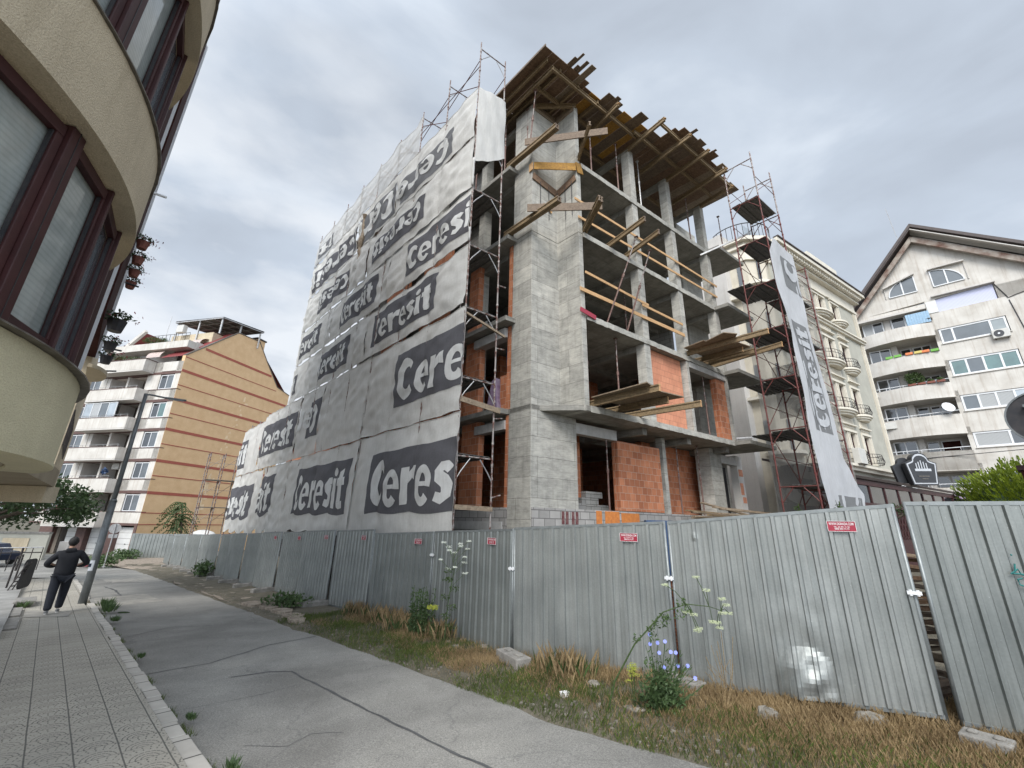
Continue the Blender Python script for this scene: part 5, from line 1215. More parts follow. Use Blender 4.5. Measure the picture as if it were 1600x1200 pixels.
for wz0,wz1 in ((2.97,4.90),(5.90,7.97),(8.98,11.04),(12.03,14.08)):
    for i,(a0,a1,mat) in enumerate(((-62,-47,'blind'),(-45,-31,'blind'),(-29,-15,'blind'),(-12.5,1.0,'blind'),(3.2,17.6,'blind'),(20.3,30.2,'blind'),(31.2,43,'glass_mirror'))):
        wroot_mb=MB(); radial_box(wroot_mb,3.70,3.73,a0,a1,wz0+.16,wz1-.14); w=wroot_mb.build('window_pane',MT[mat],nbld)
        mb=MB(); fr=.075
        q0=PB_(3.77,a0,0);q1=PB_(3.77,a1,0); d=(q1-q0).normalized()
        for z in (wz0+.11,wz1-.10): mb.beam(q0+Vector((0,0,z)),q1+Vector((0,0,z)),.07,.11)
        fwid=.07 if i<5 else .03
        for q in (q0+d*fwid*.5,q1-d*fwid*.5): mb.beam(q+Vector((0,0,wz0+.166)),q+Vector((0,0,wz1-.156)),.07,fwid,d)
        mb.build('window_frame',MT['frame_red'],w,bevel=.006)
        mb=MB(); 
        for q in (q0+d*(fwid+.008),q1-d*(fwid+.008)): mb.beam(q+Vector((0,0,wz0+.168)),q+Vector((0,0,wz1-.158)),.03,.012,d)
        mb.build('gasket',MT['dark_metal'],w)
    for a in (-63,-46,-30,-13.8,2.1,18.95,30.8,43.6):
        mb=MB(); q=PB_(3.79,a,0); d=Vector((-math.sin(R(a)),math.cos(R(a)),0)); wd_=.17 if a in(2.1,18.95,-13.8,-30,-46) else .045
        mb.beam(q+Vector((0,0,wz0+.002)),q+Vector((0,0,wz1-.002)),.10,wd_,d); mb.build('mullion',MT['frame_red'],nbld,bevel=.008)
        if wd_>.1:
            mb=MB(); mb.beam(q+Vector((0,0,wz0+.002))+d*.0,q+Vector((0,0,wz1-.002)),.108,.008,d); mb.build('mullion_groove',MT['dark_metal'],nbld)
    mb=MB(); q=PB_(3.80,44.5,0); mb.tube(q+Vector((0,0,wz0)),q+Vector((0,0,wz1)),.018,6); mb.build('steel_edge',MT['pvc'],nbld)
# soffit and passage ceiling below the bay
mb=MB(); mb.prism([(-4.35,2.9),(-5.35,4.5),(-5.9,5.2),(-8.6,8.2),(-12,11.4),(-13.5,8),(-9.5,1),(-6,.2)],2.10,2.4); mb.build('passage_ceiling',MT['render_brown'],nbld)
mb=MB(); mb.beam((-8.4,8.0,1.95),(-16,6.4,1.95),.3,.28); mb.build('ceiling_beam',MT['render'],nbld)
mb=MB(); mb.tube((-6.6,5.3,2.03),(-6.6,5.3,2.10),.05,8); mb.build('ceiling_lamp',MT['dark_metal'],nbld)
# flat wall beyond the bay
wd0=Vector((-5.85,5.15,0)); wdv=Vector((-.7108,.7034,0)); wn=Vector((.7034,.7108,0))
def WL(t,z,o=0): return wd0+wdv*t+wn*o+Vector((0,0,z))
def wbox(mb,t0,t1,o0,o1,z0,z1): return mb.box8([WL(t,z,o) for z in(z0,z1) for t,o in((t0,o0),(t1,o0),(t1,o1),(t0,o1))])
mb=MB(); wbox(mb,.1,4.6,-.5,-.04,2.45,20); mb.build('maroon_cladding',MT['maroon'],nbld)
mb=MB(); wbox(mb,4.6,5.6,-.5,-.10,2.46,20); mb.build('wall',MT['render'],nbld)
mb=MB(); wbox(mb,4.62,4.70,-.05,.02,2.3,20); wbox(mb,9.8,9.9,.02,.10,6.2,20); mb.build('white_edge_strip',MT['pvc'],nbld)
mb=MB(); wbox(mb,5.6,9.8,-.5,.03,6.2,20); mb.build('maroon_cladding',MT['maroon'],nbld)
mb=MB(); wbox(mb,9.9,19,-.5,-.02,2.3,8.0); wbox(mb,9.9,13,-.5,-.02,8.0,13.5); mb.build('wall',MT['render'],nbld)
for z in (5.4,): 
    mb=MB(); n=14; mb.prism([(lambda p:(p.x,p.y))(WL(8.3+ .9*math.cos(math.pi*k/n),0,.0+.42*math.sin(math.pi*k/n))) for k in range(n+1)],z-.1,z); mb.build('small_balcony',MT['render'],nbld)
mb=MB()
for k in range(7): mb.tube(WL(6+.6*k,3.1,.1),WL(6+.6*k,3.9,.1),.012,5)
mb.tube(WL(6,3.9,.1),WL(9.6,3.9,.1),.015,5); mb.tube(WL(6,3.1,.1),WL(9.6,3.1,.1),.015,5); mb.build('railing',MT['iron'],nbld)
mb=MB(); mb.tube(WL(9.9,6.6,0),WL(10.2,6.7,.55),.03,6); mb.tube(WL(12,6.3,0),WL(12.2,6.5,.6),.03,6); mb.tube(WL(9.85,8.9,.05),WL(9.9,8.9,.45),.03,6); mb.build('bracket',MT['dark_metal'],nbld)
mb=MB(); mb.tube(PB_(3.9,52,5.95),PB_(4.12,50,5.9),.018,6); mb.build('overflow_pipe',MT['pvc'],nbld)
def leaves(mb,c,r,n,size,sc=(1,1,1),shell=.5,flat=0.0):
    c=Vector(c)
    for _ in range(n):
        d=Vector((random.gauss(0,1),random.gauss(0,1),random.gauss(0,1))).normalized()*r*(shell+(1-shell)*random.random())
        p=c+Vector((d.x*sc[0],d.y*sc[1],d.z*sc[2])); a=Vector((random.gauss(0,1),random.gauss(0,1),random.gauss(0,1)*(1-flat))).normalized(); b=a.cross(Vector((random.gauss(0,1),random.gauss(0,1),random.gauss(0,1)))).normalized()
        s_=size*random.uniform(.6,1.3); mb.add([p-a*s_,p+b*s_*.45,p+a*s_,p-b*s_*.45],[(0,1,2,3)])
# flower pots on the wall
def pot(t,z,o,label,flow,dark=False,s=1.0):
    root=empty('flower_pot',WL(t,z,o),label,'flower pot')
    c=WL(t,z,o); mb=MB(); mb.tube(c,c+Vector((0,0,.28*s)),.13*s,10,.18*s); mb.build('pot',MT['dark_metal' if dark else 'terracotta'],root)
    mb=MB(); leaves(mb,c+Vector((0,0,.36*s)),.26*s,170,.05*s,(1.1,1.1,.6)); mb.build('foliage',MT['leaf'],root,recalc=False)
    mb=MB(); leaves(mb,c+Vector((0,0,.40*s))+wn*.12,.30*s,26,.045*s,(1.3,1.3,.6)); mb.build('flowers',MT[flow],root,recalc=False)
for k,(t,z,lb) in enumerate(((6.9,9.0,'topmost hanging flower pot on the maroon wall, seen against the sky'),(8.0,9.0,'second hanging flower pot from the top on the maroon wall'),(9.0,9.0,'third hanging flower pot from the top on the maroon wall'),(10.0,9.0,'fourth hanging flower pot from the top, beside a pale pipe'))):
    pot(t,z-.2,.24,lb,'petal_red',s=.85)
for k,(t,z,lb) in enumerate(((6.3,6.25,'dark planter with trailing red geraniums, largest of the lower planters'),(8.0,6.2,'dark planter below the one with the red geraniums'),(9.3,6.15,'lowest dark planter on the maroon wall with thin trailing stems'))):
    pot(t,z-.2,.28,lb,'petal_red',True,1.1 if k==0 else .85)
# ================================================================ frames for the far buildings
class Fr:
    def __init__(s,p,az): s.p=Vector((p[0],p[1],0)); s.u=Vector((math.sin(R(az)),math.cos(R(az)),0)); s.n=Vector((s.u.y,-s.u.x,0))
    def P(s,u,z,o=0): return s.p+s.u*u+s.n*o+Vector((0,0,z))
    def box(s,mb,u0,u1,o0,o1,z0,z1): return mb.box8([s.P(u,z,o) for z in(z0,z1) for u,o in((u0,o0),(u1,o0),(u1,o1),(u0,o1))])
def fwin(fr,root,u0,u1,z0,z1,panes=2,off=0,glass='glass_dark',frame='pvc',fw=.07,depth=.06,weights=None):
    """window: frame part with pane sub-parts, set on the wall plane `off`"""
    mb=MB(); w=(u1-u0); xs=[u0]; ws=weights or [1]*panes; T=sum(ws)
    for q in ws: xs.append(xs[-1]+w*q/T)
    fr.box(mb,u0,u1,off-.02,off+depth,z0,z0+fw); fr.box(mb,u0,u1,off-.02,off+depth,z1-fw,z1)
    for i,x in enumerate(xs):
        a=x if i==0 else (x-fw if i==len(xs)-1 else x-fw/2); fr.box(mb,a,a+fw,off-.018,off+depth-.003,z0+fw,z1-fw)
    f=mb.build('window',MT[frame],root)
    gl=glass if isinstance(glass,(list,tuple)) else [glass]*len(ws)
    for i in range(len(ws)):
        mb=MB(); fr.box(mb,xs[i]+fw/2,xs[i+1]-fw/2,off+.0,off+depth*.35,z0+fw*.6,z1-fw*.6); mb.build('pane',MT[gl[i%len(gl)]],f)
    return f
# ---------------------------------------------------------------- ochre and white apartment block
ko=54/49.7
OL=Fr((-31.8*ko,38.2*ko),-76); OL.n=-OL.n; OR_=Fr((-31.8*ko,38.2*ko),15)
UX=(OL.u.x,OL.u.y)
ob=empty('ochre_apartment_block',OL.P(6,-1.8,-6),'apartment block with an ochre gable wall striped in red and a white balcony front','building')
Z_=[2.0,5.05,8.1,11.15,14.2]   # window sill heights
# gable wall
mb=MB(); prof=[(0,-1.9),(0,17.9),(5.3,22.9),(8.4,23.1),(10.3,20.8),(12.5,18.3),(14.8,17.8),(14.8,-1.9)]
mb.extr([OR_.P(u,z,0) for u,z in prof],-OR_.n*.4); mb.build('gable_wall',MT['orange'],ob)
def gw(z): # wall extents at height z
    l=0 if z<17.9 else (z-17.9)/5.0*5.3; r_=14.8 if z<17.8 else (12.5+(18.3-z)*2.3/.5*0 if z<18.3 else (12.5-(z-18.3)*2.2/2.5 if z<20.8 else 10.3-(z-20.8)*1.9/2.3))
    return l,r_
for z,h in ((19.4,.28),(16.25,.28),(13.1,.28),(10.0,.28),(6.85,.28),(3.8,.28),(17.75,.09),(14.65,.09),(11.6,.09),(8.5,.09),(5.4,.09),(1.95,.08),(.9,.08),(-.1,.08)):
    l,r_=gw(z+h); mb=MB(); OR_.box(mb,l+.02,r_-.03,.0,.02,z-h/2,z+h/2); mb.build('red_band' if h>.1 else 'red_line',MT['stripe'],ob)
random.seed(5)
MT['patchy']=simple('pale_repair_plaster',(.86,.67,.45),(.78,.58,.36),4,.9)
for k in range(34):
    mb=MB(); u=5.2+k*.085+random.uniform(-.35,.35); z=1.5+k*.42+random.uniform(-.2,.2); w=random.uniform(.15,.5); h=random.uniform(.15,.45) if k>8 else random.uniform(.5,1.4)
    mb.add([OR_.P(u,z,.012),OR_.P(u+w,z+.06,.012),OR_.P(u+w*.9,z+h,.012),OR_.P(u+.1,z+h*.9,.012)],[(0,1,2,3)]); mb.build('plaster_repair',MT['patchy'],ob,recalc=False)
mb=MB(); 
for (u0,z0),(u1,z1) in zip(prof[1:6],prof[2:7]): mb.beam(OR_.P(u0,z0+.03,-.2),OR_.P(u1,z1+.03,-.2),.5,.08,OR_.n.cross(OR_.P(u1,z1)-OR_.P(u0,z0)))
mb.build('gable_flashing',MT['flash'],ob)
# roof slabs
mb=MB(); mb.add([OR_.P(0,17.9,-.4),OR_.P(5.3,22.9,-.4),OR_.P(5.3,22.9,-2.0),OR_.P(3.6,21.2,-3.6),OR_.P(0,17.9,-3.6)],[(0,1,2,3,4)]); mb.add([OR_.P(8.4,23.1,-.4),OR_.P(14.8,17.8,-.4),OR_.P(14.8,17.8,-14),OR_.P(8.4,23.1,-14)],[(0,1,2,3)]); mb.add([OR_.P(5.3,22.9,-.4),OR_.P(8.4,23.1,-.4),OR_.P(8.4,23.1,-14),OR_.P(5.3,22.9,-14)],[(0,1,2,3)]); mb.build('roof',MT['roof_red'],ob,recalc=False)
mb=MB(); OR_.box(mb,8.5,9.7,-1.2,-.5,21.5,23.6); c=mb.build('chimney',MT['orange'],ob); mb=MB(); OR_.box(mb,8.35,9.85,-1.3,-.4,23.65,23.8); mb.build('chimney_cap',MT['roof'],c)
# core box and front wall
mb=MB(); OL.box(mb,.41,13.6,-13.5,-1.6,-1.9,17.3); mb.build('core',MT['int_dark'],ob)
for (u0,u1) in ((0.02,.75),(2.65,4.1),(10.1,10.9),(13.0,13.6)):
    mb=MB(); OL.box(mb,u0,u1,-.42,0,1.9,17.3); mb.build('wall',MT['white_render'],ob)
for k,z in enumerate(Z_+[17.3]):
    mb=MB(); 
    if k: OL.box(mb,.02,13.6,-.42,.0,z-1.05,z); mb.build('parapet',MT['white_render'],ob)
    if k<5:
        mb=MB(); OL.box(mb,3.7,10.6,.02,1.15,z-1.15 if k else z-1.3,z-.02); mb.build('balcony_parapet',MT['white_render'],ob)
        mb=MB(); OL.box(mb,3.72,10.58,-1.6,1.14,z-1.30 if k else z-1.42,z-1.16 if k else z-1.31); mb.build('balcony_slab',MT['white_render2'],ob)
        mb=MB(); OL.box(mb,.76,2.64,-.42,-.02,z-1.02,z-.0); mb.build('sill_wall',MT['white_render'],ob)
        mb=MB(); OL.box(mb,0,13.62,-.42,.03,z+1.70,z+1.98); mb.build('brown_band',MT['brownband'],ob)
        mb=MB(); OL.box(mb,-.02,13.6,-.4,.05,z-.02,z+.05); OL.box(mb,3.68,10.62,1.0,1.18,z-.02,z+.04); mb.build('dark_coping',MT['brownband'],ob)
        fwin(OL,ob,.80,2.55,z+.08,z+1.62,2,-.10,['glass_green' if k in(3,) else 'glass_grey','glass_dark'])
        fwin(OL,ob,11.0,12.9,z+.05,z+1.62,2,-.12,['glass_grey','glass_dark'])
        if k==3: fwin(OL,ob,5.9,10.4,z+.05,z+1.65,4,.95,['glass_sky','glass_grey','curtain','glass_sky'])
        # recessed wall, door and piers in the loggia
        for a,b in ((4.1,4.5),(7.0,7.25),(9.6,10.1)):
            mb=MB(); OL.box(mb,a,b,-1.5,-.05,z-1.0,z+1.72); mb.build('loggia_pier',MT['white_render2'],ob)
        fwin(OL,ob,7.5,8.9,z-.9,z+1.35,2,-1.58,['glass_dark','glass_dark'],'frame_red' if k<2 else 'pvc'); 
        mb=MB(); 
        for i in range(8): mb.tube(OL.P(3.9+i*.95,z,1.1),OL.P(3.9+i*.95,z+.22,1.1),.015,5)
        mb.tube(OL.P(3.8,z+.24,1.1),OL.P(10.5,z+.24,1.1),.02,5); mb.build('railing',MT['scaf_grey'],ob)
mb=MB(); OL.box(mb,3.7,10.6,.02,1.15,16.2,17.35); mb.build('balcony_parapet',MT['white_render'],ob); mb=MB(); OL.box(mb,3.72,10.58,-.4,1.14,16.05,16.19); mb.build('balcony_slab',MT['white_render2'],ob)
mb=MB(); OL.box(mb,3.65,10.65,-.1,1.2,17.36,17.42); mb.build('dark_coping',MT['brownband'],ob)
# garage level
mb=MB(); OL.box(mb,0,14.2,-.5,.06,.78,1.0); OL.box(mb,.0,.3,-.5,.06,-1.9,.78)
for a,b in ((2.6,3.9),(6.2,7.4),(10.6,12.4)): OL.box(mb,a,b,-.5,.06,-1.9,.78)
mb.build('maroon_garage_piers',MT['brownband'],ob)
mb=MB(); OL.box(mb,.02,13.6,-.42,.02,1.0,2.0); mb.build('parapet',MT['white_render'],ob)
for a,b in ((.3,2.6),(3.9,6.2),(7.4,10.6)):
    if a==7.4:
        mb=MB(); OL.box(mb,10.1,10.6,-.4,-.3,-1.9,.7); mb.build('open_garage_side',MT['int_dark'],ob); 
    gmb=MB(); OL.box(gmb,a+.02,(b if a<7 else 9.3)-.02,-.44,-.40,-1.88,.62 if a<7 else .5); gd=gmb.build('garage_door',MT['garage'],ob)
    mb=MB()
    for i in range(1,5): OL.box(mb,a+.05,(b if a<7 else 9.3)-.05,-.40,-.39,-1.88+i*.5,-1.86+i*.5)
    mb.build('door_grooves',MT['flash'],gd)
    mb=MB(); OL.box(mb,(a+b)/2-.05,(a+b)/2+.05,-.39,-.36,-.9,-.82); mb.build('handle',MT['dark_metal'],gd)
# stepped penthouse, awnings and pergola
mb=MB(); OL.box(mb,1.2,11.5,-6,-1.6,17.3,20.3); mb.build('penthouse',MT['white_render2'],ob)
mb=MB(); OL.box(mb,.6,12.2,-1.58,-.3,19.1,19.9); mb.build('parapet',MT['white_render'],ob)
fwin(OL,ob,1.2,3.2,17.5,19.0,3,-1.5,'glass_grey'); fwin(OL,ob,7.6,9.6,17.5,19.0,2,-1.5,['curtain','glass_dark'])
for (u0,u1,z,o) in ((3.9,5.9,19.1,-1.2),(1.8,3.2,21.4,-3.4),(3.6,6.2,21.3,-3.4)):
    mb=MB(); n=5
    for i in range(n):
        a0=math.pi/2*i/n; a1=math.pi/2*(i+1)/n
        mb.quad(OL.P(u0,z-1.0+math.cos(a0),o+1.0*math.sin(a0)),OL.P(u1,z-1.0+math.cos(a0),o+1.0*math.sin(a0)),OL.P(u1,z-1.0+math.cos(a1),o+1.0*math.sin(a1)),OL.P(u0,z-1.0+math.cos(a1),o+1.0*math.sin(a1)))
    mb.build('awning',MT['awning'],ob,recalc=False)
mb=MB(); OL.box(mb,1.4,7.6,-8,-3.4,20.3,22.3); mb.build('upper_penthouse',MT['render'],ob)
mb=MB()
for i in range(12): mb.tube(OL.P(.8+i*.55,19.9,-.4),OL.P(.8+i*.55,20.8,-.4),.02,5)
mb.tube(OL.P(.8,20.8,-.4),OL.P(6.9,20.8,-.4),.025,5); mb.build('railing',MT['iron'],ob)
mb=MB(); leaves(mb,OL.P(5.6,20.3,-.5),.5,500,.09,(3.2,.6,.9)); mb.build('terrace_hedge',MT['leaf_mid'],ob,recalc=False)
mb=MB(); leaves(mb,OL.P(7.5,17.75,1.0),.3,420,.07,(9,.5,.8)); mb.build('balcony_plants',MT['leaf_mid'],ob,recalc=False)
mb=MB(); leaves(mb,OL.P(8.2,2.35,1.0),.33,560,.08,(8,.7,1.0)); mb.build('balcony_plants',MT['leaf'],ob,recalc=False)
mb=MB(); leaves(mb,OL.P(8.2,2.4,1.12),.3,90,.08,(8,.7,1.0)); mb.build('balcony_blooms',MT['petal_red'],ob,recalc=False)
mb=MB(); 
mb.add([OL.P(13.6,17.4,-1),OL.P(13.6,17.4,-8),OL.P(8.2,21.7,-8),OL.P(8.2,21.7,-1)],[(0,1,2,3)]); mb.build('roof_slope',MT['roof_red'],ob,recalc=False)
mb=MB(); mb.beam(OL.P(13.7,17.4,-.9),OL.P(8.1,21.9,-.9),.3,.35); mb.build('roof_edge',MT['white_render2'],ob)
PG=lambda u,o,z:OL.P(u,z,o)
mb=MB(); mb.add([PG(.2,-3.2,24.0),PG(7.2,-3.0,24.0),PG(6.4,-8.4,24.4),PG(-.6,-8.4,24.4)],[(0,1,2,3)]); mb.add([PG(.2,-3.2,24.08),PG(7.2,-3.0,24.08),PG(6.4,-8.4,24.48),PG(-.6,-8.4,24.48)],[(3,2,1,0)]); mb.build('pergola_roof',MT['deck'],ob,recalc=False)
mb=MB()
for i in range(6): mb.beam(PG(.2+1.4*i,-3.1,23.93),PG(-.5+1.35*i,-8.3,24.3),.08,.1)
for i in range(5): mb.beam(PG(.15-.18*i,-3.1-1.3*i,23.9+.1*i),PG(7.1-.2*i,-3.0-1.35*i,23.9+.1*i),.07,.12)
for u,o in ((.4,-3.3),(3.7,-3.3),(7.0,-3.3),(.0,-5.5),(-.4,-8)): mb.beam(PG(u,o,20.5 if u>3 else 22),PG(u,o,24.0),.14,.14)
mb.build('pergola_frame',MT['scaf_grey'],ob)
mb=MB(); OL.box(mb,5.0,6.0,-3.0,-2.5,22.3,23.2); mb.build('rooftop_unit',MT['aircon'],ob)
mb=MB(); mb.tube(OL.P(9.6,20,-4),OL.P(9.5,25.5,-4),.03,5); mb.build('aerial',MT['scaf_grey'],ob)
tag((lambda m:(OL.box(m,5.6,6.5,.45,.75,9.2-.3,9.75-.3),m.build('air_conditioner',MT['aircon']))[1])(MB()),'air conditioner in the second-floor-up loggia beside the blue laundry','air conditioner') if False else None
mb=MB(); leaves(mb,OL.P(4.9,5.75,.9),.35,80,.13,(1,.3,1)); tag(mb.build('laundry',MT['blue'],recalc=False),'blue laundry hanging on a balcony of the ochre and white block','laundry')
mb=MB(); OL.box(mb,5.4,6.3,-.9,-.5,6.1,6.7); tag(mb.build('air_conditioner',MT['aircon'],bevel=.02),'air conditioner under a balcony ceiling beside the blue laundry','air conditioner')
# ---------------------------------------------------------------- white gabled block on the right
WF=Fr((35.4,38.0),134); UX=(WF.u.x,WF.u.y)
wb=empty('white_gabled_block',WF.P(5,-2,-6),'stained white apartment block with a dark gabled roof and ribbon windows','building')
mb=MB()
# wall pieces left bay (loggias) and right bay (windows)
def wslab(u0,u1,z0,z1,o0=-.4,o1=0,mat='white_render',name='wall'):
    m=MB(); WF.box(m,u0,u1,o0,o1,z0,z1); return m.build(name,MT[mat],wb)
mb=MB(); mb.extr([WF.P(-1.0,21.9,0),WF.P(5.1,29.2,0),WF.P(13.4,22.1,0),WF.P(13.4,20.85,0),WF.P(8.9,20.85,0),WF.P(8.9,22.35,0),WF.P(5.2,22.15,0),WF.P(5.2,20.85,0),WF.P(4.5,20.85,0),WF.P(4.5,22.15,0)],-WF.n*.4); mb.build('gable_wall',MT['white_render'],wb)
def curve_band(z0,z1,zc=0):
    """balcony parapet bulging out over the left bay"""
    m=MB(); n=16; v=[];f=[]
    for i in range(n+1):
        u=-.7+5.2*i/n; o=.95*math.sin(math.pi*min(1,i/n*1.0)*.5+0)*0+ .9*(1-((i/n-.55)/.6)**2) if True else 0
        o=max(0,o)
        for oo,z in ((o-.18,z0),(o,z0),(o,z1),(o-.18,z1)): v.append(WF.P(u,z,oo))
    for i in range(n):
        for j in range(4): f.append((i*4+j,i*4+(j+1)%4,(i+1)*4+(j+1)%4,(i+1)*4+j))
    f+=[(0,1,2,3),(n*4+3,n*4+2,n*4+1,n*4)]
    m.add(v,f); m.build('curved_parapet',MT['white_render'],wb)
    m=MB(); P=[(lambda p:(p.x,p.y))(WF.P(-.7+5.2*i/n,0,max(0,.9*(1-((i/n-.55)/.6)**2))-.05)) for i in range(n+1)]+[(lambda p:(p.x,p.y))(WF.P(4.5,0,-1.6)),(lambda p:(p.x,p.y))(WF.P(-.7,0,-1.6))]
    m.prism(P,z0+.01,z0+.16); m.build('balcony_slab',MT['white_render2'],wb)
LG=[(19.85,21.5),(17.0,18.6),(14.1,15.6),(11.25,12.75),(8.15,9.55),(5.2,6.5)]
prev=22.1
for k,(z0,z1) in enumerate(LG):
    if k: curve_band(z1,LG[k-1][0])
    wslab(4.45,4.75,z0-1.8,z1+.6)
    wslab(-1.05,-.55,z0-1.8,z1+.8)
    wslab(-.6,4.5,z0-.3,z1+.2,-1.9,-1.6,'white_render2','loggia_wall')
    fwin(WF,wb,-.35,1.25,z0+.05,z1-.15,2,-.55,['glass_dark' if k else 'curtain','glass_dark'],fw=.09)
    wslab(1.3,1.75,z0-.02,z1,-1.6,-.5,'white_render2','pier')
    if k==0: fwin(WF,wb,1.8,2.9,z0+.2,z1-.05,1,-.6,['glass_dark'],fw=.12)
    else: fwin(WF,wb,1.9,2.7,z0-.2,z1-.2,1,-1.58,['glass_dark'],fw=.09); fwin(WF,wb,2.8,4.1,z0+.1,z1-.2,2 if k!=4 else 1,-1.58,['glass_dark'] if k!=4 else ['maroon'],fw=.09)
    if k>=3 or k==2:
        m=MB(); m.tube(WF.P(-.5,z0+.25,.3),WF.P(4.4,z0+.25,.75),.035,5)
        for q in range(4): m.tube(WF.P(.2+1.2*q,z0,.5),WF.P(.2+1.2*q,z0+.25,.5),.02,5)
        m.build('rail',MT['pvc'],wb)
wslab(-.7,4.5,21.55,21.95,-1.9,.0)
m=MB(); WF.box(m,-.6,4.4,-.35,.35,21.35,21.55); m.build('awning_box',MT['white_render2'],wb)
WR=[(20.85,22.1,['lilac']),(17.75,19.2,['glass_grey','glass_grey','glass_pane','glass_grey']),(14.65,16.15,['glass_green','glass_grey','glass_green','glass_green']),(11.5,12.9,['glass_grey','curtain','curtain','glass_sky']),(8.35,9.65,['curtain','glass_smoke']),(5.2,6.4,['glass_dark','glass_dark','glass_dark'])]
for k,(z0,z1,gl) in enumerate(WR):
    if k: wslab(4.75,13.4,z1,WR[k-1][0])
    wslab(8.9,13.4,z0,z1)
    if k==0:
        m=MB(); m.add([WF.P(5.22,20.87,-.12),WF.P(8.85,20.87,-.12),WF.P(8.85,22.33,-.12),WF.P(5.22,22.13,-.12)],[(0,1,2,3)]); m.build('lilac_sheeting',MT['lilac'],wb,recalc=False)
        m=MB(); WF.box(m,5.0,9.0,.0,.28,22.35,22.5); m.build('canopy',MT['white_render2'],wb)
        wslab(4.5,5.2,20.85,22.0,-.1,.06,'garage','panel')
    else:
        w_=[.8,2.2,.9] if k==1 else None
        fwin(WF,wb,4.78,8.85,z0+.02,z1-.02,len(gl) if k!=1 else 3,-.12,gl,weights=w_,fw=.13)
        m=MB(); WF.box(m,4.7,8.95,0,.10,z0-.06,z0); m.build('sill',MT['white_render2'],wb)
wslab(4.75,13.4,-2,5.2); wslab(-.9,4.6,-2,5.2); curve_band(6.55,8.15)
# half round gable windows
for (uc,sgn) in ((4.25,-1),(5.4,1)):
    pts=[(uc+sgn*2.0*math.cos(a)*1.0,23.35+1.65*math.sin(a)) for a in [math.pi/2*i/10 for i in range(11)]]+[(uc,23.35)]
    m=MB(); m.extr([WF.P(u,z,.03) for u,z in pts],-WF.n*.02); f=m.build('arched_window',MT['glass_grey'],wb)
    m=MB(); m.beam(WF.P(uc+sgn*.95,23.35,.07),WF.P(uc+sgn*.95,24.8,.07),.1,.06,WF.n)
    for p,q in zip(pts,pts[1:]+pts[:1]): m.beam(WF.P(p[0],p[1],.06),WF.P(q[0],q[1],.06),.08,.09,WF.n)
    m.build('window_frame',MT['pvc'],f)
    m=MB(); m.beam(WF.P(uc-.1*sgn,25.15,.2),WF.P(uc+sgn*2.3,25.1 if sgn>0 else 24.4,.2),.3,.12); m.beam(WF.P(uc+sgn*2.25,23.3,.04),WF.P(uc+sgn*2.25,25.0 if sgn>0 else 24.4,.04),.08,.08); m.build('window_hood',MT['white_render2'],wb)
# roof and eaves
def rbeam(u0,z0,u1,z1,o0,o1,t,mat,name):
    m=MB(); a=[WF.P(u0,z0,o0),WF.P(u1,z1,o0),WF.P(u1,z1,o1),WF.P(u0,z0,o1)]; m.box8([p-Vector((0,0,t)) for p in a]+a); return m.build(name,MT[mat],wb)
rbeam(-1.9,21.6,5.05,29.95,-13,1.25,.35,'roof','roof'); rbeam(5.06,29.95,14.4,22.2,-13,1.25,.35,'roof','roof')
rbeam(-1.5,21.3,4.85,28.9,.32,.62,.6,'rust_fascia','fascia'); rbeam(4.87,28.9,13.9,21.3,.32,.62,.6,'rust_fascia','fascia')
rbeam(-1.6,21.6,4.95,29.45,0.02,1.2,.12,'roof','eaves_lining'); rbeam(4.97,29.45,13.9,22.0,0.02,1.2,.10,'white_render2','eaves_lining')
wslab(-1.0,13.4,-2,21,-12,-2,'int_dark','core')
m=MB(); m.tube(WF.P(4.2,29.6,-2),WF.P(4.0,34.4,-2),.03,5); m.build('aerial',MT['scaf_grey'],wb)
m=MB(); m.tube(WF.P(8.9,22.3,.05),WF.P(9.4,20.7,.05),.03,5); m.tube(WF.P(9.4,20.7,.05),WF.P(12.2,21.4,.05),.03,5); m.tube(WF.P(9.4,20.5,.05),WF.P(9.9,14,.05),.03,5); m.build('wall_cables',MT['dark_metal'],wb)
m=MB(); m.tube(WF.P(1.0,7.6,1.0),WF.P(9.8,8.0,.4),.03,5); m.build('sagging_cable',MT['dark_metal'],wb)
# air conditioners, satellite dish, planters
def ac(fr,u,z,o,label,w=1.0,h=.75,fan=True):
    root=empty('air_conditioner',fr.P(u,z,o),label,'air conditioner'); m=MB(); fr.box(m,u,u+w,o,o+.35,z,z+h); m.build('housing',MT['aircon'],root,bevel=.02)
    if fan:
        c=fr.P(u+w*.38,z+h*.5,o+.352); m=MB(); m.tube(c,c+fr.n*.02,h*.40,20); m.build('fan_grille',MT['black_sign'],root); m=MB(); m.tube(c+fr.n*.02,c+fr.n*.04,h*.1,12); m.build('fan_hub',MT['pvc'],root)
    m=MB()
    for k in (.15,.85): m.beam(fr.P(u+w*k,z-.03,o-.3),fr.P(u+w*k,z-.03,o+.35),.05,.05)
    m.build('bracket',MT['flash'],root)
ac(WF,7.75,17.25,.03,'air conditioner with a black fan below the upper ribbon window of the white block')
ac(WF,-.6,10.5,.25,'boxy air conditioner on the curved parapet at the left edge of the white block',.85,.6,False)
ac(WF,-1.0,13.6,.15,'small pale box on the left edge of the white block','0'!='0' or .5,.5,False)
d0_=empty('satellite_dish',WF.P(3.8,11.4,.9),'white satellite dish on a loggia rail of the white block','satellite dish')
m=MB(); c=WF.P(3.8,11.8,.95); ax=(WF.n*.8+WF.u*.5+Vector((0,0,.35))).normalized(); m.tube(c,c+ax*.05,.42,16,.46); m.build('reflector',MT['pvc'],d0_); m=MB(); m.tube(c-ax*.05,WF.P(3.8,11.3,.85),.03,5); m.build('mount',MT['scaf_grey'],d0_)
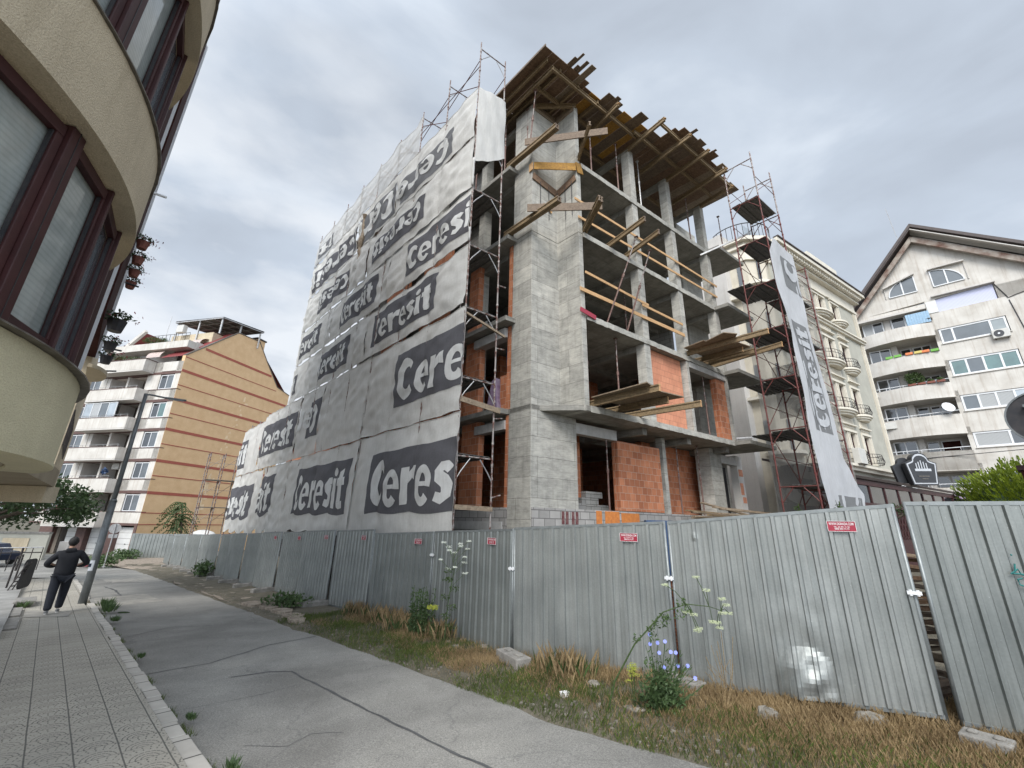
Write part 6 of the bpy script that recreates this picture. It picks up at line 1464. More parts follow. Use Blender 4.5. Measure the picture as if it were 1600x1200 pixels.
for k,(u,z,mt,lb) in enumerate(((.75,17.05,'green_plastic','left green window box on the white block'),(1.35,17.2,'green_plastic','second green window box, right beside the leftmost green one'),(2.15,17.25,'orange_plastic','left orange window box on the white block'),(2.75,17.3,'yellow_plastic','yellow window box between two orange ones'),(3.25,17.35,'orange_plastic','right orange window box beside the yellow one'),(3.85,17.4,'green_plastic','green window box at the right end of the coloured row'))):
    o=max(0,.9*(1-((((u+.7)/5.2)-.55)/.6)**2)); m=MB(); WF.box(m,u,u+.52,o-.15,o+.1,17.02,17.25); tag(m.build('window_box',MT[mt],bevel=.02),lb,'window box')
for k in range(4):
    u=1.75+.62*k; o=.85; r_=empty('planter_box',WF.P(u,14.12,o),'brown planter box with low plants on the loggia of the white block','planter','brown planters on the loggia'); m=MB(); WF.box(m,u,u+.55,o-.15,o+.1,14.12,14.32); m.build('trough',MT['terracotta'],r_,bevel=.02); m=MB(); leaves(m,WF.P(u+.27,14.42,o),.22,120,.07,(1.4,.7,.6)); m.build('plants',MT['leaf_mid'],r_,recalc=False)
r_=empty('loggia_bush',WF.P(2.4,14.2,.2),'bushy dark plant behind the brown planters on the white block','plant'); m=MB(); leaves(m,WF.P(2.3,14.9,.3),.65,700,.1,(1.3,.8,1)); m.build('foliage',MT['leaf_mid'],r_,recalc=False); m=MB(); m.tube(WF.P(2.3,14.1,.3),WF.P(2.3,14.6,.3),.05); m.build('stem',MT['bark'],r_)
m=MB()
for k in range(9): u=2.9+.18*k; m.quad(WF.P(u,19.95+.1*random.random(),.35),WF.P(u+.17,19.95,.42),WF.P(u+.17,21.1,.38),WF.P(u,21.1,.34))
tag(m.build('laundry',MT['lightblue'],recalc=False),'pale blue laundry hanging in the top loggia of the white block','laundry')
m=MB(); WF.box(m,4.35,4.55,.0,.2,19.9,20.15); m.sphere(WF.P(4.4,20.3,.15),.28,8,6,(1,1,.7),.2); tag(m.build('wall_lamp',MT['flash']),'grey lantern on the wall below the lilac sheeting','wall lamp')
# ---------------------------------------------------------------- cream classical building
CF=Fr((22.86,26.77),58); UX=(CF.u.x,CF.u.y)
cb=empty('cream_classical_building',CF.P(-2,-1,-5),'cream classical building with small round iron balconies and a dentil cornice','building')
def cbx(name,mat,u0,u1,o0,o1,z0,z1,par=None): m=MB(); CF.box(m,u0,u1,o0,o1,z0,z1); return m.build(name,MT[mat],par or cb)
EU=3.95; LU=-8.3
cbx('wall','greyrender',LU,EU,-6,-.22,-1,17.3)
bays=[(-7.1,'d'),(-3.05,'d'),(.25,'s')]  # double and single bays, left edges
bays=[(-10.6,1.1),(-8.3,1.9),(-5.35,1.0),(-3.45,2.1),(-.35,1.15)]
bays=[b for b in bays if b[0]>LU]
rows=[(5.55,7.35),(8.75,10.55),(12.0,13.75),(15.55,16.95)]
piers=[]
us=[LU]+sum([[b[0],b[0]+b[1]] for b in bays],[])+[EU]
for i in range(0,len(us),2):
    if us[i+1]-us[i]>.05: cbx('wall_pier','greyrender',us[i],us[i+1],-.22,0,-1,17.3)
zz=[-1]+sum([[a,b] for a,b in rows],[])+[17.3]
for (u,w) in bays:
    for i in range(0,len(zz),2): cbx('wall_panel','cream' if i else 'greyrender',u,u+w,-.22,-.003,zz[i],zz[i+1])
    for k,(z0,z1) in enumerate(rows):
        dbl=w>1.5; parts=[(u+.1,u+w/2-.18),(u+w/2+.18,u+w-.1)] if dbl else [(u+.14,u+w-.14)]
        for a,b in parts:
            f=fwin(CF,cb,a,b,z0,z1,1,-.20,['glass_grey' if k==2 else 'glass_dark'],'frame_red',fw=.09)
            cbx('jamb','cream_l',a-.10,a,-.20,.04,z0,z1+.05); cbx('jamb','cream_l',b,b+.10,-.20,.04,z0,z1+.05)
        cbx('head_moulding','cream_l',u-.12,u+w+.12,-.05,.09,z1+.06,z1+.20); cbx('head_moulding','cream_l',u-.2,u+w+.2,-.05,.16,z1+.48 if k<3 else z1+.24,z1+.56 if k<3 else z1+.32)
        cbx('side_moulding','cream_l',u-.16,u-.06,-.02,.06,z0,z1+.06); cbx('side_moulding','cream_l',u+w+.06,u+w+.16,-.02,.06,z0,z1+.06)
        # round balcony slab with iron railing
        if k>0 or True:
            n=12; uc=u+w/2; rw=w/2+.38; rd=.62 if dbl else .55
            if k<3 and k>0 or k==3:
                for q,(s_,zt) in enumerate(((1.0,z0-.02),(.86,z0-.14),(.68,z0-.26))):
                    m=MB(); m.prism([(lambda p:(p.x,p.y))(CF.P(uc+rw*s_*math.cos(a),0,.0+rd*s_*math.sin(a))) for a in [math.pi*i/n for i in range(n+1)]],zt-.12,zt-.003); m.build('balcony_slab',MT['cream_l'],cb)
                cbx('apron_panel','cream_l',u-.02,u+w+.02,-.02,.03,z0-1.05,z0-.42)
                cbx('apron_inner','cream',u+.1,u+w-.1,.03,.045,z0-.95,z0-.52)
            if k<3:
                m=MB(); N_=15
                for i in range(N_):
                    a=math.pi*i/(N_-1); p=CF.P(uc+rw*.94*math.cos(a),z0,rd*.94*math.sin(a)); bow=(CF.P(uc,0,0)-CF.P(uc,0,0)); out=(p-CF.P(uc,z0,0)).normalized()*.09
                    m.path([p,p+out+Vector((0,0,.2)),p+out*.3+Vector((0,0,.45)),p+Vector((0,0,.62))],.013,4)
                for zr in (.05,.62,.40): m.path([CF.P(uc+rw*.94*math.cos(math.pi*i/12),z0+zr,rd*.94*math.sin(math.pi*i/12)) for i in range(13)],.017,4)
                m.build('iron_railing',MT['iron'],cb)
# bands and cornice
for (z0,z1,o) in ((14.75,14.9,.18),(14.9,15.0,.28),(17.3,17.5,.12),(4.95,5.15,.3),(5.15,5.3,.5)): cbx('string_course','cream_l',LU,EU+.12,-.3,o,z0,z1)
cbx('frieze','cream_l',LU,EU+.05,-.3,.06,17.5,18.15); cbx('cornice','cream_l',LU,EU+.3,-.3,.35,18.15,18.3); cbx('cornice','cream_l',LU,EU+.45,-.3,.75,18.55,18.8); cbx('cornice_bed','cream',LU,EU+.2,-.3,.30,18.3,18.55); cbx('gutter','roof',LU,EU+.5,.5,.82,18.82,18.9)
m=MB(); 
u=LU
while u<EU+.2: CF.box(m,u,u+.16,.30,.62,18.32,18.54); u+=.32
m.build('dentils',MT['cream_l'],cb)
for uu in (3.45,): cbx('corner_pilaster','cream',uu,uu+.45,0,.06,-1,17.3); cbx('pilaster_edge','cream_l',uu+.36,uu+.5,.06,.09,-1,17.3)
m=MB(); CF.box(m,-3.4,1.0,-1.2,.45,19.2,19.9); m.build('roof_parapet',MT['cream_l'],cb); m=MB(); CF.box(m,-3.3,.9,-.9,.2,18.9,19.18); m.build('roof_soffit',MT['wood_new'],cb)
m=MB(); CF.box(m,-4.6,-4.0,-1,-.4,18.9,19.9); m.build('rooftop_box',MT['scaf_grey'],cb)
m=MB(); CF.box(m,-9,-3.5,-.8,-.75,19.3,20.3); m.build('glass_balustrade',MT['glass_sky'],cb)
# angled left corner bay with curved balconies
LFr=Fr((CF.P(LU,0,0).x,CF.P(LU,0,0).y),58+130); LFr.n=-LFr.n if LFr.n.dot(Vector((0,-1,0)))<0 else LFr.n
def lbx(name,mat,u0,u1,o0,o1,z0,z1): m=MB(); LFr.box(m,u0,u1,o0,o1,z0,z1); return m.build(name,MT[mat],cb)
CQ=CF.P(LU,0,0)
for (dz0,dz1,r_,mt) in ((-1,17.3,1.5,'cream'),(17.3,17.5,1.65,'cream_l'),(17.5,18.15,1.58,'cream_l'),(18.15,18.3,1.8,'cream_l'),(18.3,18.55,1.7,'cream'),(18.55,18.8,2.0,'cream_l'),(14.75,15.0,1.95,'cream_l'),(11.6,11.75,1.95,'cream_l'),(8.4,8.55,1.95,'cream_l')):
    c=CF.P(LU-.2,0,-1.5); m=MB(); m.prism([(c.x+r_*math.cos(R(a)),c.y+r_*math.sin(R(a))) for a in range(22,382,45)],dz0,dz1); m.build('corner_turret',MT[mt],cb)
for z0 in (12.0,8.75,15.5,5.5):
    for ang in (-122,-77):
        c=CF.P(LU-.2,0,-1.5); d=Vector((math.cos(R(ang)),math.sin(R(ang)),0)); t_=Vector((-d.y,d.x,0)); m=MB(); q=c+d*1.385; m.box8([q+t_*s_*.32+Vector((0,0,z))+d*o for z in (z0,z0+1.75) for s_,o in ((-1,0),(1,0),(1,.02),(-1,.02))]); m.build('turret_window',MT['glass_dark'],cb)
    c=CF.P(LU-.2,0,-1.5)+Vector((math.cos(R(-100)),math.sin(R(-100)),0))*1.3; m=MB(); m.prism([(c.x+.95*math.cos(R(a)),c.y+.95*math.sin(R(a))) for a in range(0,360,24)],z0-.2,z0-.02); m.build('balcony_slab',MT['cream_l'],cb)
cbx('side_wall','white_render2',LU-2.2,LU-1.2,-5,-1.6,-1,19.5)
m=MB(); c=CF.P(LU-.2,0,-1.5)
for a in range(-170,-30,10): m.tube((c.x+1.8*math.cos(R(a)),c.y+1.8*math.sin(R(a)),18.85),(c.x+1.8*math.cos(R(a)),c.y+1.8*math.sin(R(a)),19.8),.02,4)
m.path([(c.x+1.8*math.cos(R(a)),c.y+1.8*math.sin(R(a)),19.8) for a in range(-170,-29,10)],.03,5); m.build('roof_railing',MT['iron'],cb)
ac(CF,-3.55,5.3,.35,'air conditioner low on the cream facade behind the flared tarp strip',.95,.9,False)
# ---------------------------------------------------------------- glazed restaurant canopy
UX=(CF.u.x,CF.u.y)
rc=empty('restaurant_canopy',CF.P(3,-1,2),'dark brown glazed restaurant front with a sloping roof below the cream facade','restaurant front')
def rbx(name,mat,u0,u1,o0,o1,z0,z1): m=MB(); CF.box(m,u0,u1,o0,o1,z0,z1); return m.build(name,MT[mat],rc)
m=MB(); m.box8([CF.P(-12,4.1,1.7),CF.P(14,4.1,1.7),CF.P(14,4.8,-.5),CF.P(-12,4.8,-.5)]+[CF.P(-12,4.22,1.75),CF.P(14,4.22,1.75),CF.P(14,4.92,-.5),CF.P(-12,4.92,-.5)]); m.build('canopy_roof',MT['roof'],rc)
rbx('fascia','frame_red',-12,14,1.5,1.6,3.82,4.09); rbx('sill_beam','frame_red',-12,14,1.45,1.6,2.75,2.95)
for k in range(14): rbx('post','frame_red',-11.9+k*1.95,-11.78+k*1.95,1.47,1.58,2.95,3.82)
m=MB(); 
for k in range(13): CF.box(m,-11.76+k*1.95,-9.97+k*1.95,1.50,1.53,2.96,3.81)
m.build('glazing',MT['glass_dark'],rc)
m=MB()
for k in range(60):
    u=-11.8+k*.42; m.tube(CF.P(u,1.2,1.5),CF.P(u+1.0,2.74,1.5),.02,4); m.tube(CF.P(u+1.0,1.2,1.5),CF.P(u,2.74,1.5),.02,4)
m.build('trellis',MT['frame_red'],rc)
rbx('base_wall','frame_red',-12,14,1.2,1.45,-1,2.74)
m=MB(); m.box8([CF.P(7.8,3.5,2.2),CF.P(13,3.3,2.6),CF.P(13,3.9,1.6),CF.P(7.8,4.1,1.6)]+[CF.P(7.8,3.55,2.2),CF.P(13,3.35,2.6),CF.P(13,3.95,1.6),CF.P(7.8,4.15,1.6)]); m.build('side_awning',MT['purple'],rc)
for k in range(3): 
    m=MB(); m.sphere(CF.P(1.5+2.7*k,3.5,1.2),.09,8,6); m.build('pendant_lamp',MT['pvc'],rc)
# black shield sign on the canopy roof
sg=empty('shield_sign',CF.P(5.0,4.7,1.2),'black shield-shaped restaurant sign with a silver rim on the canopy roof','sign')
sf=Fr((CF.P(-.75,0,1.75).x,CF.P(-.75,0,1.75).y),100)
def shield(s,o,n=8):
    P=[(-.62,0),(-.80,1.25),(-.5,1.38)]+[(-.42*math.cos(math.pi*i/n),1.45+.42*math.sin(math.pi*i/n)) for i in range(n+1)]+[(.5,1.38),(.80,1.25),(.62,0)]
    return [sf.P(.9+u*s,4.18+.75*(1-s)+z*s,o) for u,z in P]
MB().extr(shield(1,.0),-sf.n*.35).build('casing',MT['black_sign'],sg); MB().extr(shield(.93,.012),-sf.n*.01).build('silver_rim',MT['sign_grey'],sg); MB().extr(shield(.84,.024),-sf.n*.01).build('face',MT['black_sign'],sg)
m=MB()
for i in range(5): m.beam(sf.P(.62+.13*i,5.08,.04),sf.P(.62+.13*i,5.42+.08*(2-abs(2-i)),.04),.05,.02,sf.n)
m.beam(sf.P(.5,5.03,.04),sf.P(1.32,5.03,.04),.14,.02,sf.n); m.build('emblem',MT['sign_grey'],sg)
m=MB(); m.beam(sf.P(.6,4.67,.04),sf.P(1.15,4.67,.04),.05,.02,sf.n); m.beam(sf.P(.75,4.52,.04),sf.P(1.05,4.52,.04),.04,.02,sf.n); m.build('script_line',MT['flash'],sg)
MB().extr([p+sf.u*-.55-sf.n*.3 for p in shield(.8,-.2)],-sf.n*.2).build('side_wing',MT['black_sign'],sg); MB().extr([p+sf.u*.35-sf.n*.3 for p in shield(.85,-.1)],-sf.n*.12).build('side_wing',MT['black_sign'],sg)
# ================================================================ street lamp, signs
UX=(-.714,.700)
lp=empty('street_lamp',(-12.99,14.38,-.95),'tall grey street lamp with a short arm standing on the kerb beside the walking person','street lamp')
X,Y=-12.99,14.38
MB().tube((X,Y,-1.0),(X,Y,2.05),.105,16,.095).build('lower_post',MT['lamp_grey'],lp,smooth=True)
mb=MB(); mb.tube((X,Y,2.05),(X,Y,2.13),.11,16,.075); mb.build('collar',MT['lamp_grey'],lp,smooth=True)
MB().tube((X,Y,2.13),(X,Y,5.75),.07,14,.055).build('upper_post',MT['lamp_grey'],lp,smooth=True)
e_=Vector((X,Y,5.72))+TD*.55
MB().path([(X,Y,5.70),(X+TD.x*.1,Y+TD.y*.1,5.74),e_],.032,8).build('arm',MT['lamp_grey'],lp)
mb=MB(); mb.beam(e_-TD*.02,e_+TD*.62+Vector((0,0,.03)),.14,.06); lh=mb.build('lamp_head',MT['lamp_grey'],lp,bevel=.02)
mb=MB(); mb.beam(e_+TD*.1-Vector((0,0,.034)),e_+TD*.55-Vector((0,0,.012)),.11,.012); mb.build('lens',MT['glass_grey'],lh)
mb=MB(); pw=Vector((X,Y,.02)); v=[];f=[]
for i in range(7):
    a=-2.3+i*.25
    for z in (-.02,.28): v.append((X+.108*math.cos(a),Y+.108*math.sin(a),z))
for i in range(6): f.append((2*i,2*i+2,2*i+3,2*i+1))
mb.add(v,f); st=mb.build('paper_sticker',MT['sign_grey'],lp,recalc=False)
mb=MB(); mb.box((X-.02,Y-.112,.14),.08,.01,.10); mb.build('blue_sticker',MT['car_paint'],lp)
ts=empty('traffic_sign',(-27.75,31.5,-1.75),'round traffic sign seen from the back on a thin pole in front of the garages','traffic sign')
MB().tube((-27.75,31.5,-1.8),(-27.75,31.5,1.05),.035,8).build('pole',MT['scaf_grey'],ts)
dd=Vector((-.60,.80,0)); c=Vector((-27.75,31.5,.78)); MB().tube(c+dd*.04,c+dd*.06,.33,24).build('disc',MT['scaf_grey'],ts); 
mb=MB(); mb.beam(c+Vector((-.8,-.6,0))*.24+Vector((0,0,-.5))+dd*.05,c+Vector((.8,.6,0))*.24+Vector((0,0,-.5))+dd*.05,.02,.26); mb.build('lower_plate',MT['scaf_grey'],ts)
# back of a round sign / mirror at the right edge
az=R(52.75); c=Vector((9*math.sin(az),9*math.cos(az),3.10)); dd=Vector((math.sin(az),math.cos(az),0)); sd_=Vector((dd.y,-dd.x,0))
rs=empty('round_sign_back',(c.x,c.y,-.2),'dark back of a round traffic sign with a pole bracket at the right edge','traffic sign')
MB().tube(c+dd*.0,c+dd*.025,.35,36).build('disc',MT['dark_metal'],rs)
mb=MB(); n=36
for i in range(n):
    a0=2*math.pi*i/n;a1=2*math.pi*(i+1)/n; P=lambda a,r_,o:c+sd_*r_*math.cos(a)+Vector((0,0,r_*math.sin(a)))+dd*o
    mb.box8([P(a0,.345,-.02),P(a0,.365,-.02),P(a1,.365,-.02),P(a1,.345,-.02),P(a0,.345,.03),P(a0,.365,.03),P(a1,.365,.03),P(a1,.345,.03)])
mb.build('rim',MT['lamp_grey'],rs)
pc=c-dd*.07+sd_*.03; MB().tube(pc+Vector((0,0,-3.2)),pc+Vector((0,0,.34)),.042,12).build('pole',MT['lamp_grey'],rs,smooth=True)
mb=MB(); 
for z in (.16,-.16): mb.beam(c+sd_*-.16-dd*.06+Vector((0,0,z)),c+sd_*.22-dd*.06+Vector((0,0,z)),.10,.035)
mb.build('bracket',MT['lamp_grey'],rs)
az=R(51.4); c=Vector((9.6*math.sin(az),9.6*math.cos(az),0)); sp=empty('maroon_post',(c.x,c.y,-.3),'dark maroon box post standing behind the hoarding at the right edge','post')
mb=MB(); mb.box((c.x,c.y,1.1),.36,.36,2.7,-az); mb.build('post_body',MT['maroon'],sp); mb=MB(); mb.box((c.x,c.y,2.49),.42,.42,.07,-az); mb.build('post_cap',MT['frame_red'],sp)
# railing on the terrace and dark plate
rl=empty('terrace_railing',(-27,25,-1.3),'black iron railing with a pale top rail on the terrace at the left edge','railing')
a=Vector((-30.5,22.2,0)); b=Vector((-26.5,25.85,0)); mb=MB(); mb.tube(a+Vector((0,0,-.16)),b+Vector((0,0,-.16)),.035,6); mb.build('top_rail',MT['scaf_grey'],rl)
mb=MB(); mb.tube(a+Vector((0,0,-.42)),b+Vector((0,0,-.42)),.03,5); 
for i in range(15): p=a+(b-a)*i/14; mb.tube(p+Vector((0,0,-1.35)),p+Vector((0,0,-.16)),.022 if i%4 else .05,5)
mb.build('balusters',MT['iron'],rl)
p0=Vector((-18.3,17.0,0)); 
r2=empty('end_railing',(-18,17.3,-.9),'short dark handrail ending beside the rounded metal plate','railing')
mb=MB(); mb.tube((-20.2,19.0,-1.05),(-20.2,19.0,.02),.03,6); mb.tube((-18.6,17.3,-1.0),(-18.6,17.3,.08),.03,6); mb.tube((-20.2,19.0,.0),(-18.6,17.3,.06),.03,6); mb.tube((-20.2,19.0,-.3),(-18.6,17.3,-.24),.02,6); mb.build('rail_bars',MT['iron'],r2)
pl=empty('metal_plate',(-17.95,17.45,-1),'dark rounded metal plate with a small ladder rack, standing behind the walking person','metal plate')
u_=Vector((-.35,.94,0)); P=[]; w,h=.36,1.0
for (cx2,cz2,a0) in ((w-.15,h-.15,0),(-w+.15,h-.15,90),(-w+.12,.12,180),(w-.15,.15,270)):
    for k in range(5): a=R(a0+22.5*k); P.append(Vector((-18.15,17.45,-1.0))+u_*(cx2+.15*math.cos(a))+Vector((0,0,cz2+.15*math.sin(a))))
MB().extr(P,Vector((-.83,.55,0))*.04).build('plate',MT['dark_metal'],pl)
mb=MB(); q0=Vector((-18.1,16.95,-1.1)); q1=Vector((-18.0,17.25,-.1))
for o in (-.12,.12): mb.tube(q0+u_*o,q1+u_*o,.02,5)
for k in range(7): p=q0+(q1-q0)*(k+.5)/7; mb.tube(p-u_*.12,p+u_*.12,.018,5)
mb.build('rack',MT['iron'],pl)
def slab_t(name,label,s0,s1,t0,t1,h,mat='footblock'):
    mb=MB(); mb.box8([S(s,t,-.05) for s,t in((s0,t0),(s1,t0),(s1,t1),(s0,t1))]+[S(s,t,h) for s,t in((s0,t0),(s1,t0),(s1,t1),(s0,t1))]); return tag(mb.build(name,MT[mat],bevel=.012),label,'slab')
slab_t('step_block','low concrete step block at the terrace edge left of the walking person',19.6,21.0,-.28,.18,.16)
slab_t('edge_slab','pale flat slab set along the terrace edge, nearer than the step block',14.8,16.8,-.3,-.02,.06)
slab_t('edge_slab','second pale slab between the terrace edge slab and the step block',17.0,18.9,-.32,-.04,.08)
# cones, utility box, covered heap, garden wall, car
for k,(x,y,lb) in enumerate(((-29.6,32.3,'small fallen orange cone on the asphalt in front of the white garage door'),(-30.1,32.6,'second small orange cone lying next to the fallen one'))):
    r_=empty('traffic_cone',(x,y,-1.78),lb,'traffic cone'); MB().tube((x,y,-1.76),(x+.1,y+.03,-1.30+.2*k*0),.13,12,.03).build('cone_body',MT['petal_red'],r_); MB().box((x,y,-1.77),.36,.36,.03,.3).build('base',MT['petal_red'],r_)
mb=MB(); mb.box((-38.2,39.0,-1.2),.7,.4,1.3,R(14)); tag(mb.build('utility_box',MT['white_render2'],bevel=.03),'white utility box beside the open garage','utility box')
mb=MB(); mb.sphere((-28.6,41.9,-.1),1.15,14,8,(1.1,.6,.55),.08); tag(mb.build('covered_heap',MT['tarp'],smooth=True),'pale covered heap showing over the far hoarding under the ochre gable wall','covered heap')
mb=MB(); mb.beam((-47,34,-.9),(-37.5,36.8,-.9),.3,2.1); gw_=empty('garden_wall',(-42,35,-2),'grey garden wall with a moulded panel at the far left','wall'); mb.build('wall_body',MT['greyrender'],gw_); mb=MB(); mb.beam((-47,34,.2),(-37.5,36.8,.2),.45,.14); mb.build('coping',MT['footblock'],gw_)
mb=MB(); d_=(Vector((-37.5,36.8,0))-Vector((-47,34,0))).normalized(); n_=Vector((d_.y,-d_.x,0)); 
for k in range(3): mb.beam(Vector((-38.6-2.6*k,36.45-.77*k,-.7))+n_*.17,Vector((-40.2-2.6*k,35.98-.77*k,-.7))+n_*.17,.04,1.0)
mb.build('moulded_panel',MT['render'],gw_)
car=empty('parked_car',(-36.5,31.8,-1.75),'dark blue car parked behind the terrace railing','car')
cd=Vector((-.96,.28,0)); cn_=Vector((-.28,-.96,0)); Cc=Vector((-36.5,31.8,-1.75))
prof=[(-2.1,.35),(-2.1,.75),(-1.9,.9),(-1.1,.95),(-.6,1.38),(.8,1.42),(1.5,.98),(2.05,.85),(2.1,.35)]
MB().extr([Cc+cd*a+Vector((0,0,b))-cn_*.85 for a,b in prof],cn_*1.7).build('body',MT['car_paint'],car,bevel=.05)
MB().extr([Cc+cd*a+Vector((0,0,b))+cn_*.852 for a,b in ((-1.0,.98),(-.55,1.32),(.75,1.35),(1.35,.98))],cn_*.01).build('side_window',MT['glass_dark'],car)
for a in (-1.3,1.3):
    for o in (-.8,.8):
        w_=MB().tube(Cc+cd*a+cn_*(o-.1)+Vector((0,0,.33)),Cc+cd*a+cn_*(o+.1)+Vector((0,0,.33)),.33,16).build('wheel',MT['tyre'],car); MB().tube(Cc+cd*a+cn_*(o+.101)+Vector((0,0,.33)),Cc+cd*a+cn_*(o+.11)+Vector((0,0,.33)),.2,12).build('rim',MT['scaf_grey'],w_)
# ================================================================ trees and shrubs
def tree(name,label,base,h,cr,cc,n,size,mat,limbs,cat='tree',sc=(1,1,.8),trunk_r=.14,lean=(0,0)):
    root=empty(name,base,label,cat); B=Vector(base); top=B+Vector((lean[0],lean[1],h)); mb=MB(); mb.path([B,B+(top-B)*.5+Vector((.05,.03,0)),top],trunk_r,8,[trunk_r,trunk_r*.75,trunk_r*.5])
    cc=Vector(cc); blobs=[]
    for i in range(limbs):
        a=2*math.pi*i/limbs+random.uniform(-.4,.4); e=random.uniform(-.4,.9); r_=cr*random.uniform(.45,.95); p=cc+Vector((math.cos(a)*r_*math.cos(e)*sc[0],math.sin(a)*r_*math.cos(e)*sc[1],r_*math.sin(e)*sc[2])); blobs.append(p); m=(top+p)/2+Vector((0,0,.1*cr)); mb.path([top-(top-B)*.15,m,p],.03,5,[trunk_r*.42,trunk_r*.25,trunk_r*.08])
    mb.build('trunk',MT['bark'],root); mb=MB()
    for p in blobs: leaves(mb,p,cr*random.uniform(.30,.48),n//limbs,size,(1.1,1.1,.8),.25)
    mb.build('crown',MT[mat],root,recalc=False); return root
random.seed(21)
tree('street_tree','dark leafy tree overhanging the terrace at the left under the passage ceiling',(-24.0,19.4,-1.2),2.4,2.4,(-22.6,20.4,2.1),7000,.11,'leaf',20,sc=(1.15,1.1,.72),trunk_r=.16)
tree('street_tree','far tree behind the garden wall at the left edge',(-44,31,-1.8),4.5,3.6,(-42.5,33,4.6),5000,.2,'leaf',16,trunk_r=.2)
# ailanthus: leaning stem with arching pinnate fronds
r_=empty('ailanthus_tree',(-30.9,42.6,-1.8),'small leaning tree with feathery drooping fronds against the ochre gable wall','tree'); B=Vector((-30.9,42.3,-1.8)); T_=Vector((-31.5,42.2,2.9))
MB().path([B,B+(T_-B)*.5+Vector((.25,0,0)),T_],.09,7,[.12,.09,.05]).build('trunk',MT['bark'],r_)
mb=MB()
for i in range(42):
    a=random.uniform(0,6.28); l_=random.uniform(1.2,2.2); o=T_+Vector((0,0,-random.uniform(0,2.6)))*1.0+ (B-T_)*0; up=random.uniform(.1,.9)
    prev=o
    for k in range(1,13):
        q=k/12; p=o+Vector((math.cos(a)*l_*q,math.sin(a)*l_*q*.6,l_*(up*q-1.15*q*q))); d=(p-prev).normalized(); s_=d.cross(Vector((0,0,1))).normalized()
        for sg_ in (-1,1): lf=p+s_*sg_*.34*(1.1-q)-Vector((0,0,.12)); mb.add([p,p+d*.09+s_*sg_*.14,lf,p-d*.08+s_*sg_*.14],[(0,1,2,3)])
        prev=p
mb.build('fronds',MT['leaf_palm'],r_,recalc=False)
# thuja: many upright sprays
th=empty('thuja_bush',(10.6,9.2,-.3),'bright yellow-green thuja bush rising behind the hoarding at the right','bush')
mb=MB(); C=Vector((11.15,9.15,2.05))
for _ in range(15000):
    d=Vector((random.gauss(0,1),random.gauss(0,1),random.gauss(0,1)*.8)).normalized(); k=.72+.28*random.random()+.22*noise.noise(d*2.6); rad=Vector((1.2,1.2,.98)); p=C+Vector((d.x*rad.x,d.y*rad.y,d.z*rad.z))*k
    u=(d*.7+Vector((0,0,.8))+Vector((random.gauss(0,.3),random.gauss(0,.3),0))).normalized(); s_=u.cross(d+Vector((.01,.3,.1))).normalized(); L_=random.uniform(.05,.10)
    mb.add([p-s_*.009,p+s_*.009,p+u*L_+s_*.02,p+u*L_*1.25,p+u*L_-s_*.02],[(0,1,2,3,4)])
mb.build('foliage',MT['leaf_thuja'],th,recalc=False); mb=MB(); mb.path([(11.15,9.15,-.3),(11.15,9.15,2.0)],.09); mb.build('trunk',MT['bark'],th)
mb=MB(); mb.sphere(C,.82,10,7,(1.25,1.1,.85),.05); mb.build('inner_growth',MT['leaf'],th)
r_=empty('climbing_shrub',(9.0,10.6,1.2),'thin dark climbing shrub on the end of the restaurant canopy left of the thuja','shrub'); mb=MB()
for k in range(5): leaves(mb,(8.7+.38*k,10.3-.12*k,2.02+.08*math.sin(k*2)),.24,130,.035,(1.2,.8,.6))
mb.build('foliage',MT['leaf'],r_,recalc=False); MB().path([(8.5,10.5,-.2),(8.7,10.5,1.6),(9.8,10.2,2.3)],.03).build('stem',MT['bark'],r_)
for k,(x,y,z,lb) in enumerate(((8.1,12.4,1.9,'left green shoot poking over the hoarding under the tarp strip'),(8.9,11.9,1.95,'right green shoot poking over the hoarding under the tarp strip'))):
    r_=empty('leafy_shoot',(x,y,-.2),lb,'plant'); mb=MB(); mb.path([(x,y,-.2),(x+.05,y,1.2),(x+.12,y,z+.4)],.015,5); mb.build('stem',MT['leaf_mid'],r_); mb=MB(); leaves(mb,(x+.08,y,z),.16,90,.05,(1,1,2.2)); mb.build('leaves',MT['leaf_mid'],r_,recalc=False)
# bushes beside the far hoarding and along the road
def bush(name,label,c,r,n,size,mat='leaf_weed',sc=(1,1,.7),cat='bush',stem=True):
    r_=empty(name,(c[0],c[1],c[2]-r*.5),label,cat); mb=MB(); leaves(mb,c,r,n,size,sc,.2); mb.build('foliage',MT[mat],r_,recalc=False)
    mb=MB()
    for k in range(5): a=k*1.3; mb.path([(c[0],c[1],c[2]-r*sc[2]*.9),(c[0]+math.cos(a)*r*.5*sc[0],c[1]+math.sin(a)*r*.5*sc[1],c[2]+r*.2)],.008+.006*r,4)
    mb.build('stems',MT['leaf_weed'],r_); return r_
bush('low_bush','low green bush at the foot of the round traffic sign',(-28.4,32.0,-1.35),1.0,700,.11,sc=(1.3,.7,.5))
bush('low_bush','low green bush in front of the left far hoarding panel',(-32.6,38.7,-1.45),1.1,600,.12,sc=(1.3,.6,.45))
bush('roadside_bush','green bush against the street hoarding far along the road',(-15.7,23.6,-.85),.55,500,.08,sc=(1,.8,.8))
bush('low_bush','green plant beside the pale broken slabs at the road edge',(-6.2,13.2,-.55),.5,420,.07,sc=(1.5,.7,.45))
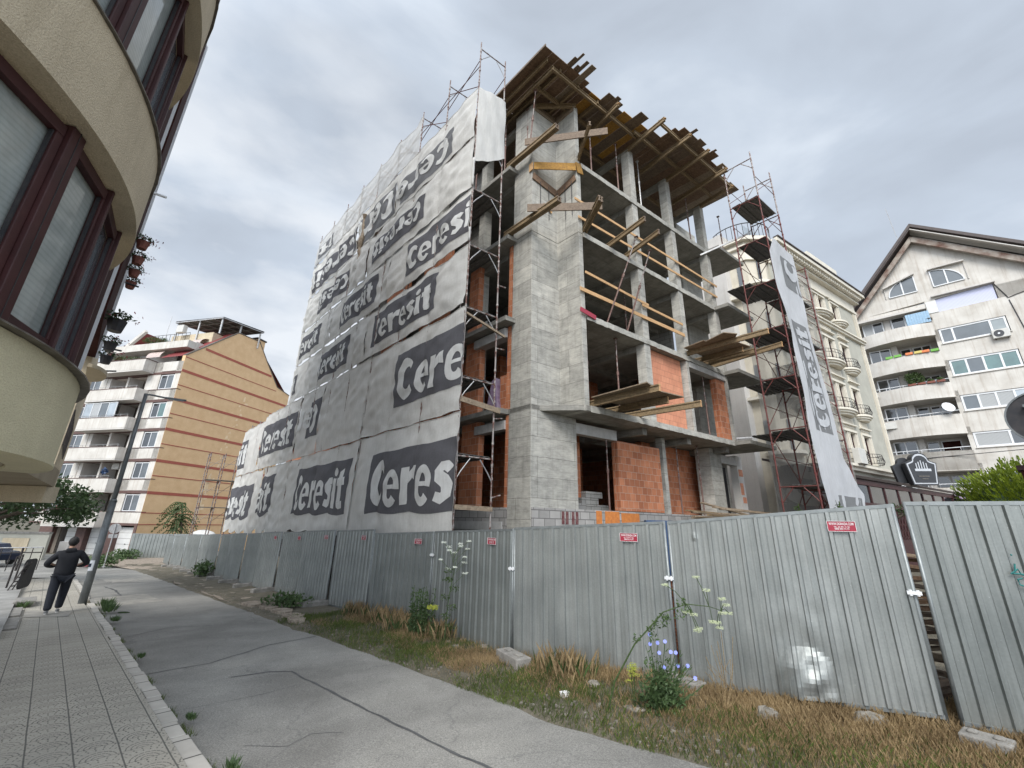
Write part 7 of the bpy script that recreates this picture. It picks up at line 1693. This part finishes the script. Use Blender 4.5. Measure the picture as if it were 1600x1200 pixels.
for k,(s,t,r,lb) in enumerate(((18.0,1.62,.26,'weed clump growing from the kerb at the foot of the street lamp'),(16.7,1.60,.26,'weed clump growing from the kerb just nearer than the street lamp'),(14.6,1.56,.14,'small weed on the kerb a little nearer than the lamp weeds'),(6.25,1.53,.07,'weed tuft in the kerb joint halfway down the pavement'),(4.7,1.53,.09,'weed tuft in the kerb joint near the bottom of the picture'),(9.9,1.52,.08,'thin weed at the kerb beyond the transverse road seam'),(19.5,-.05,.22,'grassy weed on the slab behind the walking person'))):
    p=S(s,t,.02); r_=empty('kerb_weed',p,lb,'weed'); mb=MB()
    for _ in range(int(90+300*r)):
        a=random.uniform(0,6.28); d=Vector((math.cos(a),math.sin(a),0)); l_=r*random.uniform(.5,1.2); b_=p+d*random.uniform(0,r*.6)+SD*random.uniform(-r,r)*.8; tp_=b_+d*l_*.4+Vector((0,0,l_*.7)); s_=Vector((-d.y,d.x,0))*(.003+.02*r)
        mb.add([b_-s_,b_+s_,(b_+tp_)/2+s_*1.4,tp_,(b_+tp_)/2-s_*1.4],[(0,1,2,3,4)])
    mb.build('blades',MT['leaf_weed'],r_,recalc=False)
# ---- weeds in front of the hoarding
def umbel(mb,c,r,n=26,q=.010):
    n=int(n*2.6); q*=.42; r*=1.25
    for _ in range(n):
        a=random.uniform(0,6.28); k=math.sqrt(random.random())*r; p=Vector(c)+Vector((math.cos(a)*k,math.sin(a)*k,random.uniform(-.3,.3)*r)); s_=q*random.uniform(.7,1.4); mb.box(p,s_*1.6,s_*1.6,s_,a)
uw=empty('white_umbel_weed',(-1.15,9.0,-.55),'tall thin weed with white flower umbels reaching the top of the hoarding','weed'); mb=MB(); F_=MB(); LF=MB(); st_=Vector((-1.18,9.0,-.55)); top=Vector((-1.02,9.02,1.0))
mb.path([st_,(-1.14,9.0,.2),top],.008,5,[.012,.009,.005])
for k in range(14):
    a=k*2.4; z=.55+.06*k if k<8 else .75+.03*k; e=Vector((-1.05+.27*math.cos(a)*random.uniform(.6,1.1),9.0+.18*math.sin(a),z+.12)); mb.path([(-1.09,9.0,z-.12),e],.004,4); umbel(F_,e,.035+.02*random.random(),24,.011)
for k in range(7): leaves(LF,(-1.12+random.uniform(-.12,.12),9.0,-.25+.16*k),.10,40,.025,(1.2,.6,.6))
mb.build('stem',MT['leaf_weed'],uw); F_.build('umbels',MT['petal_white'],uw,recalc=False); LF.build('leaves',MT['leaf_mid'],uw,recalc=False)
yb=empty('leafy_weed',(-1.75,9.75,-.6),'bushy dark green weed with a yellow flower in front of the hoarding','weed'); mb=MB(); LF=MB()
for k in range(26):
    x=-1.72+random.uniform(-.24,.24); y=9.45+random.uniform(-.1,.12); h=random.uniform(.55,1.0); mb.path([(x,y,-.62),(x+.03,y,-.62+h)],.005,4); 
    for q in range(16): leaves(LF,(x,y,-.6+h*q/16),.05,3,.032)
mb.build('stems',MT['leaf_weed'],yb); LF.build('leaves',MT['leaf_weed'],yb,recalc=False)
F_=MB(); umbel(F_,(-1.46,9.15,.03),.085,46,.022); F_.build('yellow_flower',MT['petal_yellow'],yb,recalc=False)
ch=empty('chicory_plant',(1.78,5.62,-.42),'leafy plant with sky-blue flowers in front of the post between two near panels','plant'); mb=MB(); LF=MB(); F_=MB(); B=Vector((1.78,5.60,-.42))
FL=[(1.67,5.60,.40),(1.75,5.58,.32),(1.67,5.61,.30),(1.83,5.56,.34),(1.76,5.58,.22),(1.88,5.54,.24),(1.93,5.52,.24),(1.80,5.57,.08),(1.94,5.52,.11),(2.04,5.49,.12),(2.10,5.46,.01)]
for q in FL:
    m=(B+Vector(q))/2+Vector((random.uniform(-.06,.06),0,.05)); mb.path([B,m,q],.004,4)
    n_=Vector((-.25,-1,.25)).normalized(); sx_=n_.cross(Vector((0,0,1))).normalized(); sz_=sx_.cross(n_); c=Vector(q)+n_*.012
    for k in range(9):
        a=k*2*math.pi/9; d=sx_*math.cos(a)+sz_*math.sin(a); e=sx_*-math.sin(a)+sz_*math.cos(a); F_.add([c,c+d*.014+e*.006,c+d*.024,c+d*.014-e*.006],[(0,1,2,3)])
for k in range(34):
    a=random.uniform(-1.2,1.6); l_=random.uniform(.35,.95); e=B+Vector((math.sin(a)*l_*.55,-.05+random.uniform(-.12,.12),abs(math.cos(a))*l_*.85)); mb.path([B+Vector((random.uniform(-.1,.1),random.uniform(-.08,.05),0)),(B+e)/2+Vector((random.uniform(-.05,.05),0,.04)),e],.0035,4)
    for q in range(6): p=B+(e-B)*(.3+.12*q); LF.add([p,p+Vector((.02,0,.02)),p+Vector((.045,.0,.035)),p+Vector((.02,0,.0))],[(0,1,2,3)])
for k in range(46):
    a=random.uniform(0,6.28); l_=random.uniform(.12,.42); b_=B+Vector((random.uniform(-.22,.22),random.uniform(-.12,.12),random.uniform(0,.28))); e=b_+Vector((math.cos(a)*l_*.7,math.sin(a)*l_*.5,l_*random.uniform(.1,.8))); s_=Vector((-math.sin(a),math.cos(a),0))*.022; m=(b_+e)/2+Vector((0,0,.04))
    LF.add([b_,m+s_,e,m-s_],[(0,1,2,3)])
leaves(LF,B+Vector((-.02,-.02,.16)),.26,800,.032,(1.1,.6,1.0),.1)
leaves(LF,B+Vector((-.02,.0,.40)),.22,420,.024,(1.2,.6,1.1),.1)
mb.build('stems',MT['leaf_weed'],ch); LF.build('leaves',MT['leaf_weed'],ch,recalc=False); F_.build('blue_flowers',MT['petal_blue'],ch,recalc=False)
yf=empty('yellow_flowered_weed',(1.40,5.60,-.42),'small weed with a cluster of tiny yellow-green flowers left of the blue-flowered plant','weed'); mb=MB(); F_=MB()
for q in range(9): e=Vector((1.42+random.uniform(-.07,.08),5.58,.0+random.uniform(-.07,.12))); mb.path([(1.44,5.58,-.42),e],.003,4); umbel(F_,e,.035,16,.008)
mb.build('stems',MT['leaf_mid'],yf); F_.build('flowers',MT['petal_yellow'],yf,recalc=False)
gu=empty('cream_umbel_weed',(1.2,5.62,-.42),'long arching weed stalk with pale cream umbels bending over the dented panel','weed'); mb=MB(); F_=MB(); LF=MB()
P=[(1.12,5.60,-.42),(1.23,5.58,-.07),(1.47,5.54,.31),(1.81,5.47,.66),(2.06,5.40,.76),(2.29,5.33,.75),(2.40,5.28,.72)]; mb.path(P,.008,6,[.011,.010,.009,.008,.006,.005,.004])
E_=[(2.42,5.27,.84),(2.40,5.26,.70),(2.16,5.36,.52),(2.20,5.38,1.05),(2.28,5.33,.92),(2.12,5.36,.66),(2.46,5.26,.78),(2.30,5.3,.60),(2.36,5.28,.55),(1.86,5.47,.95),(2.47,5.25,.70),(2.05,5.4,.68),(2.14,5.36,.50),(2.34,5.28,.60)]
for e in E_:
    s_=min(P[3:],key=lambda p:(Vector(p)-Vector(e)).length); mb.path([s_,(Vector(s_)+Vector(e))/2+Vector((0,0,.03)),e],.004,4); umbel(F_,e,.035,34,.0075)
for k in range(10): leaves(LF,Vector(P[2])+(Vector(P[4])-Vector(P[2]))*random.random()+Vector((0,0,random.uniform(-.08,.06))),.06,22,.022)
mb.build('stalk',MT['leaf_mid'],gu); F_.build('umbels',MT['petal_cream'],gu,recalc=False); LF.build('leaves',MT['leaf_weed'],gu,recalc=False)
tw_=empty('dry_twiggy_weed',(3.0,5.5,-.3),'thin bare twiggy weed in front of the dented panel','weed'); mb=MB(); B=Vector((2.42,5.52,-.34))
for k in range(9): a=random.uniform(-.5,.6); e=B+Vector((math.sin(a)*.35,0,.35+.5*random.random())); mb.path([B,(B+e)/2+Vector((.03,0,0)),e],.0035,4); mb.path([(B+e)/2,(B+e)/2+Vector((random.uniform(-.12,.12),0,.12))],.0025,4)
mb.build('twigs',MT['drygrass'],tw_)
# ================================================================ grass (nobody could count it)
def vz(s,t):
    a=edge_r(s)-.15; h=-.09+min(1,(t-a)/.35)*.085+.05*noise.noise(Vector((s*1.3,t*1.7,0)))*min(1,(t-a)/.5)
    return h
def fence_t(s):
    pts=[(-3,7.8),(.35,7.0),(2.87,6.15),(5.5,5.68),(8.3,6.0),(10.8,5.9),(16,5.95),(45,6.6)]
    for (s0,t0),(s1,t1) in zip(pts,pts[1:]):
        if s<=s1: return t0+(t1-t0)*(s-s0)/(s1-s0)
    return 6.6
def grass(name,mat,n,smp,hmin,hmax,wid,label_kind='stuff',seed=1,lean=.5):
    rnd=random.Random(seed); v=[];f=[]
    for _ in range(n):
        r_=smp(rnd)
        if r_ is None: continue
        s,t,k=r_; p=S(s,t,vz(s,t)-.01); h=rnd.uniform(hmin,hmax)*k; a=rnd.uniform(0,6.28); d=Vector((math.cos(a),math.sin(a),0)); s_=Vector((-d.y,d.x,0))*wid*rnd.uniform(.6,1.2); l_=h*rnd.uniform(.1,lean)
        m=p+d*l_*.35+Vector((0,0,h*.6)); e=p+d*l_+Vector((0,0,h)); q=len(v); v+=[p-s_,p+s_,m+s_*.8,e,m-s_*.8]; f.append((q,q+1,q+2,q+3,q+4))
    o=MB().add(v,f).build(name,MT[mat],org=(0,0,0),recalc=False); o['kind']='stuff'; return o
def dens(s,t,sd): return noise.noise(Vector((s*.8,t*1.1,sd)))
def s_dry(r):
    s=-2.5+13.5*r.random()**1.5; ft=fence_t(s); t=edge_r(s)+(ft+.25-edge_r(s))*r.random()
    k=(t-edge_r(s))/(ft-edge_r(s)+.01); near=max(0,min(1,(3.4-s)/1.8)); base=max(near*(.4+.9*k), .0 if s<3.2 else max(0,dens(s,t,3)*1.6+.25)*(k>.25))
    if r.random()>base+.05: return None
    return s,t,(.45+.75*k)*(1 if s<3.4 else .85)
def s_green(r):
    s=-2.5+14.5*r.random()**1.35; ft=fence_t(s); t=edge_r(s)-.03+(ft+.1-edge_r(s))*r.random()**1.1; k=(t-edge_r(s))/(ft-edge_r(s)+.01)
    b=.75-.75*k if s<3.4 else .45
    if r.random()>b*max(0,.62+1.1*dens(s,t,7)): return None
    return s,t,.5+.6*(1-abs(k-.4))
def s_tall(r):
    c=r.choice([(9.2,6.0,.8),(9.9,5.95,.6),(7.6,5.75,.5),(8.6,5.6,.5),(11.0,5.8,.6),(4.2,5.5,.4)]); s=c[0]+r.gauss(0,c[2]*.5); t=c[1]+r.gauss(0,.14)
    if t>fence_t(s)+.05: return None
    return s,t,1
grass('dry_grass','drygrass',150000,s_dry,.04,.15,.0016,seed=4)
grass('green_grass','grass',90000,s_green,.03,.11,.0022,seed=5,lean=.8)
grass('tall_grass','leaf_mid',900,s_tall,.12,.30,.002,seed=6,lean=.6)
grass('tall_dry_grass','drygrass',1100,s_tall,.16,.40,.0013,seed=8,lean=.5)
def s_moss(r):
    s=-2+34*r.random()**1.5; t=1.45+abs(r.gauss(0,.03)); 
    if dens(s*2,0,11)<.12: return None
    return s,t,1
rnd=random.Random(9); v=[];f=[]
for _ in range(2600):
    s=3+17*rnd.random(); 
    if noise.noise(Vector((s*1.7,2,11)))<.10: continue
    t=1.455+abs(rnd.gauss(0,.03)); p=S(s,t,RZ); h=rnd.uniform(.02,.07); a=rnd.uniform(0,6.28); d=Vector((math.cos(a),math.sin(a),0)); s_=Vector((-d.y,d.x,0))*.004; q=len(v); v+=[p-s_,p+s_,p+d*h*.6+Vector((0,0,h))]; f.append((q,q+1,q+2))
o=MB().add(v,f).build('kerb_grass',MT['grass'],org=(0,0,0),recalc=False); o['kind']='stuff'
# pebbles of the verge
rnd=random.Random(12); mb=MB()
for _ in range(420):
    s=1.5+20*rnd.random()**1.3; t=edge_r(s)+abs(rnd.gauss(0,.3))+.02
    if t>fence_t(s): continue
    p=S(s,t,vz(s,t)+.002); r_=rnd.uniform(.006,.02); mb.box(p+Vector((0,0,r_*.3)),r_*2,r_*1.5,r_*1.1,rnd.uniform(0,3))
o=mb.build('gravel',MT['stone'],org=(0,0,0)); o['kind']='stuff'
# pile of old planks and brick rubble behind the hoarding, seen through the gaps
pp=empty('plank_heap',(5.3,5.9,-.3),'stack of old planks and sticks seen through the gap beside the dented panel','plank heap'); rnd=random.Random(5)
for k in range(26):
    c=Vector((5.15+rnd.uniform(-.2,.3),5.75+rnd.uniform(-.3,.3),-.2+.06*k)); d=Vector((.9,rnd.uniform(-.5,.3),rnd.uniform(-.15,.15))).normalized(); MB().beam(c-d*.8,c+d*.8,rnd.uniform(.06,.16),.04).build('plank',MT[rnd.choice(['wood_old','wood_grey','wood_brown'])],pp)
pq=empty('brick_heap',(2.5,7.3,-.3),'stack of orange tiles seen through the gap behind the blue-flowered plant','tile stack')
for k in range(24): MB().box((2.45+rnd.uniform(-.03,.03),6.95+rnd.uniform(-.02,.02),-.2+.045*k),.5,.3,.038,rnd.uniform(-.1,.1)).build('tile',MT['brick'],pq)
tag(MB().box((2.5,7.35,1.1),.5,.1,1.2,.1).build('blue_board',MT['blue']),'dark blue board behind the gap above the tile stack','board')
# ================================================================ walking person
pp=empty('person',(-11.95,12.42,-.88),'person in a dark hooded jacket and jeans walking away with both elbows bent','person')
PO=Vector((-11.95,12.42,g(-11.95,12.42)+.02)); PSC=1.05; Fd=Vector((-.714,.700,0)); Rd=Vector((.700,.714,0))
def q_(x,f,z): return PO+(Rd*x+Fd*f+Vector((0,0,z)))*PSC-Vector(WORG[pp.name])
def skin(name,mat,nodes,edges,root=0,sub=2,parent=pp):
    me=bpy.data.meshes.new(name); me.from_pydata([tuple(q_(*n[:3])) for n in nodes],edges,[]); o=bpy.data.objects.new(name,me); col.objects.link(o); o.parent=parent; WORG[o.name]=WORG[pp.name]
    m=o.modifiers.new('skin','SKIN'); m.use_smooth_shade=True
    for i,n in enumerate(nodes): sv=me.skin_vertices[0].data[i]; sv.radius=(n[3],n[4] if len(n)>4 else n[3]); sv.use_root=(i==root)
    s_=o.modifiers.new('sub','SUBSURF'); s_.levels=sub; s_.render_levels=sub; me.materials.append(MT[mat]); return o
# body: pelvis, spine, neck, head, arms with hands, legs with feet
body=[(0,0,.93,.13,.10),(0,.0,1.15,.12,.09),(0,.03,1.36,.15,.09),(0,.04,1.47,.055),(0,.06,1.56,.06,.07),(0,.075,1.66,.07,.08),(0,.075,1.72,.05,.06),
 (-.17,.03,1.39,.055),(-.33,.02,1.17,.042),(-.20,.22,1.10,.03),(-.13,.27,1.12,.028),(.17,.03,1.39,.055),(.34,.03,1.17,.042),(.20,.22,1.08,.03),(.13,.27,1.10,.028),
 (-.09,-.02,.86,.07),(-.105,-.07,.52,.045),(-.10,-.24,.12,.035),(.09,.02,.86,.07),(.105,.14,.52,.045),(.10,.11,.10,.035)]
bo=skin('person_body','skin',body,[(0,1),(1,2),(2,3),(3,4),(4,5),(5,6),(2,7),(7,8),(8,9),(9,10),(2,11),(11,12),(12,13),(13,14),(0,15),(15,16),(16,17),(0,18),(18,19),(19,20)])
skin('jacket','jacket',[(0,-.01,.80,.235,.165),(0,0,1.02,.225,.16),(0,.01,1.22,.235,.16),(0,.03,1.37,.215,.135),(0,.02,1.47,.10,.10),(-.20,.02,1.385,.10),(-.31,.0,1.26,.088),(-.38,.02,1.14,.078),(-.25,.20,1.09,.06),(-.17,.25,1.10,.042),(.20,.02,1.385,.10),(.31,.0,1.26,.088),(.39,.03,1.14,.078),(.26,.20,1.08,.06),(.18,.25,1.09,.042)],
 [(0,1),(1,2),(2,3),(3,4),(3,5),(5,6),(6,7),(7,8),(8,9),(3,10),(10,11),(11,12),(12,13),(13,14)],0)
skin('jacket_hood','jacket',[(-.10,-.03,1.47,.055),(0,-.08,1.46,.075),(.10,-.03,1.47,.055)],[(0,1),(1,2)],1)
skin('trousers','jeans',[(0,0,.90,.17,.14),(-.10,-.02,.82,.125),(-.105,-.07,.52,.105),(-.10,-.22,.17,.085),(-.10,-.25,.10,.078),(.10,.02,.82,.125),(.105,.14,.52,.105),(.10,.12,.17,.085),(.10,.11,.09,.082)],[(0,1),(1,2),(2,3),(3,4),(0,5),(5,6),(6,7),(7,8)],0)
hc=q_(0,.045,1.685)+Vector(WORG[pp.name]); MB().sphere(hc,.108*PSC,14,10,(.92,.98,1.12),.015).build('hair',MT['hair'],pp,smooth=True)
for sx_,(fx,fz,pt) in (('l',(-.24,.075,-.3)),('r',(.12,.045,0))):
    x=-.10 if sx_=='l' else .10
    skin('trainer','shoe',[(x,fx-.04,fz+.01,.045),(x,fx+.05,fz-.0-(.0 if pt==0 else .01),.048,.04),(x,fx+.16,fz-.015-(0 if pt==0 else .02),.042,.03)],[(0,1),(1,2)],1)
    skin('shoe_sole','sole',[(x,fx-.05,fz-.035,.03,.018),(x,fx+.06,fz-.04-(0 if pt==0 else .012),.04,.016),(x,fx+.18,fz-.04-(0 if pt==0 else .022),.035,.014)],[(0,1),(1,2)],1)
for s_,x in ((-1,-.145),(1,.145)):
    for k in range(4): skin('finger','skin',[(x-s_*.012*k*.3,.27+.006*k,1.11+.012*k,.008),(x*.72,.30+.004*k,1.10+.013*k,.008),(x*.5,.285,1.095+.013*k,.007)],[(0,1),(1,2)],0,1,parent=bo) if False else None
